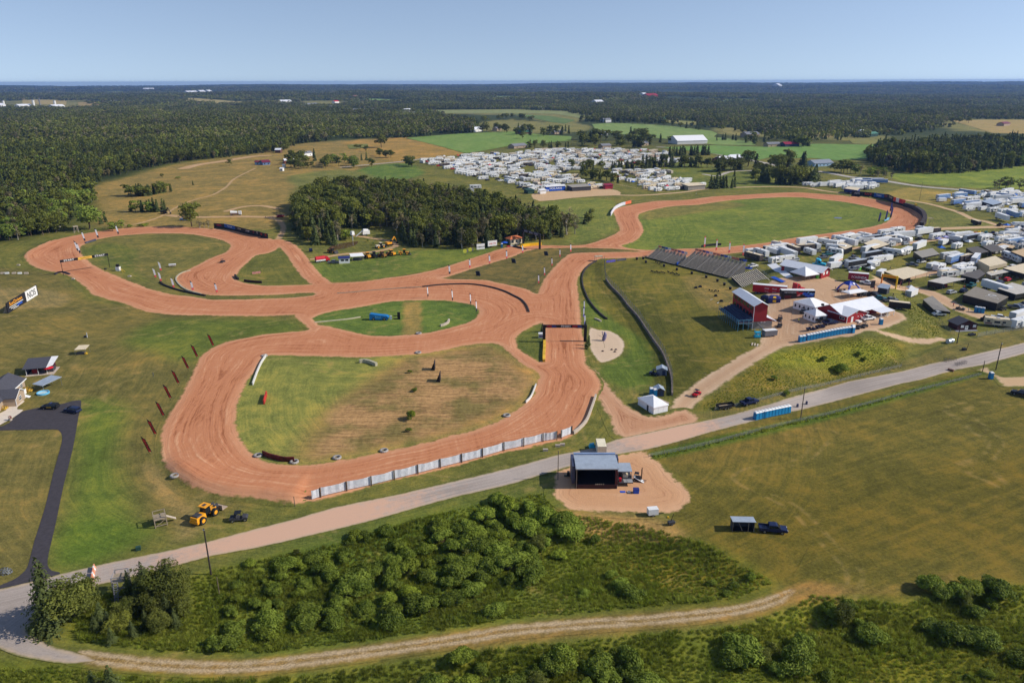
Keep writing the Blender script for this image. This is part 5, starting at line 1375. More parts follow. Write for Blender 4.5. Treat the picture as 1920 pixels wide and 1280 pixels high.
for z in(2.55,3.9):r.box(-5.6,-.1,-.55,-.47,z-.05,z+.05,CYR)
r.put('railing',t)
B().box(-.06,.1,-.06,.1,-1.5,9.0,METALR).put('corner_post',t)
B().slab([(1.2,-.6,2.7),(3.4,-4.4,.1),(4.3,-4.0,.1),(2.1,-.2,2.7)],.2,DARK).put('stair',t)
wb=B()
for x in(3.2,4.3):wb.box(x,x+.7,.52,.6,2.3,2.8,WHITE)
wb.put('air_conditioner',t)
B().box(2.0,6.5,-5.2,-3.0,-.4,0.05,CONC).put('step',t)
t,L=frame('cargo_trailer','small grey trailer parked in front of the announcer tower','trailer',(1434,633),(1457,631))
B().box(0,L,0,2.2,.5,2.4,M('grey_paint',(110,112,118),.35)).put('body',t);B().box(0,L,0,2.2,2.4,2.46,WHITE).put('roof',t);wheels(t,[(L/2,.1),(L/2,2.1)],.35,.2)
t,L=frame('scissor_lift','cyan scissor lift with number 12 beside the tower stairs','lift',(1415,634),(1426,634))
b=B().box(0,2.0,0,1.2,.2,.8,CYAN).box(0,2.0,0,1.2,2.0,2.2,CYAN)
for x in(0,1.9):b.box(x,x+.1,0,.1,.8,3.0,CYAN).box(x,x+.1,1.1,1.2,.8,3.0,CYAN)
b.put('body',t);lettering('12',.9,WHITE,t,(1,-.03,1.5));B().box(.1,1.9,-.01,.01,1.0,2.0,CYAN).put('panel',t)
for x,y in((1411,648),(1416,649),(1421,650)):
 t,L=frame('plank','pale plank in the set lying below the scissor lift','plank',(x,y),(x+1.5,y-5.5),'planks below the lift');B().box(0,2.6,0,.45,0,.25,CONC).put('board',t)
 # ------------ red clubhouse
t,L=frame('clubhouse','long red clubhouse with white metal roof and gabled wing','building',(1587,606),(1624,598))
W_=10.6
B().prism([(0,-.5),(W_,-.5),(W_,2.6),(W_/2,4.2),(0,2.6)],'y',0,7.2,RED).put('wing_wall',t)
B().box(0,20.5,3.2,13,-.6,2.6,RED).prism([(3.2,2.6),(13,2.6),(8,4.7)],'x',0,20.5,RED).put('wall',t)
B().gable(0,W_,0,7.9,2.6,4.25,METALR,'y',.45).put('wing_roof',t)
B().gable(-.1,23,2.2,13.2,2.5,4.9,METALR,'x',.3).put('roof',t)
B().slab([(15.5,2.0,2.55),(15.5,-2.2,2.1),(23.2,-2.2,2.1),(23.2,2.0,2.55)],.12,METALR).put('porch_roof',t)
b=B()
for x in(15.8,19.4,23.0):b.box(x-.08,x+.08,-2.1,-1.94,0,2.0,WHITE)
b.put('porch_post',t)
B().box(4.4,5.3,-.04,0,3.0,3.6,WHITE).box(4.5,4.82,-.05,-.03,3.05,3.55,GLASS).box(4.88,5.2,-.05,-.03,3.05,3.55,GLASS).put('gable_window',t)
B().box(2.2,3.3,-.05,0,0,2.1,WHITE).put('door',t)
for x in(5.6,7.1,8.6):B().box(x,x+.35,-.04,0,1.6,1.95,WHITE).put('wall_lamp',t)
B().box(-.05,0,1.0,3.2,.9,1.9,WHITE).box(-.06,-.04,1.1,2.05,1.0,1.8,GLASS).box(-.06,-.04,2.15,3.1,1.0,1.8,GLASS).put('window',t)
for x,y in((-.08,-.08),(W_-.06,-.08)):B().box(x,x+.16,y,y+.16,-.5,2.6,WHITE).put('corner_trim',t)
B().box(4.2,6.0,-1.8,-.2,0,.6,WHITE).put('step',t)
B().box(16,22.5,-1.6,.2,0,.25,CONC).box(17,19,-1.4,-.4,.25,1.0,M('mixed_goods',(120,110,112),.8,.5)).box(20,22,-1.0,0,.25,1.1,CREAM).put('porch_floor',t)
B().box(-2.2,-1.4,9.2,10.0,4.4,5.1,BLACK).put('chimney',t)
# small red hall
t,L=frame('red_hall','red shed with long white roof beside the bleachers','building',(1539,523),(1555,517.5))
B().prism([(0,-.6),(7.8,-.6),(7.8,3.1),(3.9,4.7),(0,3.1)],'y',0,19,RED).put('wall',t)
B().gable(0,7.8,0,19,3.1,4.75,METALR,'y',.8).put('roof',t)
for x in(1.6,4.4):B().box(x,x+1.4,-.04,0,1.5,2.7,WHITE).put('window',t)
B().box(-.04,0,.8,2.0,0,2.1,WHITE).put('door',t);B().box(-.05,0,5,17.5,.2,2.6,M('pale_screen',(150,156,160),.7)).put('screen',t)
t,L=frame('wheelie_bin','lime green bin by the corner of the small red shed','bin',(1532.5,523),(1536,522.5));B().box(0,1.1,0,1.0,0,1.5,GREEN).put('body',t);B().box(-.04,1.14,-.04,1.04,1.5,1.58,DGREEN).put('lid',t)
# ------------ white tents
def pole_tent(label,pA,pB,dep,he,hr,hip,walls=True,windows=True,cat='tent',rx=None):
 t,L=frame('frame_tent',label,cat,pA,pB)
 rx=L*.5 if rx is None else rx
 a,b=(hip,L-hip)
 o=.15
 e=[(-o,-o,he),(L+o,-o,he),(L+o,dep+o,he),(-o,dep+o,he)]
 r1,r2=(min(a,L/2),dep/2,hr),(max(b,L/2),dep/2,hr)
 m=B()
 if abs(r2[0]-r1[0])<.1:m.add(e+[r1],[[0,1,4],[1,2,4],[2,3,4],[3,0,4]],TENT)
 else:m.add(e+[r1,r2],[[0,1,5,4],[1,2,5],[2,3,4,5],[3,0,4]],TENT)
 m.put('roof',t)
 v=B()
 for i in range(4):v.add([e[i],e[(i+1)%4],(e[(i+1)%4][0],e[(i+1)%4][1],he-.3),(e[i][0],e[i][1],he-.3)],[[3,2,1,0]],TENT)
 v.put('valance',t)
 if walls:B().box(0,L,0,dep,-.3,he-.1,TENT).put('wall',t)
 p=B()
 for x in np.linspace(0.05,L-.05,4):
  for y in(.05,dep-.05):p.cyl((x,y,-.6),(x,y,he),.06,STEEL,seg=5)
 p.put('pole',t)
 if walls and windows:
  n=max(2,int(L/1.6))
  for i in range(n):
   x=(i+.5)*L/n
   B().prism([(x-.35,.7),(x+.35,.7),(x+.35,1.5),(x,1.9),(x-.35,1.5)],'y',-.02,0,WIN).put('window',t)
  n=max(2,int(dep/1.8))
  for i in range(n):
   y=(i+.5)*dep/n
   B().prism([(y-.35,.7),(y+.35,.7),(y+.35,1.5),(y,1.9),(y-.35,1.5)],'x',-.02,0,WIN).put('window',t)
 return t
pole_tent('small square white tent with arched windows in front of the clubhouse',(1527.5,605),(1549,600),6.2,2.5,4.3,99)
pole_tent('wider white tent joined to the back corner of the clubhouse',(1527,588),(1552,580),9.5,2.5,4.4,3.0)
pole_tent('large open white pyramid canopy in front of the small red shed',(1509,528),(1534,524),8.5,2.6,5.4,99,False)
t=pole_tent('low white tent with sagging walls at the road junction',(1225,777),(1252,771),7.6,2.2,3.9,99,True,False)
B().box(-.04,0,2.4,3.2,0,2.0,DARK).put('door',t)
pole_tent('flat pale tent roof behind the long clubhouse',(1592,561),(1624,556),4.0,2.4,2.9,1.5,False)
t,L=frame('dome_tent','blue inflatable arch tent with white emblem in the yard','tent',(1590,551),(1618,548))
m=B();W2=L
for k in range(4):
 a0=math.pi/4+k*math.pi/2
 dx,dy=math.cos(a0),math.sin(a0)
 P=[]
 for s in np.linspace(0,1,7):
  rr=W2*.62*(1-s);z=3.9*math.sin(s*math.pi/2)**.8
  P.append((W2/2+dx*rr,W2/2+dy*rr,z+.05))
 V,Fc=tube(P,[.38-.12*i/6 for i in range(7)],7);m.add(V,Fc,M('inflatable_blue',(42,70,176),.5))
m.put('arch',t)
m=B()
for k in range(4):
 a0=math.pi/4+k*math.pi/2;a1=a0+math.pi/2
 for s0,s1 in zip(np.linspace(.42,.95,5)[:-1],np.linspace(.42,.95,5)[1:]):
  q=lambda a,s:(W2/2+math.cos(a)*W2*.62*(1-s),W2/2+math.sin(a)*W2*.62*(1-s),3.9*math.sin(s*math.pi/2)**.8+.15)
  m.face([q(a0,s0),q(a1,s0),q(a1,s1),q(a0,s1)],M('inflatable_blue',(42,70,176),.5))
m.put('cover',t)
B().cyl((W2/2+.6,W2*.3,3.4),(W2/2+.6,W2*.3-.06,3.48),.5,WHITE,seg=16).put('emblem',t)
# ------------ show trucks in the yard
t,L=frame('semi_trailer','bright red semi trailer with white lettering behind the black trailer','truck',(1410,550.5),(1475,548.5))
B().box(0,L,0,2.6,1.0,4.0,RED2).put('body',t);B().box(-.05,L+.05,-.05,2.65,4.0,4.12,WHITE).put('roof',t)
for x in(.42,.64,.84):lettering('SNAP',.8,WHITE,t,(L*x,-.02,2.75))
for x in(.42,.64):lettering('RACING',.4,WHITE,t,(L*x,-.02,1.5))
wheels(t,[(1.5,.2),(1.5,2.4),(2.8,.2),(2.8,2.4)],.5,.45)
a,b_=at(1479,549),at(1497,546)
park('cab_red',KF['cab_red'],a.x+3.4,a.y+.8,ang(a,b_),'red semi tractor coupled to the bright red trailer')
t,L=frame('display_trailer','black display trailer with red and blue flame picture on its side','trailer',(1464,562.5),(1527,558.5))
B().box(0,L,0,2.5,.5,4.0,BLACK).put('body',t);B().box(-.05,L+.05,-.05,2.55,4.0,4.12,WHITE).put('roof',t)
g=B();rr=np.random.default_rng(3)
for i in range(26):
 u=rr.uniform(.47,.97);x=L*u;z=rr.uniform(1.6,3.5);s=rr.uniform(.3,.75)
 c=(RED2 if u<.66 else RBLUE)if rr.random()<.6 else(M('pale_flame',(226,160,150),.5)if u<.68 else M('pale_ice',(120,176,226),.5))
 g.prism([(x-s*1.3,z-s*.4),(x-s*.2,z-s*.6),(x+s*1.2,z-s*.1),(x+s*.5,z+s*.2),(x+s*.7,z+s*.6),(x-s*.5,z+s*.3)],'y',-.006-.0008*i,0,c)
g.put('side_picture',t)
lettering('AMERICAN',.55,WHITE,t,(L*.18,-.03,3.2));lettering('SERVICE',.55,WHITE,t,(L*.36,-.03,3.2));B().box(L*.1,L*.3,-.02,0,.7,2.0,M('dim_red',(90,26,30),.6)).put('door',t)
wheels(t,[(L*.82,.2),(L*.82,2.3),(L*.9,.2),(L*.9,2.3),(L*.1,.2),(L*.1,2.3)],.45,.4)
t,L=frame('box_tent','dark blue box tent with yellow squares beside the black trailer','tent',(1440,568.5),(1463,567.5))
B().box(0,L,0,3.6,0,2.1,NAVY).hexa([(-.1,-.1,2.1),(L+.1,-.1,2.1),(L+.1,3.7,2.1),(-.1,3.7,2.1)],[(1,1,2.9),(L-1,1,2.9),(L-1,2.7,2.9),(1,2.7,2.9)],NAVY).put('cover',t)
B().box(L*.36,L*.64,-.03,0,.6,1.6,YEL).put('front_patch',t);B().slab([(L*.36,.1,2.3),(L*.64,.1,2.3),(L*.6,.8,2.84),(L*.4,.8,2.84)],.05,YEL).put('roof_patch',t)
t,L=frame('box_tent','shaded navy tent wing with round yellow badge beside the tower','tent',(1425,565),(1439,568.5))
B().box(0,L,0,2.5,0,2.3,DKBLUE).hexa([(0,0,2.3),(L,0,2.3),(L,2.5,2.3),(0,2.5,2.3)],[(.8,.9,2.9),(L-.8,.9,2.9),(L-.8,1.6,2.9),(.8,1.6,2.9)],DKBLUE).put('cover',t);B().cyl((L*.6,0,1.0),(L*.6,-.05,1.0),.5,M('shaded_yellow_badge',(150,150,60),.6),seg=12).put('badge',t)  # darker blue and dulled yellow: the wing's shade is put into its colours
t,L=frame('semi_trailer','crimson trailer lettered KENDA in the yard entrance','trailer',(1589,527.5),(1627,531))
B().box(0,L,0,2.5,.9,3.9,CRIM).put('body',t);B().box(-.04,L+.04,-.04,2.54,3.9,4.0,WHITE).put('roof',t)
lettering('KENDA',1.35,WHITE,t,(L*.63,-.02,2.2));g=B().box(L*.17,L*.21,-.02,0,1.7,2.8,M('pale_pink_logo',(220,170,180),.5)).prism([(L*.22,2.2),(L*.31,1.7),(L*.34,1.8),(L*.27,2.3),(L*.34,2.8),(L*.31,2.9)],'y',-.02,0,M('pale_pink_logo',(220,170,180),.5));g.put('logo',t)
wheels(t,[(1.5,.2),(1.5,2.3),(2.8,.2),(2.8,2.3)],.48,.4)
t,L=frame('entrance_arch','orange and yellow timber arch over the pit entrance','gate',(1652,533),(1679,542.5))
B().box(-.25,.25,-.25,.25,-.5,5.6,ORG).put('post',t);B().box(L-.25,L+.25,-.25,.25,-.5,5.6,YEL).put('post',t)
B().box(-.3,L+.3,-.2,.2,4.5,5.7,YEL).put('beam',t);B().box(.6,L-.6,-.23,-.19,4.75,5.45,ORG).put('sign_board',t)
t,L=frame('stall','dark food stall with slanted pale roof in the yard','stall',(1645,549),(1662,552))
B().box(0,L,0,3.2,0,2.6,DARK).put('wall',t);B().slab([(-.4,-.6,2.5),(L+.4,-.6,2.5),(L+.2,3.4,3.4),(-.2,3.4,3.4)],.12,GALV).put('roof',t)
t,L=frame('gate_board','dark upright board near the food stall','board',(1632,540),(1640,540));B().box(0,1.7,0,.3,0,3.2,DARK).put('panel',t)
for x,y in((1686,540),(1700,541)):
 t,L=frame('feather_flag','short dark leaning flag on the right of the entrance arch','flag',(x,y),(x+3,y),'dark flags by the entrance arch');B().cyl((0,0,0),(.5,0,3.4),.04,BLACK,seg=5).put('pole',t);B().hexa([(0.05,0,.6),(.5,0,.6),(.55,.03,.6),(.05,.03,.6)],[(.5,0,3.4),(.95,0,3.2),(.95,.03,3.2),(.5,.03,3.4)],MAROON).put('banner',t)
 # ------------ portable toilets
def make_toilet(col=BLUE):
 t=thing('portable_toilet','','portable toilet',(0,0,0))
 B().box(-.56,.56,-.56,.56,.08,2.1,col,.02,.02).put('cabin',t)
 B().hexa([(-.6,-.6,2.1),(.6,-.6,2.1),(.6,.6,2.1),(-.6,.6,2.1)],[(-.4,-.4,2.35),(.4,-.4,2.35),(.4,.4,2.35),(-.4,.4,2.35)],WHITE).put('roof',t)
 B().box(-.42,.42,-.6,-.55,.15,1.95,M('toilet_door',(30,136,190),.5)).put('door',t)
 B().box(-.6,.6,-.6,.6,0,.09,DARK).put('base',t)
 return t
KF['wc']=make_toilet;KF['wc_dark']=lambda:make_toilet(M('toilet_navy',(30,84,156),.5))
def wc_row(pA,pB,n,label,group,key='wc',face=0.0):
 a,b=at(*pA),at(*pB)
 for i in range(n):
  f=i/max(1,n-1);p=a.lerp(b,f)
  park(key,KF[key],p.x,p.y,ang(a,b)+face if n>1 else face,label,group)
wc_row((1514,638),(1591,624),15,'blue portable toilet in the long row above the weedy bank','blue toilets above the weedy bank')
wc_row((1500,641),(1506,640),2,'blue portable toilet set forward at the left end of the long row','toilets at the left end of the long row')
a=at(1598,624);park('wc',KF['wc'],a.x,a.y,.3,'taller blue toilet standing apart at the right end of the long row')
a=at(1601,623);park('wc',KF['wc'],a.x,a.y+1.2,.3,'blue toilet tucked behind the right end of the long row')
wc_row((1417,786),(1477,773),11,'blue portable toilet in the row standing on the edge of the public road','blue toilets on the public road')
wc_row((1829,585),(1842,587),3,'dark blue portable toilet in the trio beside the pit lane','dark blue toilets by the pit lane','wc_dark')
for px,lab in(((1651,608.5),'single blue toilet right of the white pickup by the clubhouse'),((1857,710),'single blue toilet on the gravel drive below the road'),((1650,473),'single cyan toilet by the brown pond'),((941,464),'slim blue toilet beside the terracotta-roofed hut'),((1221,740),'left blue toilet behind the low white tent'),((1228,742),'right blue toilet behind the low white tent')):
 a=at(*px);park('wc',KF['wc'],a.x,a.y,0,lab)
 # ------------ bleachers
def bleacher(label,pA,pB,dep,rise,rows,dz,aisles,seatc,banners=True):
 t,L=frame('bleacher',label,'bleacher',pA,pB)
 t.location.z+=dz
 s=B();f=B();seat=seatc;under=M('foot_plank',(116,106,96),.9,.2)
 for i in range(rows):
  y=i*dep/rows;z=.45+i*rise/rows
  s.box(0,L,y,y+.42,z,z+.06,seat)
  f.box(0,L,y+.46,y+.66,z-.30,z-.25,under)
 for x in np.arange(.3,L,2.4):f.hexa([(x,0,-2.4),(x+.08,0,-2.4),(x+.08,dep,-2.4),(x,dep,-2.4)],[(x,0,.3),(x+.08,0,.3),(x+.08,dep,rise+.3),(x,dep,rise+.3)],M('frame_steel',(92,90,90),.6,.1))
 s.put('seat_row',t);f.put('frame',t)
 a=B()
 for x in aisles:a.slab([(x-.3,-.1,.52),(x+.3,-.1,.52),(x+.3,dep,rise+.52),(x-.3,dep,rise+.52)],.08,M('aisle_plank',(150,142,130),.8))
 a.put('aisle',t)
 r=B()
 for x in np.arange(0,L+.1,1.8):r.cyl((x,dep,rise),(x,dep,rise+1.5),.035,STEEL,seg=5)
 for z in(.9,1.5):r.cyl((0,dep,rise+z),(L,dep,rise+z),.03,STEEL,seg=5)
 for xx in(0,L):
  for z in(.9,1.4):r.cyl((xx,0,z),(xx,dep,rise+z),.03,STEEL,seg=5)
  for k in np.linspace(0,1,6):r.cyl((xx,dep*k,rise*k),(xx,dep*k,rise*k+1.4),.03,STEEL,seg=5)
 r.put('railing',t)
 if banners:
  n=int(L/2.2)
  for i in range(n):
   c=[RBLUE,M('salmon_banner',(214,120,96),.7),WHITE,NAVY,M('salmon_banner',(214,120,96),.7)][(i*7+len(label))%5]
   B().box(i*L/n+.1,(i+1)*L/n-.1,dep+.03,dep+.06,rise+.3,rise+1.3,c).put('railing_banner',t)
 return t
GS=M('grey_seat',(192,182,166),.85,.15,scale=2.0)
bleacher('smallest weathered grey bleacher at the far left end of the stands',(1212,484),(1266,498),8.4,4.2,13,.3,(5,12),GS)
bleacher('longest weathered grey bleacher in the middle of the stands',(1271,499.5),(1367,523),12.0,6.0,18,.4,(4,12,22,29),GS)
bleacher('open pale bleacher nearest to the announcer tower',(1371,524),(1402,541),11.5,4.0,15,1.0,(4,11,18),M('pale_seat',(200,190,170),.8,.15),False)
t,L=frame('aisle_banner','bright blue banner between the two left bleachers','banner',(1269,498),(1286,489));B().box(0,L,0,.1,.3,1.7,RBLUE).put('cloth',t)
for pA,pB,lab in(((1389,504),(1408,505),'blue sheet spread on the steps right of the long bleacher'),((1444,522),(1464,531),'long blue sheet at the foot of the tower bleacher')):
 t,L=frame('blue_sheet',lab,'sheet',pA,pB);B().hexa([(0,0,.6),(L,.3,.6),(L,2.2,.9),(.3,1.8,.9)],[(0,0,.7),(L,.3,.7),(L,2.2,1.0),(.3,1.8,1.0)],RBLUE).put('cloth',t)
t,L=frame('awning','long white awning running down from the bleachers to the red shed','awning',(1437,507),(1470,521));B().hexa([(0,0,2.7),(L,0,2.7),(L,4,3.5),(0,4,3.5)],[(0,0,2.8),(L,0,2.8),(L,4,3.6),(0,4,3.6)],TENT).put('roof',t)
b=B()
for x in np.linspace(.1,L-.1,5):b.cyl((x,.1,-.5),(x,.1,2.7),.05,STEEL,seg=5).cyl((x,3.9,-.5),(x,3.9,3.5),.05,STEEL,seg=5)
b.put('post',t);B().box(0,L,3.0,3.1,0,2.4,DENIM).put('back_sheet',t)
park_px('pk_white',KF['pk_white'],(1405,503),(1418,499),'white pickup squeezed between the bleachers')
# ------------ hillside: barrels and chairs
for x,y in((1196,487),(1208,486),(1213,493),(1247,500),(1271,507),(1299,514),(1326,521),(1347,528),(1360,535),(1371,543)):
 t,L=frame('rubbish_bin','black rubbish bin in the line along the foot of the bleachers','bin',(x-2,y),(x+2,y),'black bins below the bleachers')
 B().cyl((0,0,0),(0,0,1.25),.55,BLACK,.62,10).put('barrel',t);B().cyl((0,0,1.2),(0,0,1.34),.66,DARK,.5,10).put('lid',t)
def make_chair(col):
 t=thing('folding_chair','','chair',(0,0,0))
 B().box(-.3,.3,-.3,.3,.42,.5,col).put('seat',t);B().hexa([(-.3,.28,.5),(.3,.28,.5),(.3,.34,.5),(-.3,.34,.5)],[(-.3,.45,1.05),(.3,.45,1.05),(.3,.5,1.05),(-.3,.5,1.05)],col).put('backrest',t)
 b=B()
 for x in(-.28,.28):b.cyl((x,-.3,0),(x,.3,.45),.03,BLACK,seg=4).cyl((x,.3,0),(x,-.3,.45),.03,BLACK,seg=4)
 b.put('leg',t);return t
KF['ch']=lambda:make_chair(DARK)
for(x0,y0),(x1,y1),n,lab in(((1221,510),(1246,512),9,'left'),((1252,511),(1273,516),9,'right'),((1230,493),(1240,495),4,'small upper'),((1330,546),(1347,547),5,'nearer')):
 for i in range(n):
  a=at(x0+(x1-x0)*i/(n-1),y0+(y1-y0)*i/(n-1)+(i%3)*.8);park('ch',KF['ch'],a.x,a.y,rng.uniform(1.2,2.4)-math.pi/2+2.6,'dark folding chair in the %s row on the spectator hill'%lab,'folding chairs of the %s row on the hill'%lab)
for x,y,c,n in((1331,562,M('grey_blanket',(170,168,166),.9),'grey'),(1344,568,TENT,'white'),(1367,568,PINK,'pink')):
 t,L=frame('picnic_blanket',n+' blanket spread on the grass left of the tower','blanket',(x,y),(x+9,y+1));B().hexa([(0,0,.02),(1.9,.1,.02),(2.0,2.2,.02),(.1,2.1,.02)],[(0,0,.07),(1.9,.1,.07),(2.0,2.2,.07),(.1,2.1,.07)],c).put('cloth',t)
for x,y,s in((1338,556,1.0),(1348,566,1.1),(1310,539,1.0),(1302,541,.9)):
 t,L=frame('gear_heap','dark heap of covered chairs on the spectator hill','gear',(x,y),(x+4,y),'covered heaps on the spectator hill');B().hexa([(0,0,0),(1.6*s,0,0),(1.6*s,1.2,0),(0,1.2,0)],[(.3,.2,.9),(1.2*s,.2,1.0),(1.2*s,.9,.9),(.3,.9,.8)],BLACK).put('cover',t)
 # ------------ concert stage
t,L=frame('concert_stage','black open-front concert stage with pale metal roof beside the road','stage',(1080,916),(1157,916))
B().box(0,L,0,7.2,0,1.2,BLACK).put('platform',t)
B().box(0,L,6.9,7.1,1.2,5.2,BLACK).box(0,.25,.2,6.9,1.2,5.2,BLACK).box(L-.25,L,.2,6.9,1.2,5.2,BLACK).put('back_curtain',t)
rf=B()
for i in range(4):rf.slab([(-.2,-.3+i*1.7,5.55-(.25 if i in(0,3)else 0)),(L+.2,-.3+i*1.7,5.55-(.25 if i in(0,3)else 0)),(L+.2,1.38+i*1.7,5.55-(.25 if i==3 else 0)),(-.2,1.38+i*1.7,5.55-(.25 if i==3 else 0))],.2,GALV)
rf.put('roof',t)
B().box(-.2,L+.2,6.6,7.3,5.25,5.5,M('blue_roof_edge',(130,148,178),.5)).put('roof_edge',t)
tr=B()
for x in(0.05,L-.05):
 for y in(-.1,.3):tr.cyl((x,y,0),(x,y,5.4),.06,STEEL,seg=5)
 for z in np.arange(.4,5.2,.5):tr.cyl((x,-.1,z),(x,.3,z+.5),.03,STEEL,seg=4)
tr.cyl((0,-.2,5.2),(L,-.2,5.2),.07,STEEL,seg=5)
tr.put('truss',t)
B().box(-.9,-.25,1.0,6.8,.8,5.3,M('slate_blue',(62,68,92),.6)).put('side_panel',t);B().box(L+.25,L+.7,4.5,6.8,.8,5.3,M('slate_blue',(62,68,92),.6)).put('side_panel',t)
B().box(0,L,-.12,0,.1,1.2,M('stage_skirt',(60,34,32),.8)).put('skirt',t)
for i,x in enumerate((4.5,4.9,5.3,5.7,6.2)):B().cyl((x,-.1,1.2),(x,-.1,1.4),.12,CREAM,seg=8).put('footlight',t)
B().box(L-.55,L+.05,-.3,.3,1.2,4.6,M('speaker_red',(74,30,32),.6)).put('speaker_stack',t)
t,L=frame('mixing_tent','grey flat-roofed mixing booth joined to the right of the stage','booth',(1160,913),(1187,913))
B().slab([(0,2.2,2.9),(L,2.2,2.9),(L,6.0,3.1),(0,6.0,3.1)],.14,GALV).put('roof',t)
b=B()
for x in(.1,L-.1):
 for y in(2.3,5.9):b.cyl((x,y,0),(x,y,2.9),.06,STEEL,seg=5)
b.put('post',t)
B().box(0,L,.2,6,.9,1.05,DARK).put('deck',t);B().box(1.2,L,.3,1.8,1.05,1.12,M('pale_decking',(150,150,150),.8)).put('ramp_deck',t)
B().box(1.2,2.4,2.4,3.4,1.1,1.9,CREAM).put('table',t);B().box(.1,.7,.6,1.2,1.05,1.9,RED2).put('case',t);B().box(0,1.0,2.4,5.5,1.05,2.3,BLACK).put('rack',t)
rl=B()
for y in(.25,1.0,1.8):rl.cyl((L-.1,y,1.0),(L-.1,y,2.0),.03,STEEL,seg=4)
rl.cyl((L-.1,.2,2.0),(L-.1,1.9,2.0),.03,STEEL,seg=4);rl.put('railing',t)
t,L=frame('loading_ramp','narrow white loading ramp leaning on the right of the mixing booth','ramp',(1187,903),(1207,906));B().hexa([(0,0,1.2),(L,0,0),(L,1.0,0),(0,1.0,1.2)],[(0,0,1.35),(L,0,.15),(L,1.0,.15),(0,1.0,1.35)],WHITE).put('board',t)
t,L=frame('plastic_bin','royal blue crate at the front right corner of the stage','crate',(1188,926),(1197,926));B().box(0,1.2,0,1.0,0,1.1,RBLUE,-.05,-.05).put('body',t);B().box(-.06,1.26,-.06,1.06,1.1,1.18,NAVY).put('lid',t)
t,L=frame('flat_case','flat blue board lying before the stage','board',(1163,924),(1173,924));B().box(0,L,0,.8,0,.15,RBLUE).put('board',t)
t,L=frame('cable_case','small white case beside the royal blue crate','case',(1176,924),(1182,924));B().box(0,.8,0,.5,0,.35,WHITE,.1,.05).put('body',t)
t,L=frame('speaker_case','black L-shaped speaker case left of the stage','speaker',(1058,894),(1068,894));B().box(0,.7,0,.8,0,.3,M('olive_case',(90,88,60),.7)).box(.7,1.3,.2,.9,0,1.2,BLACK).put('body',t)
t,L=frame('forklift','black fork truck with raised mast on the sand pad','forklift',(1187,902),(1200,904))
B().box(0,1.7,0,1.1,.35,1.2,BLACK,.1,.05).put('body',t);B().box(.2,1.2,.05,1.05,2.0,2.1,BLACK).cyl((.25,.1,1.2),(.25,.1,2.0),.04,BLACK,seg=4).cyl((1.15,.1,1.2),(1.15,.1,2.0),.04,BLACK,seg=4).cyl((.25,1,1.2),(.25,1,2.0),.04,BLACK,seg=4).put('cage',t)
B().box(1.75,1.9,.1,.25,.2,3.4,BLACK).box(1.75,1.9,.85,1.0,.2,3.4,BLACK).box(1.75,1.9,.1,1.0,3.2,3.4,BLACK).put('mast',t);B().box(1.9,3.0,.2,.32,.3,.38,DARK).box(1.9,3.0,.78,.9,.3,.38,DARK).put('fork',t);wheels(t,[(.35,.1),(.35,1.0),(1.4,.1),(1.4,1.0)],.33,.22)
t,L=frame('box_truck','cream box truck body on the road behind the stage','truck',(1120,857),(1137,857));B().box(0,2.2,0,4.4,.6,3.0,M('cream_paint',(228,218,190),.6)).put('box',t);B().box(.1,2.1,4.4,5.8,.5,2.0,DKBLUE).put('cab',t);wheels(t,[(.15,.8),(2.05,.8),(.15,5.0),(2.05,5.0)],.4,.25)
t,L=frame('covered_load','cyan tarpaulin over a load at the road edge behind the stage','tarpaulin',(1106,841),(1118,840));B().hexa([(0,0,0),(1.7,0,0),(1.8,1.6,0),(0,1.6,0)],[(.2,.3,1.0),(1.1,.2,1.25),(1.3,1.2,1.1),(.3,1.3,.9)],CYAN).put('sheet',t)
t,L=frame('generator_trailer','white generator trailer on the grass below the sand pad','trailer',(1216,970),(1238,968))
B().box(0,2.2,0,1.4,.5,1.8,WHITE).put('body',t);B().box(-.02,2.22,-.02,1.42,1.8,1.86,WHITE).put('lid',t);wheels(t,[(1.0,.05),(1.0,1.35)],.3,.2);B().box(2.2,3.6,.6,.75,.4,.5,BLACK).put('hitch',t)
t,L=frame('light_tower','folded dark mast trailer beside the white generator','mast',(1254,986),(1268,984));B().box(0,1.4,0,.8,.3,.9,DARK).put('body',t);B().cyl((.6,.4,.9),(1.1,.4,2.6),.07,BLACK,seg=6).cyl((.2,.1,.8),(1.6,.1,.8),.05,STEEL,seg=5).put('mast',t);wheels(t,[(.7,0),(.7,.8)],.25,.15)
t,L=frame('yellow_pad','small yellow wheel chock between generator and mast trailer','chock',(1251,971),(1255,971));B().prism([(0,0),(.5,0),(.35,.3),(.1,.3)],'y',0,.3,YEL).put('block',t)
# field shed and pickup
t,L=frame('field_shelter','open-front dark shelter with silver roof on the olive field','shelter',(1373,996),(1414,997))
B().box(0,L,1.9,2.0,0,2.3,DARK).box(0,.08,0,1.9,0,2.3,DARK).box(L-.08,L,0,1.9,0,2.3,DARK).put('wall',t);B().slab([(-.15,-.2,2.5),(L+.15,-.2,2.5),(L+.15,2.2,2.3),(-.15,2.2,2.3)],.1,GALV).put('roof',t)
b=B()
for x in(.06,L*.72,L-.06):b.cyl((x,.05,0),(x,.05,2.4),.06,WOOD,seg=5)
b.cyl((L*.25,.0,2.2),(L*.45,0,.3),.05,WOOD,seg=5);b.put('post',t)
B().box(.0,L,.2,1.9,0,.12,BLACK).put('floor',t)
park_px('pk_blue',KF['pk_blue'],(1424,994),(1473,998),'dark blue pickup beside the open shelter on the olive field')
park_px('pk_blue',KF['pk_blue'],(1388,762),(1421,752),'dark blue pickup with a dump trailer on the road verge')
t,L=frame('dump_trailer','black open dump trailer behind the dark blue pickup','trailer',(1349,770),(1386,763))
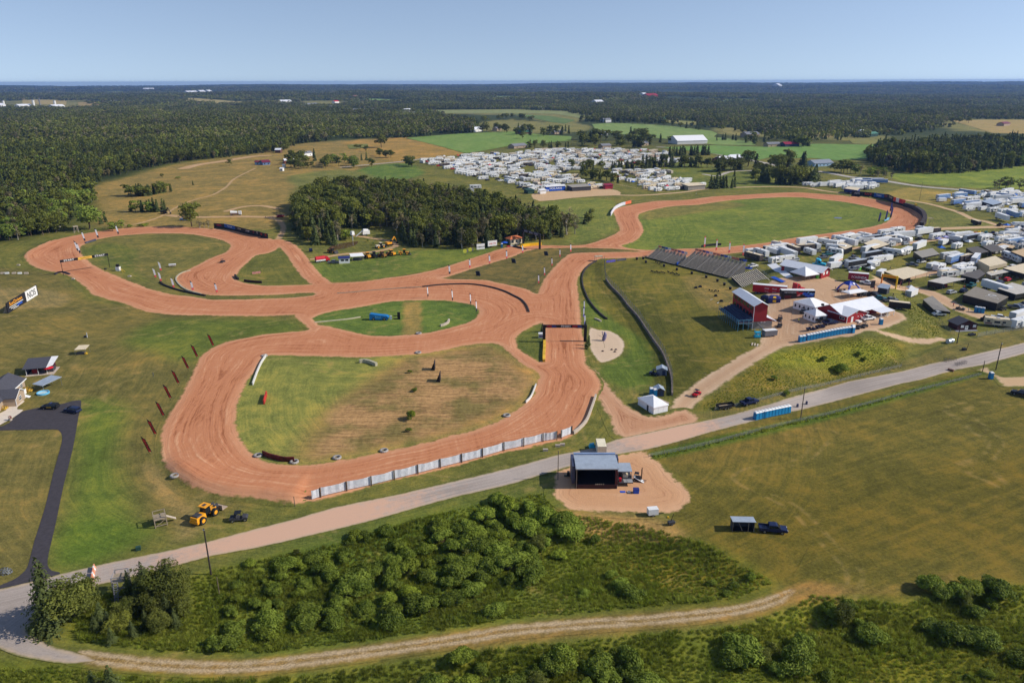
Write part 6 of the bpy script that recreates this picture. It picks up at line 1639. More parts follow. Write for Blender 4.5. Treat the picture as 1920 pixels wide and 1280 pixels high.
B().box(0,4.8,0,2.0,.6,.75,WOOD).box(0,4.8,0,.08,.6,1.4,BLACK).box(0,4.8,1.92,2.0,.6,1.4,BLACK).box(4.72,4.8,.08,1.92,.6,1.6,BLACK).box(0,.08,.08,1.92,.6,1.3,BLACK).put('bed',t);wheels(t,[(1.9,0),(1.9,2.0),(2.8,0),(2.8,2.0)],.36,.22);B().box(4.8,6.2,.9,1.1,.5,.6,BLACK).put('hitch',t)
park_px('pk_black',KF['pk_black'],(1935,747),(1897,737),'black pickup at the right edge of the olive field')
# ------------ gantries and boards round the track
t,L=frame('start_gantry','wide banner gantry reading START across the left loop','gantry',(119,516),(206,502))
for x in(0,L):B().cyl((x,0,0),(x,0,7.4),.12,BLACK,seg=6).put('post',t)
B().box(-.3,L*.36,-.12,.12,6.3,7.5,BLACK).box(L*.66,L+.3,-.12,.12,6.3,7.5,BLACK).put('banner',t)
B().box(L*.361,L*.659,-.14,.14,6.3,7.5,M('gold_banner',(222,176,70),.7)).put('sponsor_banner',t)
for x in(L*.17,L*.83):lettering('START',1.25,WHITE,t,(x,-.15,6.9),sx=1.25)
lettering('SunDriven',.95,M('banner_brown',(120,74,30),.7),t,(L*.51,-.16,6.9))
t,L=frame('finish_gantry','black banner gantry reading FINISH over the main straight','gantry',(1019,641),(1098,641))
for x in(.2,L-.2):B().box(x-.5,x+.5,-.3,.9,0,6.3,BLACK).put('tower',t)
B().box(0,L,-.15,.15,5.4,6.5,BLACK).put('banner',t)
lettering('FINISH',.95,WHITE,t,(L*.52,-.17,5.95),sx=1.2)
for x in(L*.19,L*.80):
 lettering('AMS',.9,M('logo_red',(200,40,56),.6),t,(x-.95,-.17,5.95),sx=1.1);lettering('OIL',.9,M('logo_blue',(60,80,190),.6),t,(x+.85,-.17,5.95),sx=1.2)
t,L=frame('timing_hut','small white timing hut at the left foot of the finish gantry','hut',(1010,634),(1019,634));B().box(0,1.6,0,1.6,0,1.6,WHITE).put('wall',t);B().box(.15,1.45,-.03,0,.3,1.2,M('poster',(120,110,140),.6,.5,scale=4.0)).put('poster',t);B().box(-.1,1.7,-.1,1.7,1.6,1.72,WHITE).put('roof',t)
def run_wall(name,label,cat,pts,h,th,m,group=None,top=None,base=None,n=4,seg_names=None):
 """a wall, barrier or fence that follows a traced line"""
 P=smooth_open(gpoly(pts),n)
 c=P[0]
 t=thing(name,label,cat,(c[0],c[1],hz(*c)),0,group)
 b=B();z0=hz(*c)
 for i in range(len(P)-1):
  p,q=P[i],P[i+1]
  d=(q-p)/(np.linalg.norm(q-p)+1e-9);nrm=np.array([-d[1],d[0]])*th/2
  zp,zq=hz(*p)-z0,hz(*q)-z0
  lo=(base or 0)-.25
  V=lambda r,z:(r[0]-c[0],r[1]-c[1],z)
  b.hexa([V(p-nrm,zp+lo),V(q-nrm,zq+lo),V(q+nrm,zq+lo),V(p+nrm,zp+lo)],[V(p-nrm,zp+h),V(q-nrm,zq+h),V(q+nrm,zq+h),V(p+nrm,zp+h)],m)
 b.put('panel' if cat!='wall' else 'body',t)
 return t,P,c,z0
def posts(t,P,c,z0,h,r,m,step,name='post',single=True):
 seg=np.linalg.norm(np.diff(P,axis=0),axis=1);s=np.concatenate([[0],seg.cumsum()])
 b=B()
 for d in np.arange(0,s[-1]+.01,step):
  i=min(np.searchsorted(s,d,'right')-1,len(P)-2);f=(d-s[i])/max(seg[i],1e-6)
  p=P[i]+(P[i+1]-P[i])*min(f,1);z=hz(*p)-z0
  q=B()if not single else b
  q.cyl((p[0]-c[0],p[1]-c[1],z-.3),(p[0]-c[0],p[1]-c[1],z+h),r,m,seg=6)
  if not single:q.put(name,t)
 if single:b.put(name,t)
 # white tarpaulin fence along the road bend
PX=[(585,938),(602,932),(651,920),(697,910),(740,899),(784,888),(826,877),(866,867),(905,857),(945,845),(982,837),(1018,828),(1044,824),(1052,822),(1072,814)]
P=G(*np.array(PX,float).T)
t=thing('tarp_fence','white tarpaulin fence on posts along the lowest bend','fence',tuple(P[0]),0)
for i in range(len(P)-1):
 p,q=P[i]-P[0],P[i+1]-P[0]
 if i==len(P)-3:continue
 b=B();n=7
 for k in range(n):
  u0,u1=(k+.06 if k==0 else k)/n,(k+1)/n
  bow=lambda u:np.array([.1*math.sin(u*9+i),-.12*math.sin(u*math.pi)+.05*math.sin(u*23+i),0])
  a0,a1=p+(q-p)*u0,p+(q-p)*u1
  d=.14*math.sin(u0*math.pi);d1=.14*math.sin(u1*math.pi)
  b.hexa([tuple(a0+bow(u0)*.5+[0,0,.35]),tuple(a1+bow(u1)*.5+[0,0,.35]),tuple(a1+bow(u1)*.5+[0,.04,.35]),tuple(a0+bow(u0)*.5+[0,.04,.35])],[tuple(a0+bow(u0)+[0,0,2.5-d]),tuple(a1+bow(u1)+[0,0,2.5-d1]),tuple(a1+bow(u1)+[0,.04,2.5-d1]),tuple(a0+bow(u0)+[0,.04,2.5-d])],TARPW)
 b.put('tarp',t)
for p in P[1:]:
 p=p-P[0];B().box(p[0]-.13,p[0]+.13,p[1]-.34,p[1]-.1,p[2]-.5,p[2]+2.6,POLEW).put('post',t)
for x,y in((1041,838),(1050,836),(1018,846)):
 t,L=frame('concrete_block','pale concrete block at the foot of the tarpaulin fence','block',(x,y),(x+6,y),'blocks at the foot of the tarpaulin fence');B().box(0,1.3,0,.6,0,.6,CONC,.03,.03).put('body',t)
t,P,c,z0=run_wall('concrete_barrier','curved concrete barrier on the right edge of the lowest bend','barrier',[(1117,744),(1110,765),(1100,790),(1086,806),(1075,814)],1.0,.5,CONC)
run_wall('white_wall','long low white wall on the left edge of the big infield','barrier',[(474,722),(482,700),(490,682),(499,668)],.9,.35,M('chalk_wall',(206,204,198),.8,.12))
run_wall('white_wall','short curved white barrier on the right edge of the big infield','barrier',[(986,756),(996,745),(1005,723)],.8,.3,M('chalk_wall',(206,204,198),.8,.12))
run_wall('stone_wall','short curved pale block wall at the top of the big infield','barrier',[(674,680),(683,679),(694,681),(706,686)],1.1,.9,M('old_block',(170,164,140),.9,.2))
run_wall('stone_wall','short curved white log on the lens-shaped infield','barrier',[(826,612),(833,610),(840,606),(842,601)],.8,.7,CONC)
run_wall('timber_rail','long thin pale rail on the left half of the lens-shaped infield','rail',[(590,605),(620,602),(650,599),(676,595)],.35,.5,M('pale_rail',(196,184,156),.9),None)
run_wall('tyre_wall','long dark curved tyre wall between the two lanes','barrier',[(792,539),(830,535),(880,534),(917,539),(945,547),(962,555),(977,563),(987,574),(992,586)],.75,.5,M('dirty_tyre',(58,52,50),.9,.3))
t,P,c,z0=run_wall('low_berm_rail','low pale plank rail left of the dark tyre wall','rail',[(632,551),(660,549),(690,546),(740,542),(790,539)],.5,.4,WOOD)
run_wall('tyre_wall','dark tyre line round the inner hairpin of the left loop','barrier',[(300,529),(308,535),(330,543),(358,550),(385,555)],.6,.7,TYRE)
run_wall('white_wall','pale kerb line inside the hairpin of the left loop','barrier',[(357,508),(340,513),(330,523),(337,535),(352,545),(377,552)],.5,.6,M('old_block',(170,164,140),.9,.2))
run_wall('banner_barrier','red and black banner wall curving at the lower left of the big infield','barrier',[(493,853),(505,858),(520,862),(535,865),(552,865)],1.3,.35,M('dark_red_banner',(84,26,22),.7,.7,scale=.6))
run_wall('banner_barrier','small red and black banner board on the left of the big infield','barrier',[(495,758),(498,748),(500,740)],1.3,.35,M('red_banner',(176,50,40),.7,.6,scale=.6))
run_wall('banner_barrier','black barrier with red panels on the small triangular infield','barrier',[(458,528),(475,530),(491,531)],1.1,.4,M('black_red_banner',(44,22,24),.7,.7,scale=.8))
run_wall('white_wall','short red and white block in the small triangular infield','barrier',[(473,514),(482,513),(488,512)],1.0,.5,M('pink_block',(190,130,120),.8,.5,scale=1.0))
run_wall('tyre_wall','short black tyre stack on the tip of the small triangular infield','barrier',[(441,518),(443,522),(447,525)],1.1,.8,TYRE)
run_wall('banner_barrier','flat black banner lying by the flags at the left loop','barrier',[(160,457),(170,454),(180,451)],1.0,.6,M('grey_banner',(70,72,86),.7,.5,scale=.8))
run_wall('tyre_wall','dark tyre bow round the left post of the start gantry','barrier',[(103,515),(109,512),(118,511),(125,513),(131,515)],.7,.7,M('tyre_purple',(50,46,60),.9))
run_wall('banner_barrier','long low black banner board inside the right loop','barrier',[(1315,464),(1335,461),(1352,460)],1.3,.3,M('dark_banner',(34,34,40),.7,.6,scale=.5))
run_wall('yellow_barrier','tall yellow and black striped barrier left of the main straight','barrier',[(1020,679),(1020,665),(1021,652),(1021,640)],1.0,.9,M('yellow_black',(214,172,50),.6,.35,scale=.35))
run_wall('yellow_barrier','long inflatable yellow barrier under the black jump gantry','barrier',[(976,464),(990,462),(1002,461),(1015,460)],1.7,.9,YEL)
# hairpin banner in white and red
t,P,c,z0=run_wall('hairpin_barrier','curved white and orange barrier on the outside of the hairpin','barrier',[(1145,405),(1149,398),(1154,392),(1165,386),(1172,384)],2.2,.5,M('white_blue_banner',(206,208,216),.7,.15))
run_wall('hairpin_barrier','orange end of the curved barrier on the outside of the hairpin','barrier',[(1172,384),(1177,382.5),(1183,381)],2.2,.5,M('orange_banner',(224,110,70),.7,.3))
def banner_wall(label,pts,h,panels,base):
 """boards in a row, each its own part with its own writing"""
 P=smooth_open(gpoly(pts),6);c=P[0];z0=hz(*c)
 t=thing('banner_wall',label,'banner wall',(c[0],c[1],z0))
 seg=np.linalg.norm(np.diff(P,axis=0),axis=1);s=np.concatenate([[0],seg.cumsum()]);T=s[-1]
 pt=lambda d:np.array([np.interp(d,s,P[:,0]),np.interp(d,s,P[:,1])])
 bb=B();u=0
 tot=sum(p[0]for p in panels)
 for wgt,m,words,tm,size in panels:
  a,b=pt(u/tot*T),pt((u+wgt)/tot*T);u+=wgt
  za,zb=hz(*a)-z0,hz(*b)-z0
  d=(b-a)/np.linalg.norm(b-a);n=np.array([-d[1],d[0]])*.08
  f=lambda r,z:(r[0]-c[0],r[1]-c[1],z)
  o=B().hexa([f(a-n,za+base),f(b-n,zb+base),f(b+n,zb+base),f(a+n,za+base)],[f(a-n,za+h),f(b-n,zb+h),f(b+n,zb+h),f(a+n,za+h)],m).put('banner',t)
  bb.hexa([f(a-n*3,za-.4),f(b-n*3,zb-.4),f(b+n*2,zb-.4),f(a+n*2,za-.4)],[f(a-n*3,za+base),f(b-n*3,zb+base),f(b+n*2,zb+base),f(a+n*2,za+base)],TYRE)
  if words:
   mid=(a+b)/2-n*1.3
   lettering(words,size,tm,t,(mid[0]-c[0],mid[1]-c[1],(za+zb)/2+(base+h)/2),(math.pi/2,math.atan2(zb-za,np.linalg.norm(b-a))*-1,math.atan2(d[1],d[0])))
 bb.put('tyre_base',t)
BK=M('banner_black',(30,30,36),.7)
banner_wall('sponsor banner wall on the outside of the left loop',[(402,428),(421,429),(440,433),(458,438),(480,443),(503,448)],3.2,[(1,BK,'AMSOIL',M('logo_red',(200,40,56),.6),1.5),(1,M('banner_blue',(36,90,160),.7),'Traxxas',WHITE,1.4),(.9,BK,'CRANE',CREAM,1.2),(.8,BK,'CHAMP',WHITE,1.2),(.33,BK,'T',M('logo_red',(200,40,56),.6),1.8),(.33,BK,'T',WHITE,1.8),(.33,BK,'G',M('logo_orange',(220,70,40),.6),1.8),(.33,BK,'G',M('logo_orange',(220,70,40),.6),1.8)],1.0)
banner_wall('sponsor banner wall round the far right bend',[(1596,369),(1625,371),(1650,375),(1672,380),(1696,387)],4.6,[(.6,BK,'AMS',SILV,2.2),(.7,BK,'RACE',M('logo_orange',(220,70,40),.6),2.2),(1,M('banner_blue',(36,90,160),.7),'Traxxas',WHITE,2.0),(.6,BK,'CRANE',M('logo_red',(200,40,56),.6),1.7),(.8,BK,'CHAMP',CREAM,1.8),(.28,M('logo_orange',(220,70,40),.6),'',None,1),(.28,WHITE,'',None,1),(.28,M('logo_red',(200,40,56),.6),'',None,1),(.28,M('logo_orange',(220,70,40),.6),'',None,1)],1.6)
run_wall('tyre_wall','high dark earth and tyre wall round the far right bend','barrier',[(1696,387),(1710,391),(1722,397),(1731,405),(1733,415),(1727,425)],2.6,2.5,M('dark_earth',(58,50,52),.95,.3))
t,L=frame('excavator_flag','yellow banner cluster on the far right bend','banner',(1713,392),(1721,394));B().box(0,3.6,0,.4,1.5,4.2,YEL).put('cloth',t)
t,L=frame('billboard','big black billboard reading NOS at its right end','billboard',(16,588),(72,553))
B().box(0,L*.6,0,.3,.2,4.4,BK).put('panel',t);B().box(L*.6,L,0,.3,.2,4.4,WHITE).put('panel',t);B().box(L-.4,L+.2,-.05,.5,.1,4.6,BK).put('end_post',t)
lettering('SunDriven',2.1,M('sign_orange',(236,160,40),.6),t,(L*.28,-.03,3.2),sx=1.3);lettering('NOS',3.6,BK,t,(L*.79,-.03,2.2),sx=1.1)
g=B().box(L*.06,L*.5,-.03,0,1.9,2.15,WHITE);g.put('stripe',t);B().box(L*.3,L*.46,-.04,0,1.0,1.6,RBLUE).put('stripe',t);B().box(L*.1,L*.27,-.03,0,1.2,1.45,WHITE).box(L*.16,L*.34,-.03,0,.6,.8,WHITE).put('stripe',t)
b=B()
for x in(1,L*.3,L*.6,L*.85):b.hexa([(x,.3,0),(x+.15,.3,0),(x+.15,2.5,0),(x,2.5,0)],[(x,.3,4),(x+.15,.3,4),(x+.15,.5,4),(x,.5,4)],WOOD)
b.put('brace',t)
for x,m in((1,CONC),(9,WHITE),(22,CONC),(33,WHITE),(45,CONC)):
 t,L=frame('concrete_block','block in the straight row above the big black billboard','block',(x,514),(x+8,513.4),'row of blocks above the billboard');B().box(0,L,0,.7,0,.8,m,.03,.03).put('body',t)
for(pA,pB,wds,col,tm,lab)in(((894,472),(909,470.5),'YAMAHA',WHITE,BLACK,'white billboard with small black writing left of the terracotta-roofed hut'),((915,466),(932,464),'WELTYS',WHITE,M('logo_red',(200,40,56),.6),'white billboard with red writing beside the slim blue toilet')):
 t,L=frame('billboard',lab,'billboard',pA,pB);B().box(0,L,0,.2,1.2,4.2,col).put('panel',t);lettering(wds,1.2,tm,t,(L/2,-.02,2.5));b=B()
 for x in(.8,L-.8):b.cyl((x,.1,-.3),(x,.1,1.3),.09,POLEW,seg=5)
 b.put('post',t)
for pA,pB,lab in(((868,480),(876,479.5),'round yellow-green board left of the white billboards'),((878,477),(886,476.5),'second yellow-green board nearer the white billboards')):
 t,L=frame('sign_board',lab,'sign',pA,pB);B().cyl((L/2,0,2.6),(L/2,.12,2.6),1.1,M('yellow_green',(200,200,70),.7),seg=14).put('disc',t);B().box(L/2+.9,L/2+1.7,0,.12,1.8,3.4,M('grey_sign',(120,120,112),.7)).put('panel',t);B().cyl((L/2,.05,-.3),(L/2,.05,1.6),.07,BLACK,seg=5).put('post',t)
 # terracotta-roofed hut and the black jump gantry
t,L=frame('timing_house','small cream hut with terracotta hip roof beside the wood','hut',(957,459),(980,456))
B().box(0,L,0,5,0,3.1,CREAM).put('wall',t);o=.5
B().add([(-o,-o,3.1),(L+o,-o,3.1),(L+o,5+o,3.1),(-o,5+o,3.1),(2.2,2.5,4.5),(L-2.2,2.5,4.5)],[[0,1,5,4],[1,2,5],[2,3,4,5],[3,0,4],[3,2,1,0]],TERRA).put('roof',t)
for i in range(3):
 x=L*(.2+.3*i);B().prism([(x-.55,.9),(x+.55,.9),(x+.55,2.2),(x+.3,2.6),(x-.3,2.6),(x-.55,2.2)],'y',-.04,0,WIN).put('window',t)
B().box(-.05,0,.8,4.2,.2,2.7,M('teal_glass',(70,100,110),.3)).put('side_window',t)
t,L=frame('jump_gantry','black truss gantry beside the terracotta-roofed hut','gantry',(981,457),(1012,467))
for x in(0,L):B().box(x-.5,x+.5,-.4,.4,0,7.5,BLACK).put('tower',t)
B().box(-.4,L+.4,-.3,.3,7.2,8.6,BLACK).put('beam',t);g=B()
for i in range(3):g.box(L*(.08+.3*i),L*(.30+.3*i),-.33,-.31,7.4,8.4,M('grey_panel',(120,124,140),.6))
g.put('sign_panel',t)
t,L=frame('jump_ramp','black rubber jump ramp in front of the terracotta-roofed hut','ramp',(962,464),(984,469));B().hexa([(0,0,0),(L,0,0),(L,2.0,0),(0,2.0,0)],[(0,.3,1.0),(L,.3,.3),(L,1.7,.3),(0,1.7,1.0)],TYRE).put('body',t)
t,L=frame('parasol','blue parasol left of the terracotta-roofed hut','parasol',(946,461),(952,460));B().cyl((0,0,0),(0,0,2.4),.04,STEEL,seg=5).put('pole',t);B().cyl((0,0,2.0),(0,0,2.7),2.1,RBLUE,.1,10).put('shade',t)
for x,y,m,n in((950,464,RED2,'red'),(957,463,WHITE,'white'),(966,460,M('mixed_goods',(120,110,112),.8,.5),'grey')):
 t,L=frame('parked_kart',n+' low race kart parked before the terracotta-roofed hut','kart',(x,y),(x+6,y-.5));B().box(0,2.6,0,1.3,.3,.7,m,.3,.1).put('body',t);wheels(t,[(.5,0),(.5,1.3),(2.1,0),(2.1,1.3)],.32,.25)
t,L=frame('goal_frame','pale wooden lookout frame at the top left of the first bend','lookout',(140,437),(148,436));b=B()
for x in(0,2.4):
 for y in(0,2.0):b.cyl((x+(.3 if x==0 else-.3)*0,y,0),(x+(.25 if x==0 else-.25),y,3.9),.1,CONC,seg=5)
b.cyl((0,0,.2),(2.2,0,3.6),.07,CONC,seg=5);b.put('frame',t);B().box(-.1,2.5,-.1,2.1,3.8,4.0,CONC).put('deck',t)
t,L=frame('lookout','thin pale lookout frame right of the far right bend','lookout',(1741,422),(1751,421));b=B()
for x in(0,3.2):
 for y in(0,2.0):b.cyl((x,y,0),(x,y,4.2),.09,WOOD,seg=5)
b.put('frame',t);B().box(-.1,3.3,-.1,2.1,4.1,4.3,WOOD).put('deck',t)
for x,y,lab in((195,505,'dark tyre pile at the right post of the start gantry'),(133,524,'white-topped block just below the left post of the start gantry'),(239,519,'white blob lying inside the left loop'),(31,498,'small pale block far left of the left loop'),(307,890,'loose tyre')):
 if lab=='loose tyre':continue
 t,L=frame('marker_block',lab,'block',(x,y),(x+5,y+(2 if x==195 else 0)));B().box(0,1.6,0,.8,0,.6,TYRE if x==195 else CONC,.1,.1).put('body',t)
t,L=frame('starter_stand','black and white starter stand with yellow poles by the start gantry','stand',(217,508),(225,508));B().box(0,1.8,0,1.8,0,1.9,WHITE).put('base',t);B().box(.3,1.5,.3,1.5,1.9,3.2,BLACK).put('box',t);b=B();b.cyl((2.0,.5,.9),(5.5,-3.5,.2),.09,YEL,seg=5).cyl((2.0,1.0,1.0),(6.0,-2.6,.2),.09,YEL,seg=5);b.put('pole',t)
t,L=frame('trailer_cart','small pale trailer cart inside the left loop','cart',(317,501),(330,500));B().box(0,3.2,0,1.6,.5,1.2,CONC).put('body',t);B().box(-.1,3.3,-.1,1.7,1.2,1.3,WHITE).put('lid',t);wheels(t,[(1.6,0),(1.6,1.6)],.3,.2)
for x,y in((487,855),(555,867),(635,859),(723,846),(953,780),(499,668),(787,662),(331,893),(788,626)):
 nm={487:'left of the red and black banner wall',555:'right of the red and black banner wall',635:'alone at the bottom edge of the big infield',723:'in the middle of the bottom edge of the big infield',953:'at the right bottom edge of the big infield',499:'at the top left corner of the big infield',787:'at the top edge of the big infield',331:'on the outer rim of the lowest left bend',788:'at the bottom edge of the lens-shaped infield'}[x]
 t,L=frame('giant_tyre','big pale-painted tyre lying '+nm,'tyre',(x-3,y),(x+3,y))
 b=B();R0,r0=.85,.30;V=[];n1,n2=14,7
 for i in range(n1):
  for k in range(n2):
   a=6.283*i/n1;e=6.283*k/n2;V.append(((R0+r0*math.cos(e))*math.cos(a),(R0+r0*math.cos(e))*math.sin(a),.3+r0*math.sin(e)))
 b.add(V,[[i*n2+k,((i+1)%n1)*n2+k,((i+1)%n1)*n2+(k+1)%n2,i*n2+(k+1)%n2]for i in range(n1)for k in range(n2)],M('painted_tyre',(150,146,142),.9,.3));b.put('body',t)
 # feather flags
def feather(label,px,h,top,main,low,letters=None,group=None,lean=-.05,heading=0.25,wd=.8):
 p=at(*px);t=thing('feather_flag',label,'flag',(p.x,p.y,p.z),heading,group)
 B().cyl((0,0,0),(lean*h,0,h),.045,BLACK,.02,5).put('pole',t)
 b=B();zs=[(.16,low),(.36,main),(.62,main),(.84,top),(1.0,top)]
 prev=None
 for(z,m),wq in zip(zs,(1,1,1,.95,.25)):
  q=[(lean*h*z,-.02,h*z),(lean*h*z+wd*wq,-.02,h*z+(.0 if wq>.9 else-.15))]
  if prev:b.hexa([prev[0],prev[1],(prev[1][0],.02,prev[1][2]),(prev[0][0],.02,prev[0][2])],[q[0],q[1],(q[1][0],.02,q[1][2]),(q[0][0],.02,q[0][2])],pm)
  prev,pm=q,m
 if letters:
  for w0,w1 in((-.1,.02),(wd-.02,wd+.1)):b.hexa([(lean*h*.16+w0,-.03,h*.14),(lean*h*.16+w1,-.03,h*.14),(lean*h*.16+w1,.03,h*.14),(lean*h*.16+w0,.03,h*.14)],[(lean*h*.86+w0,-.03,h*.86),(lean*h*.86+w1,-.03,h*.86),(lean*h*.86+w1,.03,h*.86),(lean*h*.86+w0,.03,h*.86)],BLACK)
 b.put('cloth',t)
 if letters:
  for i,ch in enumerate(letters):
   z=h*(.76-.6*i/max(1,len(letters)))
   lettering(ch,.78,BLACK,t,(lean*z+wd*.5,-.035,z))
FR=M('flag_red',(206,60,50),.75)
for i,(px,lab)in enumerate((((400,651),'farthest, right at the edge of the track'),((370,672),'second from the far end'),((353,694),'third from the far end'),((335,722),'fourth from the far end'),((320,750),'fifth, beside the lowest left bend'),((307,783),'third from the near end'),((292,818),'second from the near end'),((282,852),'nearest of all'))):
 feather('red and black flag on the left lawn, '+lab,px,5.2,BLACK,FR,FR,'TORNO','red flags along the left lawn',-.30,0.1,.62)
FB=M('flag_black',(36,36,46),.75);FW=M('flag_white',(200,200,206),.75);FP=M('flag_pink',(214,84,84),.75)
for px,lab in(((222,442),'far right of the row'),((184,449),'above the flat black banner'),((159,455),'left of the flat black banner'),((150,478),'right of the pair by the start gantry'),((146,474),'left of the pair by the start gantry')):
 feather('black and white flag at the left loop, '+lab,px,7.0,FB,FW,FB,None,'black flags at the left loop',-.14,.6)
for px,lab in(((301,510),'highest'),((291,523),'small, left'),((301,530),'at the end of the tyre line'),((325,542),'on the tyre line'),((361,547),'on the pale kerb line'),((406,551),'alone on the straight')):
 feather('white and red flag by the left hairpin, '+lab,px,5.2,FB if px[0]>350 else FW,FW,FP,None,'white and red flags by the left hairpin',-.10,.4)
for px,lab in(((802,560),'first'),((848,567),'second'),((882,574),'third'),((893,588),'lowest')):
 feather('dark flag on the rim of the lens-shaped infield, '+lab+' from the left',px,6.0,FB,FW,FB,None,'dark flags on the lens-shaped infield',-.05,.9,.6)
for px,lab in(((842,517),'leftmost'),((880,505),'second'),((917,497),'third'),((949,488),'nearest the wedge top'),((979,477),'below the yellow barrier'),((1069,475),'right of the black jump gantry')):
 feather('black, white and red flag along the start straight, '+lab,px,5.6,FB,FW,FP if px[0]>870 else FB,None,'flags along the start straight',-.03,.5)
for px,lab in(((1049,484),'upper'),((1034,501),'second'),((1020,519),'third'),((1009,534),'lowest')):
 feather('white and pink feather flag on the green wedge, '+lab,px,5.2,FB,FW,FP,None,'flags on the green wedge',-.03,.3,.6)
for px,lab in(((1094,584),'upper'),((1093,598),'middle'),((1095,612),'beside the finish banner')):
 feather('blue and white feather flag right of the main straight, '+lab,px,5.2,FB,FW,M('flag_violet',(120,110,190),.7),None,'flags right of the main straight',-.01,.3,.6)
for px,lab in(((1319,467),'leftmost'),((1341,473),'second'),((1365,478),'third'),((1391,483),'rightmost')):
 feather('white flag with red top behind the bleachers, '+lab,px,7.5,FP,FW,FP,None,'flags behind the bleachers',.03,.3,.9)
for px,lab in(((1645,419),'leftmost'),((1658,415),'second'),((1667,412),'tall, at the bend'),((1667,399),'farthest')):
 feather('navy feather flag inside the far right bend, '+lab,px,9.0 if 'tall' in lab else 7.5,NAVY,NAVY,FB,None,'navy flags inside the far right bend',.10,.2,1.3)
t,L=frame('banner_barrier','pale blue banner board beside the navy flags','banner',(1658,415),(1667,412));B().box(0,L,0,.2,.1,1.7,M('pale_blue_banner',(120,180,220),.7)).put('panel',t)
for px,lab in(((960,493),'left'),((1021,479),'right'),((893,517),'lowest')):
 t,L=frame('speaker_stack','tilted black speaker board on the green wedge, '+lab,'speaker',px,(px[0]+7,px[1]+.5));B().hexa([(0,0,0),(2,0,0),(2,1.0,0),(0,1.0,0)],[(-.6,.6,2.1),(1.3,.6,2.1),(1.3,1.2,2.1),(-.6,1.2,2.1)],BLACK).put('body',t)
for pA,lab in(((815,695),'farther'),((825,717),'nearer')):
 t,L=frame('screen_board',lab+' black upright board in the big infield','board',pA,(pA[0]+5,pA[1]-16));B().box(0,2.4,0,.2,0,3.0,M('dark_board',(44,36,38),.8)).put('panel',t);B().hexa([(.5,.2,0),(.7,.2,0),(.7,1.4,0),(.5,1.4,0)],[(.5,.2,2.4),(.7,.2,2.4),(.7,.35,2.4),(.5,.35,2.4)],BLACK).put('brace',t)
 # blue show car on the lens
t,L=frame('show_truck','giant blue inflatable race car on the lens-shaped infield','inflatable',(694,599),(722,599))
b=B();smooth_body(b,[(0,.3),(7.2,.3),(7.6,1.2),(6.6,1.8),(4.4,2.0),(.4,2.6),(0,2.4)],1.3,M('show_blue',(16,110,170),.4),.2,1.2);b.put('body',t);wheels(t,[(1.6,-1.2),(1.6,1.2),(5.8,-1.2),(5.8,1.2)],.6,.5);lettering('RACE',.9,M('pale_cyan',(140,210,230),.6),t,(3.4,-1.33,1.4))
t,L=frame('display_board','black H-shaped board beside the giant blue inflatable','board',(731,599),(746,599));B().box(3.0,4.1,0,.4,0,3.0,BLACK).box(1.4,3.0,0,.3,.2,.5,BLACK).box(1.4,3.0,0,.3,1.4,1.7,BLACK).put('panel',t);B().box(0,.8,0,.5,0,1.6,WHITE,.1,.05).put('sign',t)
# main-straight catch fence and inner rails
FPX=[(1133,492),(1134,508),(1136,525),(1146,539),(1160,553),(1170,565),(1178,576),(1196,596),(1210,617),(1226,641),(1241,662),(1251,686),(1259,712),(1260,742)]
t,P,c,z0=run_wall('catch_fence','long tall mesh catch fence on a concrete wall below the spectator hill','fence',FPX[2:],1.0,.5,M('fence_wall',(120,108,100),.9,.35,scale=.6))
P=smooth_open(gpoly(FPX),4);c0=np.array([t.location.x,t.location.y]);posts(t,P,c0,t.location.z,3.6,.06,STEEL,3.2)
mm_=NT('wire_mesh',.6,.3);tr=mm_.n('BsdfTransparent');mx=mm_.n('MixShader');mx.inputs[0].default_value=.30
mm_.b.inputs['Base Color'].default_value=lin(150,152,150)+(1,)
mm_.l(tr.outputs[0],mx.inputs[1]);mm_.l(mm_.b.outputs[0],mx.inputs[2]);mm_.l(mx.outputs[0],[x for x in mm_.t.nodes if x.type=='OUTPUT_MATERIAL'][0].inputs[0]);MESHM=mm_.m
def mesh_sheet(t,P,c,z0,lo,hi,name='wire_mesh'):
 b=B()
 for p,q in zip(P[:-1],P[1:]):
  zp,zq=hz(*p)-z0,hz(*q)-z0
  b.face([(p[0]-c[0],p[1]-c[1],zp+lo),(q[0]-c[0],q[1]-c[1],zq+lo),(q[0]-c[0],q[1]-c[1],zq+hi),(p[0]-c[0],p[1]-c[1],zp+hi)],MESHM)
 b.put(name,t)
mesh_sheet(t,P,c0,t.location.z,.9,3.5)
run_wall('tyre_wall','dark inner tyre rail curving right of the main straight','barrier',[(1119,490),(1108,496),(1098,505),(1092,518),(1092,532),(1096,546),(1103,562),(1112,575),(1122,586),(1131,594),(1138,599)],.7,.5,M('dirty_tyre',(58,52,50),.9,.3))
run_wall('concrete_barrier','short pale log on the grass beside the inner tyre rail','barrier',[(1115,598),(1121,600),(1127,603)],.5,.5,CONC)
t,L=frame('judge_stand','small open pale shelter at the top of the catch fence','shelter',(1117,491),(1132,490));b=B()
for x in(.1,3.7):
 for y in(0,2):b.cyl((x,y,0),(x,y,2.6),.08,STEEL,seg=5)
b.put('post',t);B().box(-.1,4,-.1,2.2,2.6,2.75,M('old_block',(170,164,140),.9,.2)).put('roof',t)
t,L=frame('banner_barrier','violet banner row beside the small open shelter','banner',(1137,493),(1154,491));B().box(0,L,0,.15,.1,1.3,M('violet_banner',(96,90,180),.7,.3,scale=1)).put('panel',t)
t,L=frame('banner_barrier','grey banner row right of the violet banner','banner',(1156,490),(1174,488));B().box(0,L,0,.15,.1,1.2,M('grey_banner2',(90,92,104),.7,.4,scale=1)).put('panel',t)
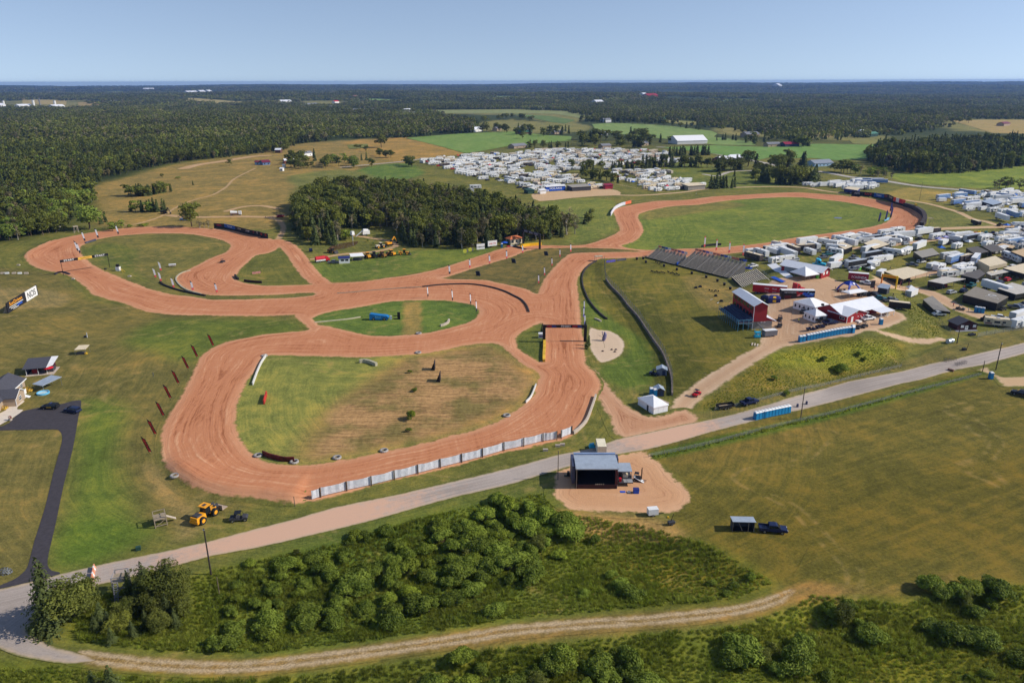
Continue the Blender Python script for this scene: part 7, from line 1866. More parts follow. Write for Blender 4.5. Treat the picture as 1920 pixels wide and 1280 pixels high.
for pA,pB,lab,m in(((1231,704),(1250,704),'small grey shed against the lower catch fence',M('grey_shed',(120,124,134),.7)),((1228,743),(1245,743),'dark shed with pale gable roof behind the low white tent',DARK)):
 t,L=frame('garden_shed',lab,'shed',pA,pB);B().prism([(0,0),(L,0),(L,2.0),(L/2,2.7),(0,2.0)],'y',0,2.6,m).put('wall',t);B().gable(0,L,0,2.6,2.0,2.75,GALV,'y',.2).put('roof',t);B().box(L*.55,L*.85,-.03,0,.1,1.8,DENIM).put('door',t)
t,L=frame('tarp_roof','flat tan tarpaulin roof beside the low white tent','tarpaulin',(1236,768),(1252,770));B().slab([(-1.4,.6,1.9),(1.6,-1.2,1.8),(2.6,1.4,2.0),(-.2,3.0,2.2)],.08,M('tan_tarp',(168,152,136),.9)).put('sheet',t);B().cyl((1.5,-1.0,-.2),(1.5,-1.0,1.8),.05,STEEL,seg=5).cyl((-.1,2.8,-.2),(-.1,2.8,2.1),.05,STEEL,seg=5).put('pole',t)
park_px('utv_blue',KF['utv_blue'],(1221,702),(1233,704),'blue utility vehicle beside the small grey shed')
park_px('utv_red',KF['utv_red'],(1302,744),(1310,738),'red and white quad driving up the gravel lane')
park_px('utv_black',KF['utv_black'],(1459,618),(1464,607),'black utility vehicle right of the tower, nearer one')
park_px('utv_black',KF['utv_black'],(1460,604),(1464,596),'black utility vehicle right of the tower, farther one')
park_px('utv_black',KF['utv_black'],(414,494),(421,491),'lone utility vehicle on the dirt of the left loop')
# sculpture bed
t,L=frame('engine_sculpture','purple-grey engine sculpture on the pale gravel bed','sculpture',(1131,639),(1141,639));V,Fc=tube([(0,0,0),(.4,.2,1.2),(.7,.4,2.4),(.4,.5,3.2)],[.5,.75,.6,.3],9);B().add(V,Fc,GRAPH).cyl((-.2,.2,2.0),(-.5,.2,3.6),.12,GRAPH,seg=6).put('body',t)
for x,y in((1145,656),(1153,656),(1151,660),(1128,659)):
 t,L=frame('garden_rock','small dark rock on the pale gravel bed','rock',(x,y),(x+4,y),'dark rocks on the gravel bed');V,Fc=tube([(0,0,0),(.4,0,.25),(.8,.05,.1)],[.28,.38,.15],7);B().add(V,Fc,M('brown_rock',(92,78,74),.9)).put('body',t)
t,L=frame('lamp_post','thin curved dark post on the pale gravel bed','post',(1134,652),(1136,652));B().cyl((0,0,0),(-.8,.6,3.8),.05,BLACK,seg=5).cyl((-.8,.6,3.8),(-2.2,1.4,4.2),.05,BLACK,seg=5).put('pole',t)
# roadside fences
for pts,lab in(([(1832,632),(1870,625),(1895,621),(1935,616)],'wire fence right of the small dark hut'),([(1760,603),(1768,612),(1778,622),(1790,630)],'wire fence left of the small dark hut'),([(1216,857),(1330,833),(1440,804),(1560,776),(1700,739),(1840,703)],'thin wire fence along the ditch beside the road'),([(1340,770),(1440,747),(1600,709),(1690,688)],'low wire fence at the foot of the weedy bank')):
 P=smooth_open(gpoly(pts),5);c=P[0];t=thing('wire_fence',lab,'fence',(c[0],c[1],hz(*c)));hgt=1.7 if 'hut' in lab else 1.1
 posts(t,P,c,hz(*c),hgt,.05,WOOD if hgt<1.5 else STEEL,4.5)
 mesh_sheet(t,P,c,hz(*c),.1,hgt)
 # utility poles
for px,h,lab,r in(((396,1077),10.2,'tall wooden pole standing right of the dark thicket',.16),((1046,899),7.6,'thin wooden pole left of the concert stage',.12),((1501,786),9.6,'wooden pole right of the toilets on the public road',.15),((1867,693),9.2,'tall dark pole at the gravel drive entrance',.17),((1842,697),3.8,'short dark post at the gravel drive entrance',.13),((1794,644),5.2,'dark pole below the small dark hut',.16),((1724,375),14.0,'very thin tall pole beyond the far right bend',.12),((412,1117),4.2,'dead grey snag below the tall wooden pole',.10)):
 p=at(*px);t=thing('utility_pole',lab,'pole',(p.x,p.y,p.z));B().cyl((0,0,-.3),(0,0,h),r,POLEW if 'dark' not in lab else M('dark_pole',(58,50,46),.9),r*.7,8).put('shaft',t)
 if h>8.5:B().cyl((0,0,h-.35),(0,-.25,h-.15),.14,STEEL,seg=6).put('insulator',t)
for px in((1495,763),(1512,758)):
 p=at(*px);t=thing('road_drum','dark drum on the road near the wooden pole','drum',(p.x,p.y,p.z),0,'dark drums on the road');B().cyl((0,0,0),(0,0,1.0),.35,M('drum',(70,72,96),.6),.3,10).put('body',t)
for i in range(5):
 for sgn,(x0,y0)in((0,(1769,677)),(1,(1789,684))):
  x,y=x0+i*(4.6 if sgn==0 else 4.4),y0-i*1.0
  t,L=frame('crowd_barrier','steel crowd barrier in the %s set standing across the road'%('upper' if sgn==0 else 'lower'),'barrier',(x,y),(x+6,y+2.6),'%s set of crowd barriers across the road'%('upper' if sgn==0 else 'lower'));b=B()
  for z in(.15,1.05):b.cyl((0,0,z),(L,0,z),.04,M('dark_steel',(80,82,90),.5),seg=4)
  for xx in np.linspace(0,L,7):b.cyl((xx,0,.15),(xx,0,1.05),.025,M('dark_steel',(80,82,90),.5),seg=4)
  b.put('frame',t)
t,L=frame('road_sign_block','brown block lying on the road edge below the crowd barriers','block',(1776,694),(1786,697));B().box(0,1.8,0,.7,0,.7,M('brown_block',(110,76,64),.8),.05,.05).put('body',t)
for i in range(3):
 a=(171.5+i*2.1,1097-i*11.5);b_=(173.3+i*2.1,1087-i*11.5)
 t,L=frame('jersey_barrier',('nearest','middle','farthest')[i]+' orange and white barrier closing the road at lower left','barrier',a,b_)
 OW=M('orange_plastic',(226,150,116),.6,.1)
 for k in range(3):B().prism([(-.3,0),(.3,0),(.12,.5),(.1,.95),(-.1,.95),(-.12,.5)],'x',L*k/3,L*(k+1)/3,(OW,WHITE,OW)[k]).put('section',t)
 # weedy-bank utilities
t,L=frame('fuel_tank','grey ribbed tank in the weeds below the small dark hut','tank',(1779,645),(1791,642));B().cyl((0,.6,.8),(2.6,.6,.8),.8,GALV,seg=12).put('drum',t)
t,L=frame('small_hut','small dark hut with black gable roof and number 7 above the road','hut',(1794,619.5),(1831,618))
B().prism([(0,-.5),(L,-.5),(L,2.2),(L/2,3.7),(0,2.2)],'y',0,5,M('dark_maroon',(66,26,32),.7)).put('wall',t);B().gable(0,L,0,5,2.2,3.8,SHING,'y',.4).put('roof',t)
for x in(1.3,6.0):B().box(x,x+1.2,-.05,0,1.0,2.0,WHITE).put('window',t)
B().box(3.8,4.8,-.05,0,0,2.1,BLACK).put('door',t);B().box(2.6,3.7,-.6,-.5,.4,1.9,WHITE).put('sign_board',t);lettering('7',1.2,DGREEN,t,(3.15,-.63,1.15));B().box(-1,L*.95,-1.5,0,-.4,.1,M('grey_deck',(128,130,138),.8)).put('deck',t)
t,L=frame('pump','black pump trailer on the verge above the road','pump',(1806,658),(1815,657));B().box(0,1.5,0,1,.2,.9,BLACK,.2,.1).cyl((1.6,.4,.3),(2.4,.8,2.3),.08,BLACK,seg=5).put('body',t)
t,L=frame('bike_rack','grey rack of bicycles in front of the small dark hut','rack',(1820,630),(1831,628));b=B()
for i in range(4):b.cyl((i*.7,0,.4),(i*.7+.1,0,.4),.38,DARK,seg=10).cyl((i*.7,.9,.4),(i*.7+.1,.9,.4),.38,DARK,seg=10).cyl((i*.7,0,.4),(i*.7,.9,.9),.04,STEEL,seg=4)
b.put('frame',t)
# ------------ lower left: house, loader, tower
t,L=frame('house','tan bungalow with dark shingle roof and white windows','house',(25,747),(48,725))
B().box(-14,L,0,8,0,2.7,TAN).prism([(0,2.7),(8,2.7),(4,4.7)],'x',-14,L,TAN).put('wall',t)
B().prism([(-6.5,0),(-.4,0),(-.4,2.7),(-3.45,4.2),(-6.5,2.7)],'y',-3.4,2.5,TAN).put('gable_wall',t)
B().gable(-14,L,0,8,2.7,4.75,SHING,'x',.5).gable(-6.5,-.4,-3.4,3.6,2.7,4.25,SHING,'y',.35).put('roof',t)
tr=B();tr.box(-.5,L+.5,-.56,-.5,2.38,2.7,WHITE).slab([(-6.9,-3.8,2.6),(-3.45,-3.8,4.32),(-3.45,-3.77,4.32),(-6.9,-3.77,2.6)],.25,WHITE).slab([(-3.45,-3.8,4.32),(0.0,-3.8,2.6),(0.0,-3.77,2.6),(-3.45,-3.77,4.32)],.25,WHITE)
for x in(-6.55,-.45):tr.box(x,x+.12,-3.45,-3.3,0,2.7,WHITE)
tr.put('trim',t)
for x,y in((-4.5,-3.44),(L*.62,-.04)):
 o=B().box(x,x+1.7,y-.02,y,.9,2.2,WHITE).put('window',t)
 g=B()
 for i in range(3):g.box(x+.1+i*.53,x+.53+i*.53,y-.03,y-.02,1.0,1.55,GLASS).box(x+.1+i*.53,x+.53+i*.53,y-.03,y-.02,1.63,2.1,GLASS)
 g.put('pane',o)
B().box(1.0,3.8,-2.2,-.05,0,.8,WHITE).box(1.0,1.1,-2.2,0,.8,1.6,WHITE).box(1.0,3.8,-2.25,-2.2,.8,1.6,WHITE).put('porch',t);B().slab([(-.3,-2.2,.9),(1.0,-2.2,.9),(1.0,-4.4,.05),(-.3,-4.4,.05)],.15,WHITE).put('step',t)
FLOW=M('flower_yellow',(190,150,50),.9,.4,scale=3)
for i,px in enumerate(((40,731),(50,730),(56,733),(37,742),(8,766),(18,760),(28,757),(2,758),(45,735))):
 p=at(*px);t=thing('flower_bush','yellow flowering clump in the bed beside the tan bungalow','flowers',(p.x,p.y,p.z),i,'flower clumps by the bungalow')
 d=rand_dir(70);d[:,2]=np.abs(d[:,2]);V,Fc=quads(d*[1.1,1.1,.9],d,rng.uniform(.2,.4,70));B().add(V,Fc,FLOW if i%3 else L_light).put('leaves',t)
t,L=frame('planter','grey flower pot at the corner of the driveway','planter',(20,788),(24,787));B().cyl((0,0,0),(0,0,.7),.4,CONC,.5,10).put('pot',t);d=rand_dir(40);d[:,2]=np.abs(d[:,2]);V,Fc=quads(d*[.5,.5,.6]+[0,0,.8],d,rng.uniform(.15,.3,40));B().add(V,Fc,M('pot_plant',(120,70,60),.9,.3)).put('plant',t)
t,L=frame('red_garage','open red garage with grey roof behind the tan bungalow','garage',(50,704),(95,700))
B().box(0,L,5.9,6,0,2.4,MAROON).box(0,.1,0,5.9,0,2.4,DENIM).put('wall',t);B().slab([(-.8,-.4,2.3),(L-.8,-.4,2.3),(L-.8,6.3,3.7),(-.8,6.3,3.7)],.14,SHING).put('roof',t);B().slab([(L-.79,-.4,2.32),(L+.8,.8,2.6),(L+1.2,6.3,3.7),(L-.79,6.3,3.72)],.1,WHITE).put('side_roof',t)
for x in(1.2,3.4,5.6):B().box(x,x+1.6,1.5,4.5,0,1.3,(DARK,RED,DARK)[int(x)%3]).put('stored_goods',t)
B().box(-.3,L+1.2,-.9,6,-.1,.04,CONC).put('floor',t);b=B()
for x in(.05,L/2,L-.9):b.cyl((x,0,0),(x,0,2.3),.07,WHITE,seg=5)
b.put('post',t)
t,L=frame('parasol','red parasol beside the open red garage','parasol',(93,699),(99,698));B().cyl((0,0,0),(0,0,2.2),.04,STEEL,seg=5).put('pole',t);B().cyl((0,0,1.8),(0,0,2.4),1.5,RED2,.1,9).put('shade',t)
t,L=frame('carport','slanted silver carport roof beside the tan bungalow','carport',(64,731),(85,733));B().slab([(-.2,0,2.0),(L,-.6,2.0),(L+1.6,5.4,2.7),(1.2,6.0,2.7)],.12,GALV).put('roof',t);b=B()
for x,y in((0,.2),(L-.2,-.3),(L+1.3,5.1),(1.4,5.7)):b.cyl((x,y,-.1),(x,y,2.3),.06,STEEL,seg=5)
b.put('post',t)
t,L=frame('paddling_pool','round blue and white paddling pool on the lawn','pool',(71,738),(91,737));b=B();n1=20
for i in range(n1):
 a0,a1=6.2832*i/n1,6.2832*(i+1)/n1;r0,r1=1.45,1.75
 b.hexa([(L/2+r*math.cos(a),r*math.sin(a),0)for r,a in((r1,a0),(r1,a1),(r0,a1),(r0,a0))],[(L/2+r*math.cos(a),r*math.sin(a),.5)for r,a in((r1,a0),(r1,a1),(r0,a1),(r0,a0))],M('pool_blue',(100,176,214),.5))
b.put('rim',t);B().cyl((L/2,0,.02),(L/2,0,.25),1.45,M('pool_water',(190,214,216),.1),seg=20).put('water',t)
o=park_px('car_black',KF['car_black'],(116,766),(74,766),'black patrol car with yellow lettering on the driveway');lettering('SHERIFF',.42,YEL,o,(-.1,.945,.8),(math.pi/2,0,math.pi),name='side_lettering');lettering('SHERIFF',.42,YEL,o,(-.1,-.945,.8),name='side_lettering')
B().box(-.5,-.25,-.6,.6,1.74,1.84,M('light_bar',(60,70,120),.3)).put('light_bar',o)
park_px('car_blue',KF['car_blue'],(146,774),(128,771),'dark blue car at the right edge of the driveway')
t,L=frame('gazebo','small cream pavilion tent alone on the left lawn','canopy',(141,666),(158,665));B().slab([(0,0,2.0),(3.6,0,2.0),(4.0,3.0,2.6),(.6,3.0,2.6)],.1,CREAM).put('roof',t);b=B()
for x,y in((.1,.1),(3.4,.1),(3.8,2.8),(.7,2.8)):b.cyl((x,y,0),(x,y,2.2),.05,STEEL,seg=5)
b.put('post',t);B().box(.4,2.8,.3,1.6,0,.8,DARK).box(3.0,3.6,.3,.9,0,.6,YEL).put('stored_goods',t)
t,L=frame('marker_post','white marker post above the cream pavilion tent','post',(163,633),(165,633));B().box(0,.25,0,.12,0,2.0,WHITE).put('post',t);B().box(-1.3,-.1,0,.8,0,.7,DARK,.2,.1).put('base_box',t)
t,L=frame('marker_post','grey post on the left lawn near the flags','post',(287,706),(289,706));B().box(0,.2,0,.12,0,1.4,STEEL).put('post',t)
# wheel loader
t,L=frame('wheel_loader','yellow wheel loader with raised rear engine and front bucket by the road','loader',(366,985),(408,955))
LY=M('loader_yellow',(234,160,40),.45,.08)
B().box(-.2,2.4,-1.0,1.0,.9,1.9,LY,.05,.1).box(-.3,.3,-1.1,1.1,.6,1.2,LY).box(.1,1.6,-.8,.8,1.9,2.15,DARK,.1,.1).put('engine_hood',t)
B().box(2.5,4.0,-.85,.85,1.3,3.0,GLASS,.15,.1).put('cab',t);B().box(2.3,4.1,-.95,.95,3.0,3.2,LY).box(2.7,3.6,-.35,.35,3.2,3.24,DARK).put('cab_roof',t)
B().box(3.9,5.6,-.75,.75,.8,1.7,LY).hexa([(4.6,-.6,1.6),(4.9,-.6,1.5),(4.9,.6,1.5),(4.6,.6,1.6)],[(6.6,-.6,1.3),(6.7,-.6,1.0),(6.7,.6,1.0),(6.6,.6,1.3)],DARK).box(5.2,6.3,-.7,-.4,1.3,2.0,DARK).box(5.2,6.3,.4,.7,1.3,2.0,DARK).put('lift_arm',t)
B().prism([(6.6,.2),(8.2,.15),(8.2,.3),(6.9,.5),(6.8,1.3),(6.6,1.3)],'y',-1.4,1.4,M('bucket',(170,150,134),.7)).put('bucket',t)
wheels(t,[(1.1,-1.1),(1.1,1.1),(4.7,-1.1),(4.7,1.1)],.85,.65,LY,True)
park_px('utv_black',KF['utv_black'],(435,976),(463,973),'dark blue and black off-road buggy right of the wheel loader').scale=(1.15,1.15,1.05)
def deck_tower(label,pA,pB,dep,h,m,ladder):
 t,L=frame('viewing_platform',label,'platform',pA,pB);f=B()
 for x in(0,L):
  for y in(0,dep):f.box(x-.09,x+.09,y-.09,y+.09,-.2,h+.9,m)
 f.cyl((0,0,.3),(L,0,h-.2),.07,m,seg=5).cyl((L,0,.2),(L,dep,h-.3),.07,m,seg=5)
 for y in(0,dep):f.box(0,L,y-.05,y+.05,h+.8,h+.92,m).box(0,L,y-.05,y+.05,.3,.45,m)
 for x in(0,L):f.box(x-.05,x+.05,0,dep,h+.8,h+.92,m)
 f.put('frame',t);B().box(-.1,L+.1,-.1,dep+.1,h-.12,h,WOOD).put('deck',t)
 b=B()
 if ladder=='stair':b.slab([(L+.1,dep*.3,h-.1),(L+1.9,dep*.3,.6),(L+1.9,dep*.6,.6),(L+.1,dep*.6,h-.1)],.15,CONC)
 else:
  for k in range(9):b.box(.3,.9,-1.4+k*.14-.0,-1.3+k*.14,.3+k*h/9,.38+k*h/9,m)
  for x in(.25,.9):b.cyl((x,-1.5,0),(x,-.1,h),.05,m,seg=5)
 b.put('ladder',t)
deck_tower('low wooden viewing platform left of the wheel loader',(292,990),(314,984),2.3,1.9,WOOD,'stair')
deck_tower('tall grey wooden tower with ladder beside the dark thicket',(216,1122),(241,1119),2.6,3.6,M('grey_wood',(140,138,140),.9,.2),'ladder')
t,L=frame('mailbox','dark roadside box on the verge by the lawn','box',(255,1033),(260,1032));B().box(0,.9,0,.7,0,.8,DGREEN).put('body',t)
p=at(10,1073);t=thing('lavender_bush','round grey-violet bush on the lawn by the driveway','bush',(p.x,p.y,p.z));d=rand_dir(160);d[:,2]=np.abs(d[:,2]);V,Fc=quads(d*[1.3,1.0,1.0],d,rng.uniform(.15,.3,160));B().add(V,Fc,M('lavender',(104,108,112),.9,.3)).put('leaves',t)
for px,lab in(((553,950),'thin dark post beside the end of the tarpaulin fence'),):
 p=at(*px);t=thing('marker_post',lab,'post',(p.x,p.y,p.z));B().cyl((0,0,-.2),(0,0,2.6),.09,POLEW,seg=6).put('post',t)
 # ------------ pit awnings
def awning(label,corners,h,col,walls=None,slope=.35,logo=None,name='pit_awning',cat='awning',band=None):
 """corners (px): left, nearest, right, farthest"""
 c0=np.mean(np.array(corners,float),0)
 g=at(c0[0],c0[1]+6).z
 P=U(*np.array(corners,float).T,g+h)
 o=P.mean(0);OCC.append((o[0],o[1],9.5));OCC.extend((q[0],q[1],4.0)for q in P)
 t=thing(name,label,cat,(o[0],o[1],g))
 Q=[(p[0]-o[0],p[1]-o[1])for p in P]
 zs=[h-slope*.3,h-slope,h-slope*.3,h+slope*.4]
 B().slab([(x,y,z)for(x,y),z in zip(Q,zs)],.16,col).put('roof',t)
 b=B()
 for i in range(4):
  x,y=Q[i];b.cyl((x*.97,y*.97,-.2),(x*.97,y*.97,zs[i]-.15),.07,STEEL,seg=5)
  x2,y2=((Q[i][0]+Q[(i+1)%4][0])/2,(Q[i][1]+Q[(i+1)%4][1])/2);b.cyl((x2*.97,y2*.97,-.2),(x2*.97,y2*.97,(zs[i]+zs[(i+1)%4])/2-.15),.06,STEEL,seg=5)
 b.put('post',t)
 v=B()
 for i in range(4):
  j=(i+1)%4;a,c=np.array(Q[i])*.995,np.array(Q[j])*.995;lo=(walls[i]if walls else.0)
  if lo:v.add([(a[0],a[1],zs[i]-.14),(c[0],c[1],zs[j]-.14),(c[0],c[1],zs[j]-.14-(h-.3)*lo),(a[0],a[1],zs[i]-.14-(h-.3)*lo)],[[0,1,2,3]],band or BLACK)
 if v.V:v.put('side_wall',t)
 # goods kept in the shade
 s=B();rr=np.random.default_rng(abs(hash(label))%999 if False else len(label)*7+int(c0[0]))
 for k in range(7):
  u,w_=rr.uniform(-.6,.6,2);x=Q[0][0]*-u*.5+Q[1][0]*w_*.5+rr.uniform(-.5,.5);y=Q[0][1]*-u*.5+Q[1][1]*w_*.5
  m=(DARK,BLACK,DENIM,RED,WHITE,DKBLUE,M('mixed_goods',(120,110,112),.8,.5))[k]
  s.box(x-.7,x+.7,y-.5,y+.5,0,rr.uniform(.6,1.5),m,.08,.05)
 s.put('stored_goods',t)
 return t,Q,zs
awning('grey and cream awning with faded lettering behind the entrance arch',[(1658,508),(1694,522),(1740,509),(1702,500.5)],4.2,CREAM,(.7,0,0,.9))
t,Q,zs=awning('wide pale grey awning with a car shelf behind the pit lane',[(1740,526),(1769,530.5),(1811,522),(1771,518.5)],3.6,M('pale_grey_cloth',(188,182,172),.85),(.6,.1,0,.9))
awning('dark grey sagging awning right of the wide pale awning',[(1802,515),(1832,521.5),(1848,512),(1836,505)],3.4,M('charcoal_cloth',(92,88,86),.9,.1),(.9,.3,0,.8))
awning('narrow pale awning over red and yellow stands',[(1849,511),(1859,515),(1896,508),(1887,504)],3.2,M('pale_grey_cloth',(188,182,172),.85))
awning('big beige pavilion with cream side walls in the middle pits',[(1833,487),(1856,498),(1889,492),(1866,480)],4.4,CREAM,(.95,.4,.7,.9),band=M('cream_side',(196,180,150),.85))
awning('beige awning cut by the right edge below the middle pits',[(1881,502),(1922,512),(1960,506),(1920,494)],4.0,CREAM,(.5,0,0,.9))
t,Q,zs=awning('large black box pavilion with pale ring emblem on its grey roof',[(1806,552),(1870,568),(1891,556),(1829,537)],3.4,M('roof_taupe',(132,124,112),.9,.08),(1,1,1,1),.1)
e=B()
for i in range(18):
 a0,a1=6.2832*i/22+.5,6.2832*(i+1)/22+.5
 e.slab([(2.4+r*math.cos(a),-.4+r*math.sin(a),3.45)for r,a in((1.5,a0),(1.5,a1),(1.15,a1),(1.15,a0))],.03,WHITE)
e.slab([(2.4,-.6,3.45),(3.8,-.6,3.45),(3.8,-.25,3.45),(2.4,-.25,3.45)],.03,WHITE);e.put('emblem',t);lettering('GRAND RACING',.7,WHITE,t,(.4,-3.4,3.44),(0,0,-1.1))
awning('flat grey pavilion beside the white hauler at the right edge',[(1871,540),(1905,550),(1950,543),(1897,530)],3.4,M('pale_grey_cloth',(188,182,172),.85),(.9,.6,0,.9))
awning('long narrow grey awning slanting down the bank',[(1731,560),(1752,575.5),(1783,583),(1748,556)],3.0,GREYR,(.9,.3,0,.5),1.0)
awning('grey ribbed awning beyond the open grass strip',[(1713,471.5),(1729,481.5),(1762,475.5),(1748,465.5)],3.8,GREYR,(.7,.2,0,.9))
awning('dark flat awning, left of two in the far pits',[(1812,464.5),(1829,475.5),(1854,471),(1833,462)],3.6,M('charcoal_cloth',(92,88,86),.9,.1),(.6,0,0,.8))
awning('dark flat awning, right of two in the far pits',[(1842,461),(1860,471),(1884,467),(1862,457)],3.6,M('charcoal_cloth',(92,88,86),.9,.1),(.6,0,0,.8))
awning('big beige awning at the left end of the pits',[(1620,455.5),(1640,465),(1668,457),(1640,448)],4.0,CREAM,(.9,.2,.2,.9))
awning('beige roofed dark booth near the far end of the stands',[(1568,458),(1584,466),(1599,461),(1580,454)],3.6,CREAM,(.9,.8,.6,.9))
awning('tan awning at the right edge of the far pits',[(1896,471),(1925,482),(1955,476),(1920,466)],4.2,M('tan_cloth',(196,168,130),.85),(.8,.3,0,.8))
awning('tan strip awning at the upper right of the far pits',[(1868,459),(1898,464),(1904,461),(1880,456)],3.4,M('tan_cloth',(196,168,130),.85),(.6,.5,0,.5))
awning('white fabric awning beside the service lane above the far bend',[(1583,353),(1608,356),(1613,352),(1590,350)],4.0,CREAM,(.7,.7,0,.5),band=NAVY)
awning('blue-grey awning in the far right paddock',[(1840,377),(1862,383),(1880,379.5),(1858,372.5)],4.5,GALV,(.5,.2,0,.6))
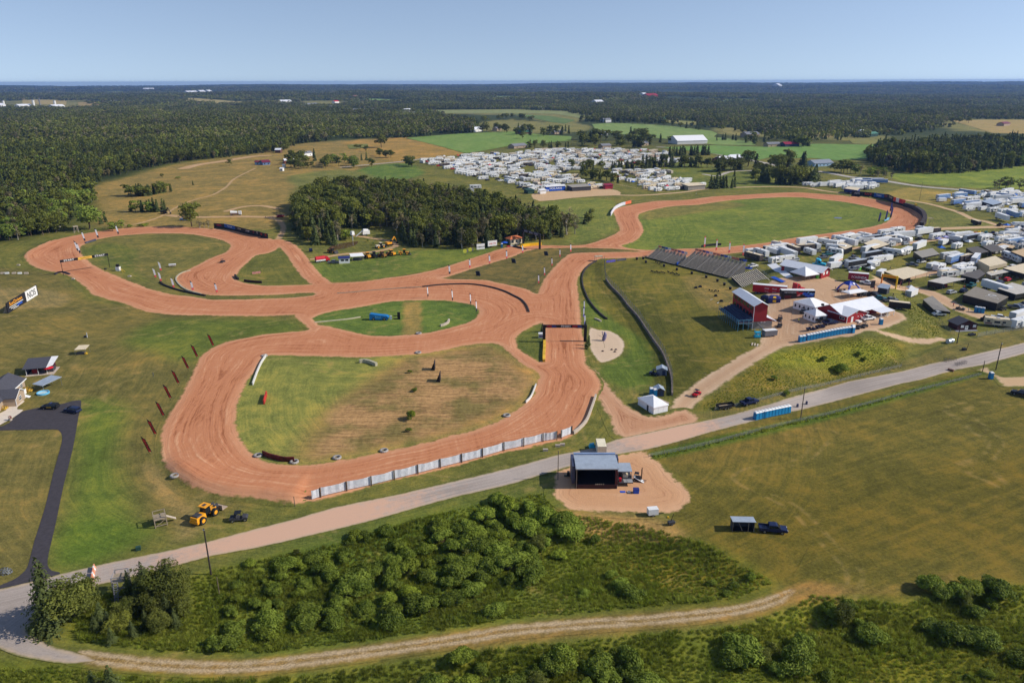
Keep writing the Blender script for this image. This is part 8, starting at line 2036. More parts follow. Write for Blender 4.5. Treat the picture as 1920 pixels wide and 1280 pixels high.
# ------------ pit trailers, campers and cars, one by one
U1='vehicles of the pits'
def pit(key,pA,pB,label):return park_px(key,KF[key],pA,pB,label)
for key,pA,pB,lab in(('mh_dark',(1434,492),(1391,482),'long dark coach with pale roof behind the bleachers'),('mh_white',(1446,485),(1407,475.5),'long white coach behind the dark coach'),('ct_white',(1458,478),(1443,474),'short white trailer left of the big white hauler'),('st_white',(1493,488),(1460,475),'big white hauler behind the bleachers'),('mh_dark',(1500,477),(1471,467),'bronze coach beyond the big white hauler'),('tt_white',(1529,481),(1506,473),'white travel trailer above the small red shed'),('mh_white',(1538,470),(1512,461),'white motorhome on the edge of the dirt behind the pits'),('fw_white',(1566,463),(1538,459),'white fifth wheel beside the motorhome near the dirt'),('pk_teal',(1545,479),(1557,478),'teal pickup under the white campers'),('tt_white',(1558,475),(1575,478),'white camper right of the teal pickup'),('fw_white',(1560,470),(1575,472),'white fifth wheel behind the teal pickup'),('cab_cyan',(1523,498),(1546,500.5),'cyan semi tractor behind the small red shed'),('st_graph',(1548,499),(1583,493),'white hauler with orange stripe right of the cyan tractor'),('ct_white',(1549,505),(1577,501),'low white trailer in front of the orange striped hauler'),('pk_blue',(1568,502),(1587,498),'dark blue pickup beside the low white trailer'),('car_silver',(1583,494),(1594,491),'silver car behind the dark blue pickup'),('tt_white',(1591,505),(1612,500),'white trailer with two small windows left of the green cart'),('pk_white',(1610,496),(1630,494),'white pickup among the trailers left of the open grass strip'),('st_dark',(1616,489),(1650,483),'black and white striped hauler at the edge of the open grass'),('st_white',(1612,479),(1648,470),'white hauler with pale roof left of the open grass'),('ct_white',(1650,492),(1674,486),'white enclosed trailer nose to the open grass strip'),('fw_white',(1656,476),(1690,482),'white fifth wheel with slide-outs above the open grass strip'),('fw_white',(1690,480),(1706,474),'second white camper above the open grass strip'),('st_white',(1706,474),(1738,461),'clean white hauler beyond the open grass strip'),('cn_white',(1628,511),(1634,511),'white pop-up canopy beside the green cart'),('pk_white',(1618,532),(1633,535),'white pickup parked at the crimson trailer'),('ct_white',(1640,518),(1662,512),'white trailer joined to the awning behind the arch'),('pk_grey',(1697,498),(1722,500),'dark pickup and load behind the arch awning'),('car_white',(1719,494),(1735,492),'white car on the open grass strip'),('ct_white',(1737,506),(1758,501),'short white trailer, first in the white group of the middle pits'),('tt_white',(1748,510),(1772,503),'white camper, second in the white group of the middle pits'),('ct_white',(1755,517),(1785,512),'bright white box trailer at the front of the middle pits'),('fw_white',(1784,512),(1812,505),'white camper with dark windows right of the bright box trailer'),('tt_white',(1808,507),(1826,502),'white camper touching the beige pavilion'),('st_blue',(1776,497),(1800,489),'pale blue hauler behind the white group'),('mh_dark',(1790,493),(1824,486),'bronze coach behind the white group'),('st_blue',(1822,500),(1832,488),'pale blue box beside the beige pavilion'),('tt_cream',(1846,524),(1880,518),'cream camper with red stripe under the pale strip awning'),('st_white',(1833,537),(1902,559),'white hauler roof along the black box pavilion'),('car_silver',(1776,552),(1791,549),'silver car on the grass left of the black box pavilion'),('car_blue',(1800,550),(1813,545),'dark blue car against the black box pavilion'),('pk_teal',(1813,540),(1829,535),'teal pickup behind the black box pavilion'),('car_blue',(1866,534),(1882,530),'dark blue car on the grass between two pavilions'),('car_red',(1884,528),(1893,525),'small red car on the grass between two pavilions'),('van_white',(1775,592),(1745,591),'long white van on the grass below the bank'),('pk_grey',(1895,577),(1913,580),'grey pickup at the right end of the pit lane'),('utv_black',(1872,583),(1886,580),'tan buggy by the right pit lane'),('utv_black',(1795,580),(1806,582),'open trailer buggy left of the dark blue toilets'),('tt_cream',(1850,609),(1888,613),'beige camper behind the small dark hut'),('pk_black',(1840,603),(1858,597),'black pickup beside the beige camper'),('pk_white',(1862,597),(1886,600),'white pickup behind the beige camper'),('fw_white',(1893,617),(1935,608),'white camper with red roof edge at the right edge'),('st_white',(1890,607),(1940,594),'white hauler with maroon roof line at the right edge'),('cn_white',(1702,548),(1710,549),'white canopy with mauve side right of the entrance arch'),('ct_white',(1700,556),(1716,554),'white trailer under the mauve sided canopy'),('pk_black',(1612,556),(1625,554),'black pickup left of the food stall'),('pk_teal',(1636,562),(1660,563),'dark teal pickup in the row behind the clubhouse'),('pk_black',(1628,553),(1648,558),'black pickup in the row behind the clubhouse'),('pk_grey',(1655,566),(1684,566),'grey pickup with long bed at the end of the clubhouse row'),('ct_black',(1669,577),(1700,582),'black low trailer at the top of the bank'),('pk_blue',(1545,610),(1567,606),'dark blue pickup in the shade of the clubhouse wing'),('pk_black',(1533,605),(1552,600),'black pickup behind the dark blue pickup by the clubhouse'),('pk_white',(1614,602),(1640,598),'white pickup in front of the clubhouse wing'),('utv_black',(1604,619),(1614,612),'black buggy with red lamp at the right end of the toilets'),('utv_black',(1614,616),(1626,611),'second black buggy at the right end of the toilets'),('utv_blue',(1515,620),(1526,618),'blue cart behind the long toilet row'),('utv_blue',(1533,616),(1542,614),'second blue cart behind the long toilet row'),('utv_black',(1502,590),(1508,583),'dark cart beside the small square white tent'),('st_white',(1713,443),(1748,438),'white hauler beside the dirt at the top of the pits'),('mh_white',(1664,438),(1700,434),'white coach with maroon side at the dirt edge'),('st_white',(1672,448),(1712,446),'white hauler in front of the maroon sided coach'),('fw_white',(1655,456),(1686,460),'white fifth wheel right of the big beige awning'),('ct_white',(1753,463),(1782,455),'white trailer under lilac canopies'),('cn_lilac',(1755,455),(1762,455),'lilac canopy, left of the pair'),('cn_lilac',(1768,452),(1775,452),'lilac canopy, right of the pair'),('ct_grey',(1748,447),(1775,443),'grey trailer beside the row of small race cars'),('tt_white',(1778,470),(1808,462),'white camper behind the white car near the dark awnings'),('pk_blue',(1770,481),(1785,478),'dark blue pickup near the dark awnings'),('car_white',(1785,483),(1800,480),'white car near the dark awnings'),('cn_blue',(1760,472),(1767,472),'bright blue canopy behind the ribbed awning'),('fw_white',(1824,455),(1866,448),'white and grey fifth wheel below the race cars'),('st_dark',(1800,457),(1838,449),'black hauler below the race cars'),('mh_white',(1862,449),(1905,441),'white coach at the upper right of the pits'),('st_blue',(1880,463),(1918,457),'blue-grey hauler at the right of the pits'),('tt_white',(1884,452),(1912,449),'white camper above the blue-grey hauler'),('fw_white',(1856,477),(1892,472),'white camper at the right below the dark awnings'),('tt_white',(1898,487),(1915,496),'white camper row right of the beige pavilion'),('mh_white',(1880,481),(1905,490),'white coach right of the beige pavilion'),('pk_black',(1868,425),(1882,422),'black pickup by the upper pit lane'),('ct_black',(1820,419),(1838,424),'dark covered trailer on the grass by the upper lane'),('car_black',(1884,433),(1896,431),'black car at the upper pit lane end'),('car_white',(1893,424),(1904,421),'white car at the far end of the upper lane'),('st_white',(1858,410),(1898,420),'white and blue hauler above the upper pit lane'),('st_blue',(1880,405),(1915,412),'bright blue hauler behind the white and blue hauler'),):pit(key,pA,pB,lab)
t,L=frame('golf_cart','lime green cart between white trailers','cart',(1598,509),(1614,508));B().box(0,L,0,2.0,.3,2.0,GREEN).put('body',t);B().box(-.1,L+.1,-.1,2.1,2.0,2.1,WHITE).put('roof',t);wheels(t,[(.6,0),(.6,2),(L-.6,0),(L-.6,2)],.35,.2)
# little race cars in two ranks
def make_racer(col):
 t=thing('race_buggy','','race car',(0,0,0));b=B();smooth_body(b,[(-2,.5),(1.9,.5),(2.1,.8),(1.2,1.0),(.4,1.6),(-.9,1.7),(-2,1.1)],.85,col,.3,.9);b.put('body',t);wheels(t,[(1.3,-.95),(1.3,.95),(-1.3,-.95),(-1.3,.95)],.45,.35);B().box(-2.2,-1.9,-.8,.8,1.5,1.6,BLACK).put('rear_wing',t);return t
for nm,m in(('red',RED2),('blue',DKBLUE),('yellow',YEL),('white',WHITE),('black',BLACK),('green',TEAL)):KF['rc_'+nm]=(lambda m=m:make_racer(m))
seq=['white','blue','black','white','blue','red','black','white','red','yellow','blue','green','black','blue','white','green']
for i,c in enumerate(seq):
 x,y=1774+i*6.6,441-(2.0 if i%2 else 0)-(i//8)*1.0
 park_px('rc_'+c,KF['rc_'+c],(x,y+2.4),(x+3.2,y-1.8),c+' race buggy in the tight rank beside the dirt strip','race buggies in the tight rank')
 # ------------ machines by the pond
t,L=frame('water_truck','red and white water tank truck parked by the machines','truck',(593,493.5),(614,490.5))
B().cyl((.2,1.2,2.0),(5.2,1.2,2.0),1.15,RED2,seg=14).put('tank',t);B().box(.2,5.2,0,2.4,.8,1.5,WHITE).put('bed',t);B().prism([(5.4,.6),(7.6,.6),(7.6,1.5),(6.9,1.7),(6.6,2.6),(5.4,2.6)],'y',.1,2.3,RED2).put('cab',t);wheels(t,[(1,.1),(1,2.3),(2.1,.1),(2.1,2.3),(6.6,.1),(6.6,2.3)],.5,.35)
park_px('pk_grey',KF['pk_grey'],(632,494),(619,494),'grey-blue pickup between the water truck and the white shed')
t,L=frame('office_shed','white shed with dark flat roof and black windows by the machines','shed',(636,494.5),(656,493.5));B().box(0,L,0,3.5,0,2.7,WHITE).put('wall',t);B().box(-.4,L+.2,-.3,4.4,2.7,3.0,NAVY).put('roof',t)
for x in(1.0,3.2):B().box(x,x+1.5,-.04,0,1.3,2.2,BLACK).put('window',t)
t,L=frame('open_shed','open shelter with white sloping roof between shed and machines','shelter',(660,490),(683,488.5));B().slab([(-.5,-.4,2.6),(L+.2,-.4,2.6),(L-.4,4.2,3.3),(-.8,4.2,3.3)],.12,TENT).put('roof',t);b=B()
for x in(.2,L-.4):
 for y in(0,3.9):b.cyl((x,y,0),(x,y,2.8),.08,WOOD,seg=5)
b.put('post',t);B().box(.8,L-1,1,3.4,0,1.2,DARK).put('stored_goods',t)
def digger(label,pA,pB,col,kind):
 t,L=frame('digger',label,'digger',pA,pB)
 if kind=='excavator':
  B().box(-1.8,1.8,-1.5,-.9,0,.8,BLACK).box(-1.8,1.8,.9,1.5,0,.8,BLACK).put('track',t)
  B().box(-2.2,1.2,-1.3,1.3,1.0,2.1,col).put('body',t);B().box(.2,1.6,-1.2,-.1,1.2,3.0,GLASS,.1,.05).put('cab',t)
  B().hexa([(1.2,.1,1.5),(1.6,.1,1.3),(1.6,.6,1.3),(1.2,.6,1.5)],[(3.6,.1,4.6),(4.1,.1,4.3),(4.1,.6,4.3),(3.6,.6,4.6)],col).hexa([(3.8,.15,4.6),(4.2,.15,4.5),(4.2,.5,4.5),(3.8,.5,4.6)],[(5.6,.15,1.2),(5.9,.15,1.3),(5.9,.5,1.3),(5.6,.5,1.2)],col).put('boom',t);B().prism([(5.3,.3),(6.3,.4),(6.1,1.3),(5.5,1.3)],'y',-.1,.8,BLACK).put('bucket',t)
 else:
  B().box(-2.4,-.2,-.9,.9,.9,2.0,col,.05,.1).put('engine_hood',t);B().box(-.1,1.3,-.8,.8,1.0,3.0,GLASS,.1,.1).put('cab',t);B().box(-.15,1.4,-.9,.9,3.0,3.15,col).put('cab_roof',t)
  B().box(1.3,3.2,-.7,.7,.7,1.5,col).put('front_frame',t);B().prism([(3.3,.1),(4.4,.1),(3.7,.4),(3.5,1.5),(3.2,1.5)],'y',-1.3,1.3,DARK).put('bucket',t);wheels(t,[(-1.4,-1),(-1.4,1),(2.0,-1),(2.0,1)],.8,.6,LY)
for lab,pA,pB,c,k in(('orange wheel loader, first right of the open shelter',(690,484),(684,481),LY,'loader'),('black and yellow loader, second right of the open shelter',(702,483),(697,479),BLACK,'loader'),('dark loader with yellow arm, third right of the open shelter',(718,482),(708,479),M('dark_yellow',(150,104,40),.5),'loader'),('amber roller-shaped loader, last in the machine row',(735,479),(727,477),LY,'loader'),('big black and yellow loader alone right of the machine row',(756,477.5),(768,477),LY,'loader'),('white and tan bulldozer on the dirt behind the machine row',(712,465),(718,464),CREAM,'loader'),('yellow excavator at the edge of the wood',(730,460),(735,459),LY,'excavator'),('brown tractor with pale blade left of the cyan toilet',(622,474),(628,475),M('tractor_brown',(120,86,50),.6),'loader'),('black excavator on the sandy path behind the first bend',(308,401),(320,402),BLACK,'excavator')):digger(lab,pA,pB,c,k)
t,L=frame('mixer_truck','white crushing plant with conveyor beside the brown pond','truck',(678,443),(694,441));B().box(1,5.5,0,2.4,.8,3.0,WHITE).cyl((1.5,1.2,3.2),(4.5,1.2,2.6),1.0,WHITE,1.2,10).put('body',t);B().hexa([(-3.5,.8,0),(-3.2,.8,0),(-3.2,1.6,0),(-3.5,1.6,0)],[(1.2,.8,3.2),(1.5,.8,3.0),(1.5,1.6,3.0),(1.2,1.6,3.2)],WHITE).put('conveyor',t);wheels(t,[(2,.1),(2,2.3),(3.2,.1),(3.2,2.3)],.5,.35)
t,L=frame('hopper','white hopper on a leg at the right bank of the brown pond','hopper',(661,452),(666,451));B().box(0,2,0,2,3.5,5.5,WHITE,.2,.2).put('bin',t);B().cyl((1,1,0),(1,1,3.5),.3,SILV,seg=6).put('leg',t)
t,L=frame('garden_box','round blue-black bale left of the tractor by the pond','bale',(580,473),(587,472.5));B().cyl((0,1,1),(1.8,1,1),1.0,DKBLUE,seg=10).put('body',t)
t,L=frame('tanker','white and brown mixer truck on the sandy ground behind the banner wall','truck',(431,405),(451,404));B().box(0,6,0,2.4,.8,1.4,M('brown_block',(110,76,64),.8)).cyl((.5,1.2,2.3),(4.8,1.2,2.0),1.2,WHITE,.9,10).put('drum',t);B().box(5.6,7.6,.1,2.3,.7,2.9,WHITE).put('cab',t);wheels(t,[(1.2,.1),(1.2,2.3),(6.6,.1),(6.6,2.3)],.5,.35)
t,L=frame('blue_trailer','blue flat trailer behind the big dark tree','trailer',(337,414),(348,414));B().box(0,L,0,2.2,.4,1.5,M('pale_blue_paint',(120,150,190),.4)).put('body',t);wheels(t,[(L/2,0),(L/2,2.2)],.35,.2)
park_px('car_red',KF['car_red'],(522,408),(529,407),'small red car on the sandy path beside the wood')
# ------------ people
def make_person(shirt,legs):
 """one continuous skinned figure about 1.75 m tall"""
 pts=[(0,0,.95),(0,0,1.15),(0,.01,1.40),(0,0,1.50),(0,-.01,1.56),(0,-.02,1.64),(0,-.01,1.72),(.09,0,.90),(.11,-.02,.50),(.12,.02,.08),(.12,-.12,.03),(-.09,0,.90),(-.13,.05,.50),(-.13,.10,.08),(-.13,-.04,.03),(.18,0,1.40),(.25,.02,1.14),(.24,-.10,.92),(.24,-.14,.84),(-.18,0,1.40),(-.25,.02,1.14),(-.25,-.06,.90),(-.25,-.10,.82)]
 ed=[(0,1),(1,2),(2,3),(3,4),(4,5),(5,6),(0,7),(7,8),(8,9),(9,10),(0,11),(11,12),(12,13),(13,14),(2,15),(15,16),(16,17),(17,18),(2,19),(19,20),(20,21),(21,22)]
 rad=[.14,.13,.15,.07,.06,.10,.09,.09,.065,.05,.04,.09,.065,.05,.04,.07,.05,.04,.04,.07,.05,.04,.04]
 me=bpy.data.meshes.new('person');me.from_pydata(pts,ed,[])
 o=bpy.data.objects.new('tmp',me);COL.objects.link(o)
 o.modifiers.new('skin','SKIN');o.modifiers.new('sub','SUBSURF').levels=1
 for i,r in enumerate(rad):me.skin_vertices[0].data[i].radius=(r,r*.85)
 me.skin_vertices[0].data[0].use_root=True
 m2=bpy.data.meshes.new_from_object(o.evaluated_get(bpy.context.evaluated_depsgraph_get()))
 bpy.data.objects.remove(o)
 m2 .materials.clear()
 for m in(SKIN,shirt,legs,M('dark_hair',(44,34,30),.8)):m2 .materials.append(m)
 for p in m2 .polygons:
  c=p.center;p.use_smooth=True
  p.material_index=2 if c.z<.96 and abs(c.x)<.21 else(1 if.96<=c.z<1.50 and(c.z>1.12 or abs(c.x)<.19)else(3 if c.z>1.68 or(c.z>1.56 and c.y>.03)else 0))
 m2 .name='person';return m2
PM={k:make_person(*v)for k,v in{'hi':(HIVIS,DENIM),'red':(RED2,DARK),'white':(WHITE,DENIM),'black':(BLACK,DENIM),'blue':(DKBLUE,CREAM)}.items()}
for px,k,lab in(((1497,605),'hi','person in yellow hi-vis vest standing in the yard'),((1573,545),'red','person in red shirt standing by the yard entrance'),((1787,575),'red','person in red standing by the pit lane'),((1815,584),'white','person in white beside the dark blue toilets'),((1764,518),'black','person in black walking past the bright box trailer'),((1770,517),'red','person in red walking past the bright box trailer'),((1692,530),'black','person in black in front of the arch awning'),((1566,544),'blue','person in blue near the yard entrance'),((1820,571),'black','person in dark clothes on the grass left of the pavilion emblem'),((1698,558),'blue','person in blue behind the mauve sided canopy'),((498,410),'black','person in dark clothes on the sandy ground behind the banner wall'),((1739,486),'black','person in dark clothes on the open grass strip'),((1305,366),'white','person in white on the grass by the far track')):
 p=at(*px);o=bpy.data.objects.new('person',PM[k]);COL.objects.link(o);o.location=p;o.rotation_euler=(0,0,rng.uniform(0,6.28));o['label']=lab;o['category']='person'
for px,lab in(((1571,548),'left'),((1583,547),'right')):
 p=at(*px);t=thing('rubbish_bin','dark red bin by the yard entrance, '+lab+' one','bin',(p.x,p.y,p.z));B().cyl((0,0,0),(0,0,1.1),.4,M('dark_maroon',(66,26,32),.7),.45,10).put('barrel',t)
 # ------------ camping field
def merge_tree(root,name):
 """one mesh of a thing and its parts, for copies too small to show parts"""
 bm=bmesh.new();mats=[]
 for ch in root.children:
  me=ch.data.copy();remap=[]
  for m in me.materials:
   if m not in mats:mats.append(m)
   remap.append(mats.index(m))
  for p in me.polygons:p.material_index=remap[p.material_index]if remap else 0
  bm.from_mesh(me);bpy.data.meshes.remove(me)
 me=bpy.data.meshes.new(name);bm.to_mesh(me);bm.free()
 for m in mats:me.materials.append(m)
 return me
SMALL={}
for k in('tt_white','fw_white','mh_white','tt_cream','fw_cream','mh_dark','ct_white','pk_white','pk_black','pk_red','car_silver','car_black','car_blue','cn_white','cn_blue','cn_red','st_white','st_blue','tt_grey','fw_tan','mh_red','ct_black','car_white','cn_black','st_dark','pk_grey','car_red'):
 fresh=k not in PROTO;r=proto(k,KF[k]);SMALL[k]=merge_tree(r,r.name.split('.')[0])
 if fresh and k not in USED:
  for ch in list(r.children):bpy.data.objects.remove(ch)
  bpy.data.objects.remove(r);del PROTO[k]
NM={'tt':('travel_trailer','camper','travel trailer'),'fw':('fifth_wheel_camper','camper','tall camper'),'mh':('motorhome','motorhome','motorhome'),'ct':('cargo_trailer','trailer','box trailer'),'pk':('pickup_truck','pickup truck','pickup'),'ca':('parked_car','car','car'),'cn':('canopy_tent','canopy','pop-up canopy'),'st':('race_hauler','trailer','long hauler')}
CW={'white':'white','cream':'cream','dark':'dark','black':'black','red':'red','silver':'silver','blue':'blue','grey':'grey','tan':'tan'}
TREEROWS=[gpoly(p)for p in([(1086,312),(1125,312),(1165,348),(1140,352),(1095,330)],[(1146,312),(1190,310),(1190,322),(1150,322)],[(1194,308),(1345,308),(1345,322),(1194,322)],[(1250,284),(1335,284),(1335,298),(1250,298)],[(1060,322),(1085,324),(1085,330),(1060,328)])]
def camp(pts,sx,sy,rot,where,keys,probs,fill=.9,gap=0.0,jit=.18):
 P=gpoly(pts);c=P.mean(0);r=np.random.default_rng(int(abs(c[0]))+3)
 co,si=math.cos(rot),math.sin(rot)
 R=320
 for v in np.arange(-R,R,sy):
  for u in np.arange(-R,R,sx):
   uu,vv=u+r.uniform(-jit,jit)*sx,v+r.uniform(-jit,jit)*sy
   x,y=c[0]+co*uu-si*vv,c[1]+si*uu+co*vv
   if not inside(np.array([x]),np.array([y]),P)[0]or r.random()>fill:continue
   if vnoise(np.array([x]),np.array([y]),22,4)[0]<.16:continue
   if any(inside(np.array([x]),np.array([y]),q)[0]for q in TREEROWS):continue
   if gap and any((x-a)**2+(y-b)**2<(q+gap)**2 for a,b,q in OCC):continue
   k=keys[r.choice(len(keys),p=probs)]
   CAMP.append((k,x,y,rot+r.choice([0,math.pi])+r.normal()*.12+(math.pi/2 if r.random()<.12 else 0),where))
CAMP=[]
KK=['tt_white','fw_white','mh_white','tt_cream','fw_cream','mh_dark','ct_white','pk_white','pk_black','pk_red','car_silver','car_black','car_blue','cn_white','cn_blue','cn_red','tt_grey','fw_tan','mh_red','ct_black','car_white','cn_black','pk_grey','car_red']
PP=np.array([.20,.13,.08,.05,.03,.02,.02,.04,.06,.02,.04,.06,.03,.03,.02,.012,.06,.03,.03,.015,.03,.02,.04,.012]);PP=PP/PP.sum()
camp([(786,305),(800,300),(830,296),(880,291),(930,288),(960,293),(960,345),(900,338),(860,326),(820,315)],9.4,10.0,.5,'in the left tip of the camping field',KK,PP)
camp([(960,291),(1000,283),(1060,281),(1085,282),(1085,325),(1000,330),(960,330)],9.4,10.2,.45,'in the upper left camping field',KK,PP,.96)
camp([(1085,282),(1150,281),(1250,284),(1255,300),(1290,302),(1260,312),(1200,318),(1085,320)],9.4,10.4,.42,'in the upper right camping field',KK,PP,.96)
camp([(960,330),(1060,324),(1085,330),(1100,345),(1150,352),(1110,358),(1060,358),(1000,362),(970,358)],9.4,10.0,.45,'in the front of the camping field',KK,PP,.92)
camp([(1160,318),(1195,320),(1240,318),(1280,322),(1240,330),(1300,340),(1325,352),(1285,357),(1225,361),(1200,350),(1165,340),(1150,328)],9.2,9.6,.5,'in the lower right camping field',KK,PP,.92)
camp([(862,357),(890,352),(920,358),(925,366),(890,368)],9.5,10,.3,'in the clearing behind the wood',KK,PP,.8)
camp([(1506,348),(1550,344),(1600,343),(1635,347),(1640,356),(1600,358),(1560,352),(1520,353)],9,9,.35,'above the service lane at the far bend',['tt_white','fw_white','ct_white','st_white','mh_white','pk_black'],[.3,.2,.15,.1,.15,.1],.92)
camp([(1608,340),(1660,338),(1668,344),(1620,347)],14,8,-.2,'in the blue group beside the country road',['st_blue','ct_white','car_blue'],[.6,.2,.2],.95)
PK2=['st_white','st_blue','fw_white','tt_white','mh_white','mh_dark','ct_white','cn_white','cn_red','cn_blue','pk_black','pk_white','car_blue']
PP2=np.array([.16,.08,.14,.14,.1,.05,.08,.06,.02,.02,.07,.05,.03])
camp([(1740,374),(1800,364),(1880,360),(1990,372),(2000,420),(1930,408),(1870,402),(1840,404),(1815,398),(1800,388),(1760,381)],10,8.0,.4,'in the crowded paddock right of the far bend',PK2,PP2/PP2 .sum(),.97)
camp([(1740,430),(1800,434),(1800,442),(1740,440)],11,9,.2,'beside the dirt strip of the pits',['ct_white','pk_white','car_silver','car_black'],[.4,.2,.2,.2],.7)
camp([(1880,428),(1960,426),(1960,470),(1910,462),(1880,442)],10,8,.2,'at the right end of the upper pits',PK2,PP2/PP2 .sum(),.9)
PK3=['tt_white','fw_white','mh_white','ct_white','ct_black','st_white','st_dark','mh_dark','pk_black','pk_white','pk_grey','car_black','car_silver','car_white','car_blue','cn_white','cn_black','tt_grey','mh_red','car_red','cn_blue']
PP3=np.array([.09,.08,.07,.08,.04,.06,.03,.04,.09,.06,.05,.06,.05,.04,.04,.04,.02,.03,.03,.02,.01])
camp([(1395,476),(1500,458),(1600,445),(1720,433),(1760,438),(1700,462),(1650,468),(1610,476),(1560,482),(1500,492),(1440,494)],6.0,6.0,.4,'squeezed into the upper pits behind the bleachers',PK3,PP3/PP3 .sum(),.95,1.4)
camp([(1590,486),(1650,474),(1720,466),(1700,482),(1650,496),(1640,512),(1590,510)],6.0,6.0,.4,'squeezed in left of the open grass strip',PK3,PP3/PP3 .sum(),.95,1.3)
camp([(1745,446),(1930,438),(1960,480),(1930,500),(1890,482),(1830,484),(1770,492),(1745,484),(1765,462)],6.2,6.2,.4,'squeezed into the far right pits',PK3,PP3/PP3 .sum(),.95,1.4)
camp([(1745,514),(1830,500),(1890,496),(1940,512),(1950,540),(1890,536),(1820,530),(1790,540),(1840,534)],6.2,6.2,.4,'squeezed in among the middle pavilions',PK3,PP3/PP3 .sum(),.9,1.2)
camp([(1880,566),(1960,556),(1970,600),(1890,592)],6.2,6.2,.3,'at the right edge beside the pit lane',PK3,PP3/PP3 .sum(),.9,1.0)
r=np.random.default_rng(77);NP=0
while NP<26:
 p=at(r.uniform(1590,1915),r.uniform(470,585));k=list(PM)[1+r.integers(4)]
 if any((p.x-a)**2+(p.y-b)**2<q*q*.6 for a,b,q in OCC):continue
 o=bpy.data.objects.new('person',PM[k]);COL.objects.link(o);o.location=p;o.rotation_euler=(0,0,r.uniform(0,6.28));o['label']='tiny person in %s top walking among the pit trailers'%k;o['category']='person';o['group']='people in %s among the pit trailers'%k;NP+=1
print('CAMP',len(CAMP))
by={}
for c in CAMP:by.setdefault(NM[c[0][:2]][0],[]).append(c)
rest=[]
for nm,L_ in by.items():
 L_.sort(key=lambda c:c[2]);have=sum(1 for o in COL.objects if o.parent is None and o.name.split('.')[0]==nm)
 for k,x,y,rz,where in L_[:290-have]:
  o=bpy.data.objects.new(nm,SMALL[k]);COL.objects.link(o);o.location=(x,y,hz(x,y));o.rotation_euler=(0,0,rz)
  o['label']=CW[k.split('_')[1]]+' '+NM[k[:2]][2]+' '+where;o['category']=NM[k[:2]][1];o['group']=CW[k.split('_')[1]]+' '+NM[k[:2]][2]+'s '+where
 rest+=L_[290-have:]
if rest:
 ks=sorted(SMALL);pts=np.array([(c[1],c[2],hz(c[1],c[2]))for c in rest])
 stuff('distant_campers',pts,np.array([c[3]for c in rest]),np.ones((len(rest),3)),np.array([ks.index(c[0])for c in rest]),[SMALL[k]for k in ks],'rest of the camping field')
for pA,pB,dep,h,m,rm,lab in(((1073,359),(1108,357),10,3.6,DARK,GREYR,'dark shed with grey roof at the front of the camping field'),((1024,359),(1060,357),3,4.0,RBLUE,WHITE,'long blue trailer with white writing at the front of the camping field'),((1135,355),(1149,354),4,3.5,CRIM,CRIM,'dark red container at the front of the camping field'),((1290,357),(1322,355),10,3.8,GREYR,CREAM,'pale roofed open shed at the right end of the camping field'),((1013,364),(1024,363),3,3.0,WHITE,WHITE,'white container left of the long blue trailer'),((990,364),(1002,363),6,3.0,DGREEN,DGREEN,'green shed at the lower left of the camping field')):
 t,L=frame('field_shed',lab,'shed',pA,pB);B().box(0,L,0,dep,0,h,m).put('wall',t);B().slab([(-.5,-.6,h+.03),(L+.5,-.6,h+.03),(L+.5,dep+.5,h+.9),(-.5,dep+.5,h+.9)],.15,rm).put('roof',t)
 if 'blue' in lab:lettering('POLARIS',2.2,WHITE,t,(L/2,-.03,2.2),sx=1.4)
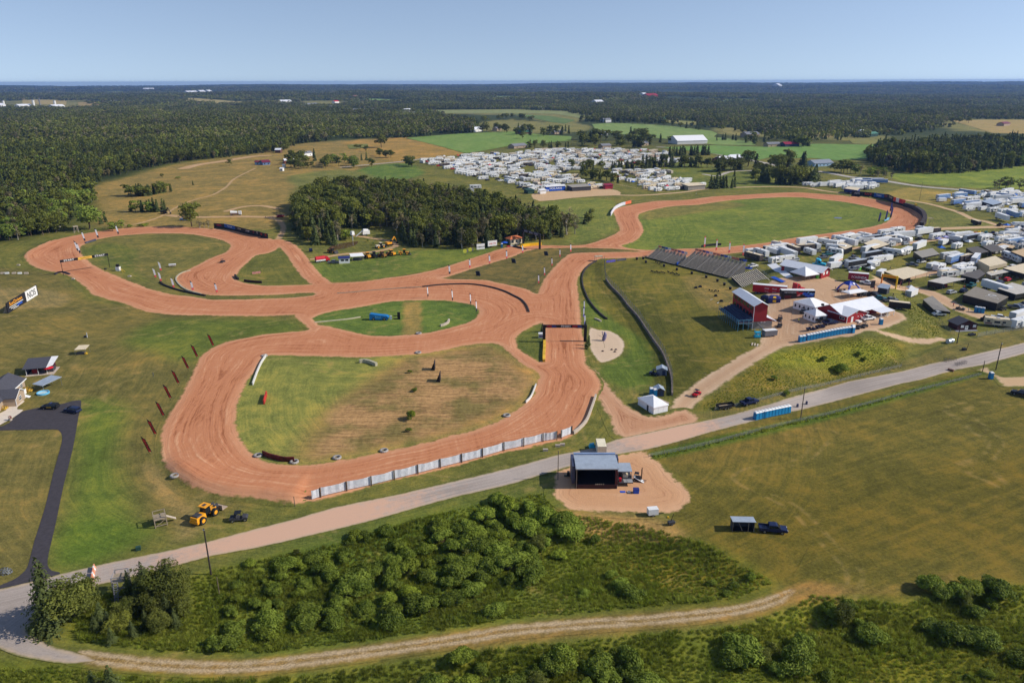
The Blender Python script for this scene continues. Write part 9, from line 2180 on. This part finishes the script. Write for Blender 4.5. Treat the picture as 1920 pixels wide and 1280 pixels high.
 # ------------ distant buildings
def hall(label,pA,pB,dep,h,wall,roof,name='farm_building',cat='building',wins=0,group=None):
 t,L=frame(name,label,cat,pA,pB,group)
 B().prism([(0,-.5),(dep,-.5),(dep,h),(dep/2,h+dep*.22),(0,h)],'x',0,L,wall).put('wall',t)
 B().gable(0,L,0,dep,h,h+dep*.22,roof,'x',.5,.2).put('roof',t)
 for i in range(wins):B().box(L*(i+.5)/wins-.6,L*(i+.5)/wins+.6,-.06,0,.9,2.1,GLASS).put('window',t)
 return t
BW=M('barn_white',(222,220,216),.7);BR=M('brown_roof',(130,92,74),.8);GRF=M('green_roof',(70,120,100),.7);GYR=M('grey_roof',(120,122,128),.8)
for lab,a,b_,d,h,w_,r,n in(('long white greenhouse block behind the camping field',(1270,271),(1326,269.5),30,5,BW,TENT,0),('pale blue shed with shallow roof beside the country road',(1527,313),(1562,311),14,3.5,M('pale_blue_wall',(150,180,205),.7),M('bluegrey_roof',(130,138,150),.7),5),('small blue cabin with red roof at the practice track',(478,309),(488,309),6,3,M('pale_blue_wall',(150,180,205),.7),MAROON,1),('larger blue cabin with red roof at the practice track',(493,310),(507,309),9,3.2,M('mid_blue_wall',(96,122,160),.7),MAROON,2),('old house with white roof at the edge of the big wood',(516,287),(526,287),8,4,M('brown_wall',(100,70,60),.8),METALR,1),('red brick farmhouse hidden in trees',(534,307),(552,306),7,3.6,M('brick',(150,90,78),.85),METALR,3),('white shed below the old farm',(525,321),(530,321),4,2.6,WHITE,WHITE,1),('white cube shed above the other white shed',(530,315),(534,315),3,3,WHITE,WHITE,0),('white house with grey roof behind the old farm trees',(570,294),(586,292),8,4,WHITE,GYR,2),('white farmhouse with grey roof beyond the upper meadow',(1133,230),(1146,229.5),14,6,WHITE,GYR,3),('green roofed barn before the far wood',(1235,228),(1249,228),16,5,M('brown_wall',(100,70,60),.8),GRF,0),('long low green roofed stable right of the light green field',(974,252),(998,251),14,4,M('brown_wall',(100,70,60),.8),GRF,0),('white bungalow by the farmsteads',(976,244),(993,243),12,4,WHITE,GYR,2),('white house among the far trees above the camping field',(1126,255),(1140,254),12,5,WHITE,METALR,2),('grey roofed house in the grove above the camping field',(1200,274),(1216,273),10,4,TAN,GYR,2),('tan house half hidden in the grove above the camping field',(1130,279),(1146,278),10,4,TAN,GYR,2),('brown house left of the camping field top',(964,279),(988,277),12,3.5,TAN,GYR,2),('dark barn beside the tan house',(1040,252),(1058,251),10,4,TAN,GYR,1),('red roofed long shed beyond the upper right field',(1472,276),(1498,275),12,4,DENIM,CRIM,2),('grey house left of the red roofed shed',(1440,276),(1464,275),10,4,TAN,GYR,2),('white house by the far right farm',(1618,256),(1626,255),14,7,WHITE,METALR,2),('green roofed house right of the white farm house',(1632,257),(1646,256),12,5,DGREEN,GRF,1),('grey roofed house on the tan field at the far right',(1882,237),(1894,236),14,5,TAN,MAROON,1),('grey house in the trees right of the greenhouse',(1400,258),(1424,257),16,5,TAN,GYR,2),('white barn at the edge of the light green field',(889,248),(905,246),14,5,BW,METALR,1),('green roofed barn behind the white barn',(888,241),(898,240),14,5,BW,GRF,0),('brown barn right of the white barn',(932,246),(940,245),10,5,TAN,GYR,1),('red roofed club house beside the cemetery',(1352,306),(1376,304),14,3.5,MAROON,METALR,2),('white hall right of the red roofed club house',(1374,303),(1392,302),14,4,WHITE,METALR,1),('white dairy shed, long, at the far left farm',(36,202),(60,201),26,8,BW,METALR,0),('white dairy shed at the far left edge',(0,203),(12,202),30,12,BW,METALR,0),('white dairy shed right of the silos',(100,203),(122,202),24,8,BW,METALR,0),('grey shed far left among trees',(208,194),(234,193),30,7,TAN,GYR,0),('pale shed right of the grey shed',(240,196),(259,195.5),24,6,BW,GYR,0),('tan house right of the pale sheds',(262,193),(270,192.5),14,7,TAN,BR,0),('tan house near the small wood',(284,193),(292,192.5),14,7,TAN,BR,0),('low white shed near the small wood',(316,195),(327,194.5),14,6,BW,METALR,0),('large white hall on the pale field',(528,194),(548,193),30,8,BW,METALR,0),('white village house with tall gable',(577,201),(585,200),18,10,WHITE,GYR,0),('white village house beside the tall gable',(588,199),(596,198),16,8,WHITE,GYR,0),('red roofed village house',(628,194),(636,193.5),18,8,WHITE,RED2,0),('long grey village hall',(655,212),(688,211),26,6,TAN,GYR,0),('small white village chapel',(618,206),(621,206),10,12,WHITE,GYR,0),('first long white barn below the village',(756,215),(772,214.5),18,5,BW,METALR,0),('second long white barn below the village',(772,216),(781,215.5),14,5,BW,METALR,0),('third long white barn below the village',(784,216),(801,215.5),12,4,BW,METALR,0),('white house left of the long barns',(760,210),(772,209.5),16,6,BW,METALR,0),('tan house in the village right side',(702,211),(706,210.5),14,8,CREAM,GYR,0),('pair of white huts beyond the hedged meadow',(1008,205.5),(1021,205),16,6,BW,METALR,0),('white hall in the dark far wood',(1118,196),(1132,195.5),30,10,BW,METALR,0),('pale far plant in the dark wood',(1207,182.5),(1214,182.2),30,14,BW,METALR,0),('red far shed beside the pale far plant',(1214,183.2),(1234,182.8),40,10,RED,RED,0),('white far factory left, long',(352,176),(372,175.5),60,12,BW,METALR,0),('white far factory, second',(376,175),(386,174.6),50,16,BW,METALR,0),('white far factory, third',(391,174),(398,173.6),50,14,BW,METALR,0),('pale far quarry building',(268,170.5),(286,170),70,14,BW,METALR,0),('white far hall on the right horizon',(1460,164.5),(1466,164.3),80,22,BW,METALR,0),('tan far farm right of the village',(665,185),(672,184.7),30,9,TAN,BR,0),):hall(lab,a,b_,d,h,w_,r,'farm_building','building',n)
for x,h in((8,26),(64,28),(104,26),(76,34)):
 p=at(x,201);t=thing('silo',{8:'white silo at the far left edge',64:'white silo between the long dairy sheds',104:'white silo left of the right dairy shed',76:'thin tall grey silo of the far left farm'}[x],'silo',(p.x,p.y,p.z));r0=5 if x!=76 else 2.5
 B().cyl((0,0,-1),(0,0,h),r0,BW if x!=76 else GYR,seg=14).put('barrel',t);B().cyl((0,0,h),(0,0,h+3),r0,GYR,.5,14).put('dome',t)
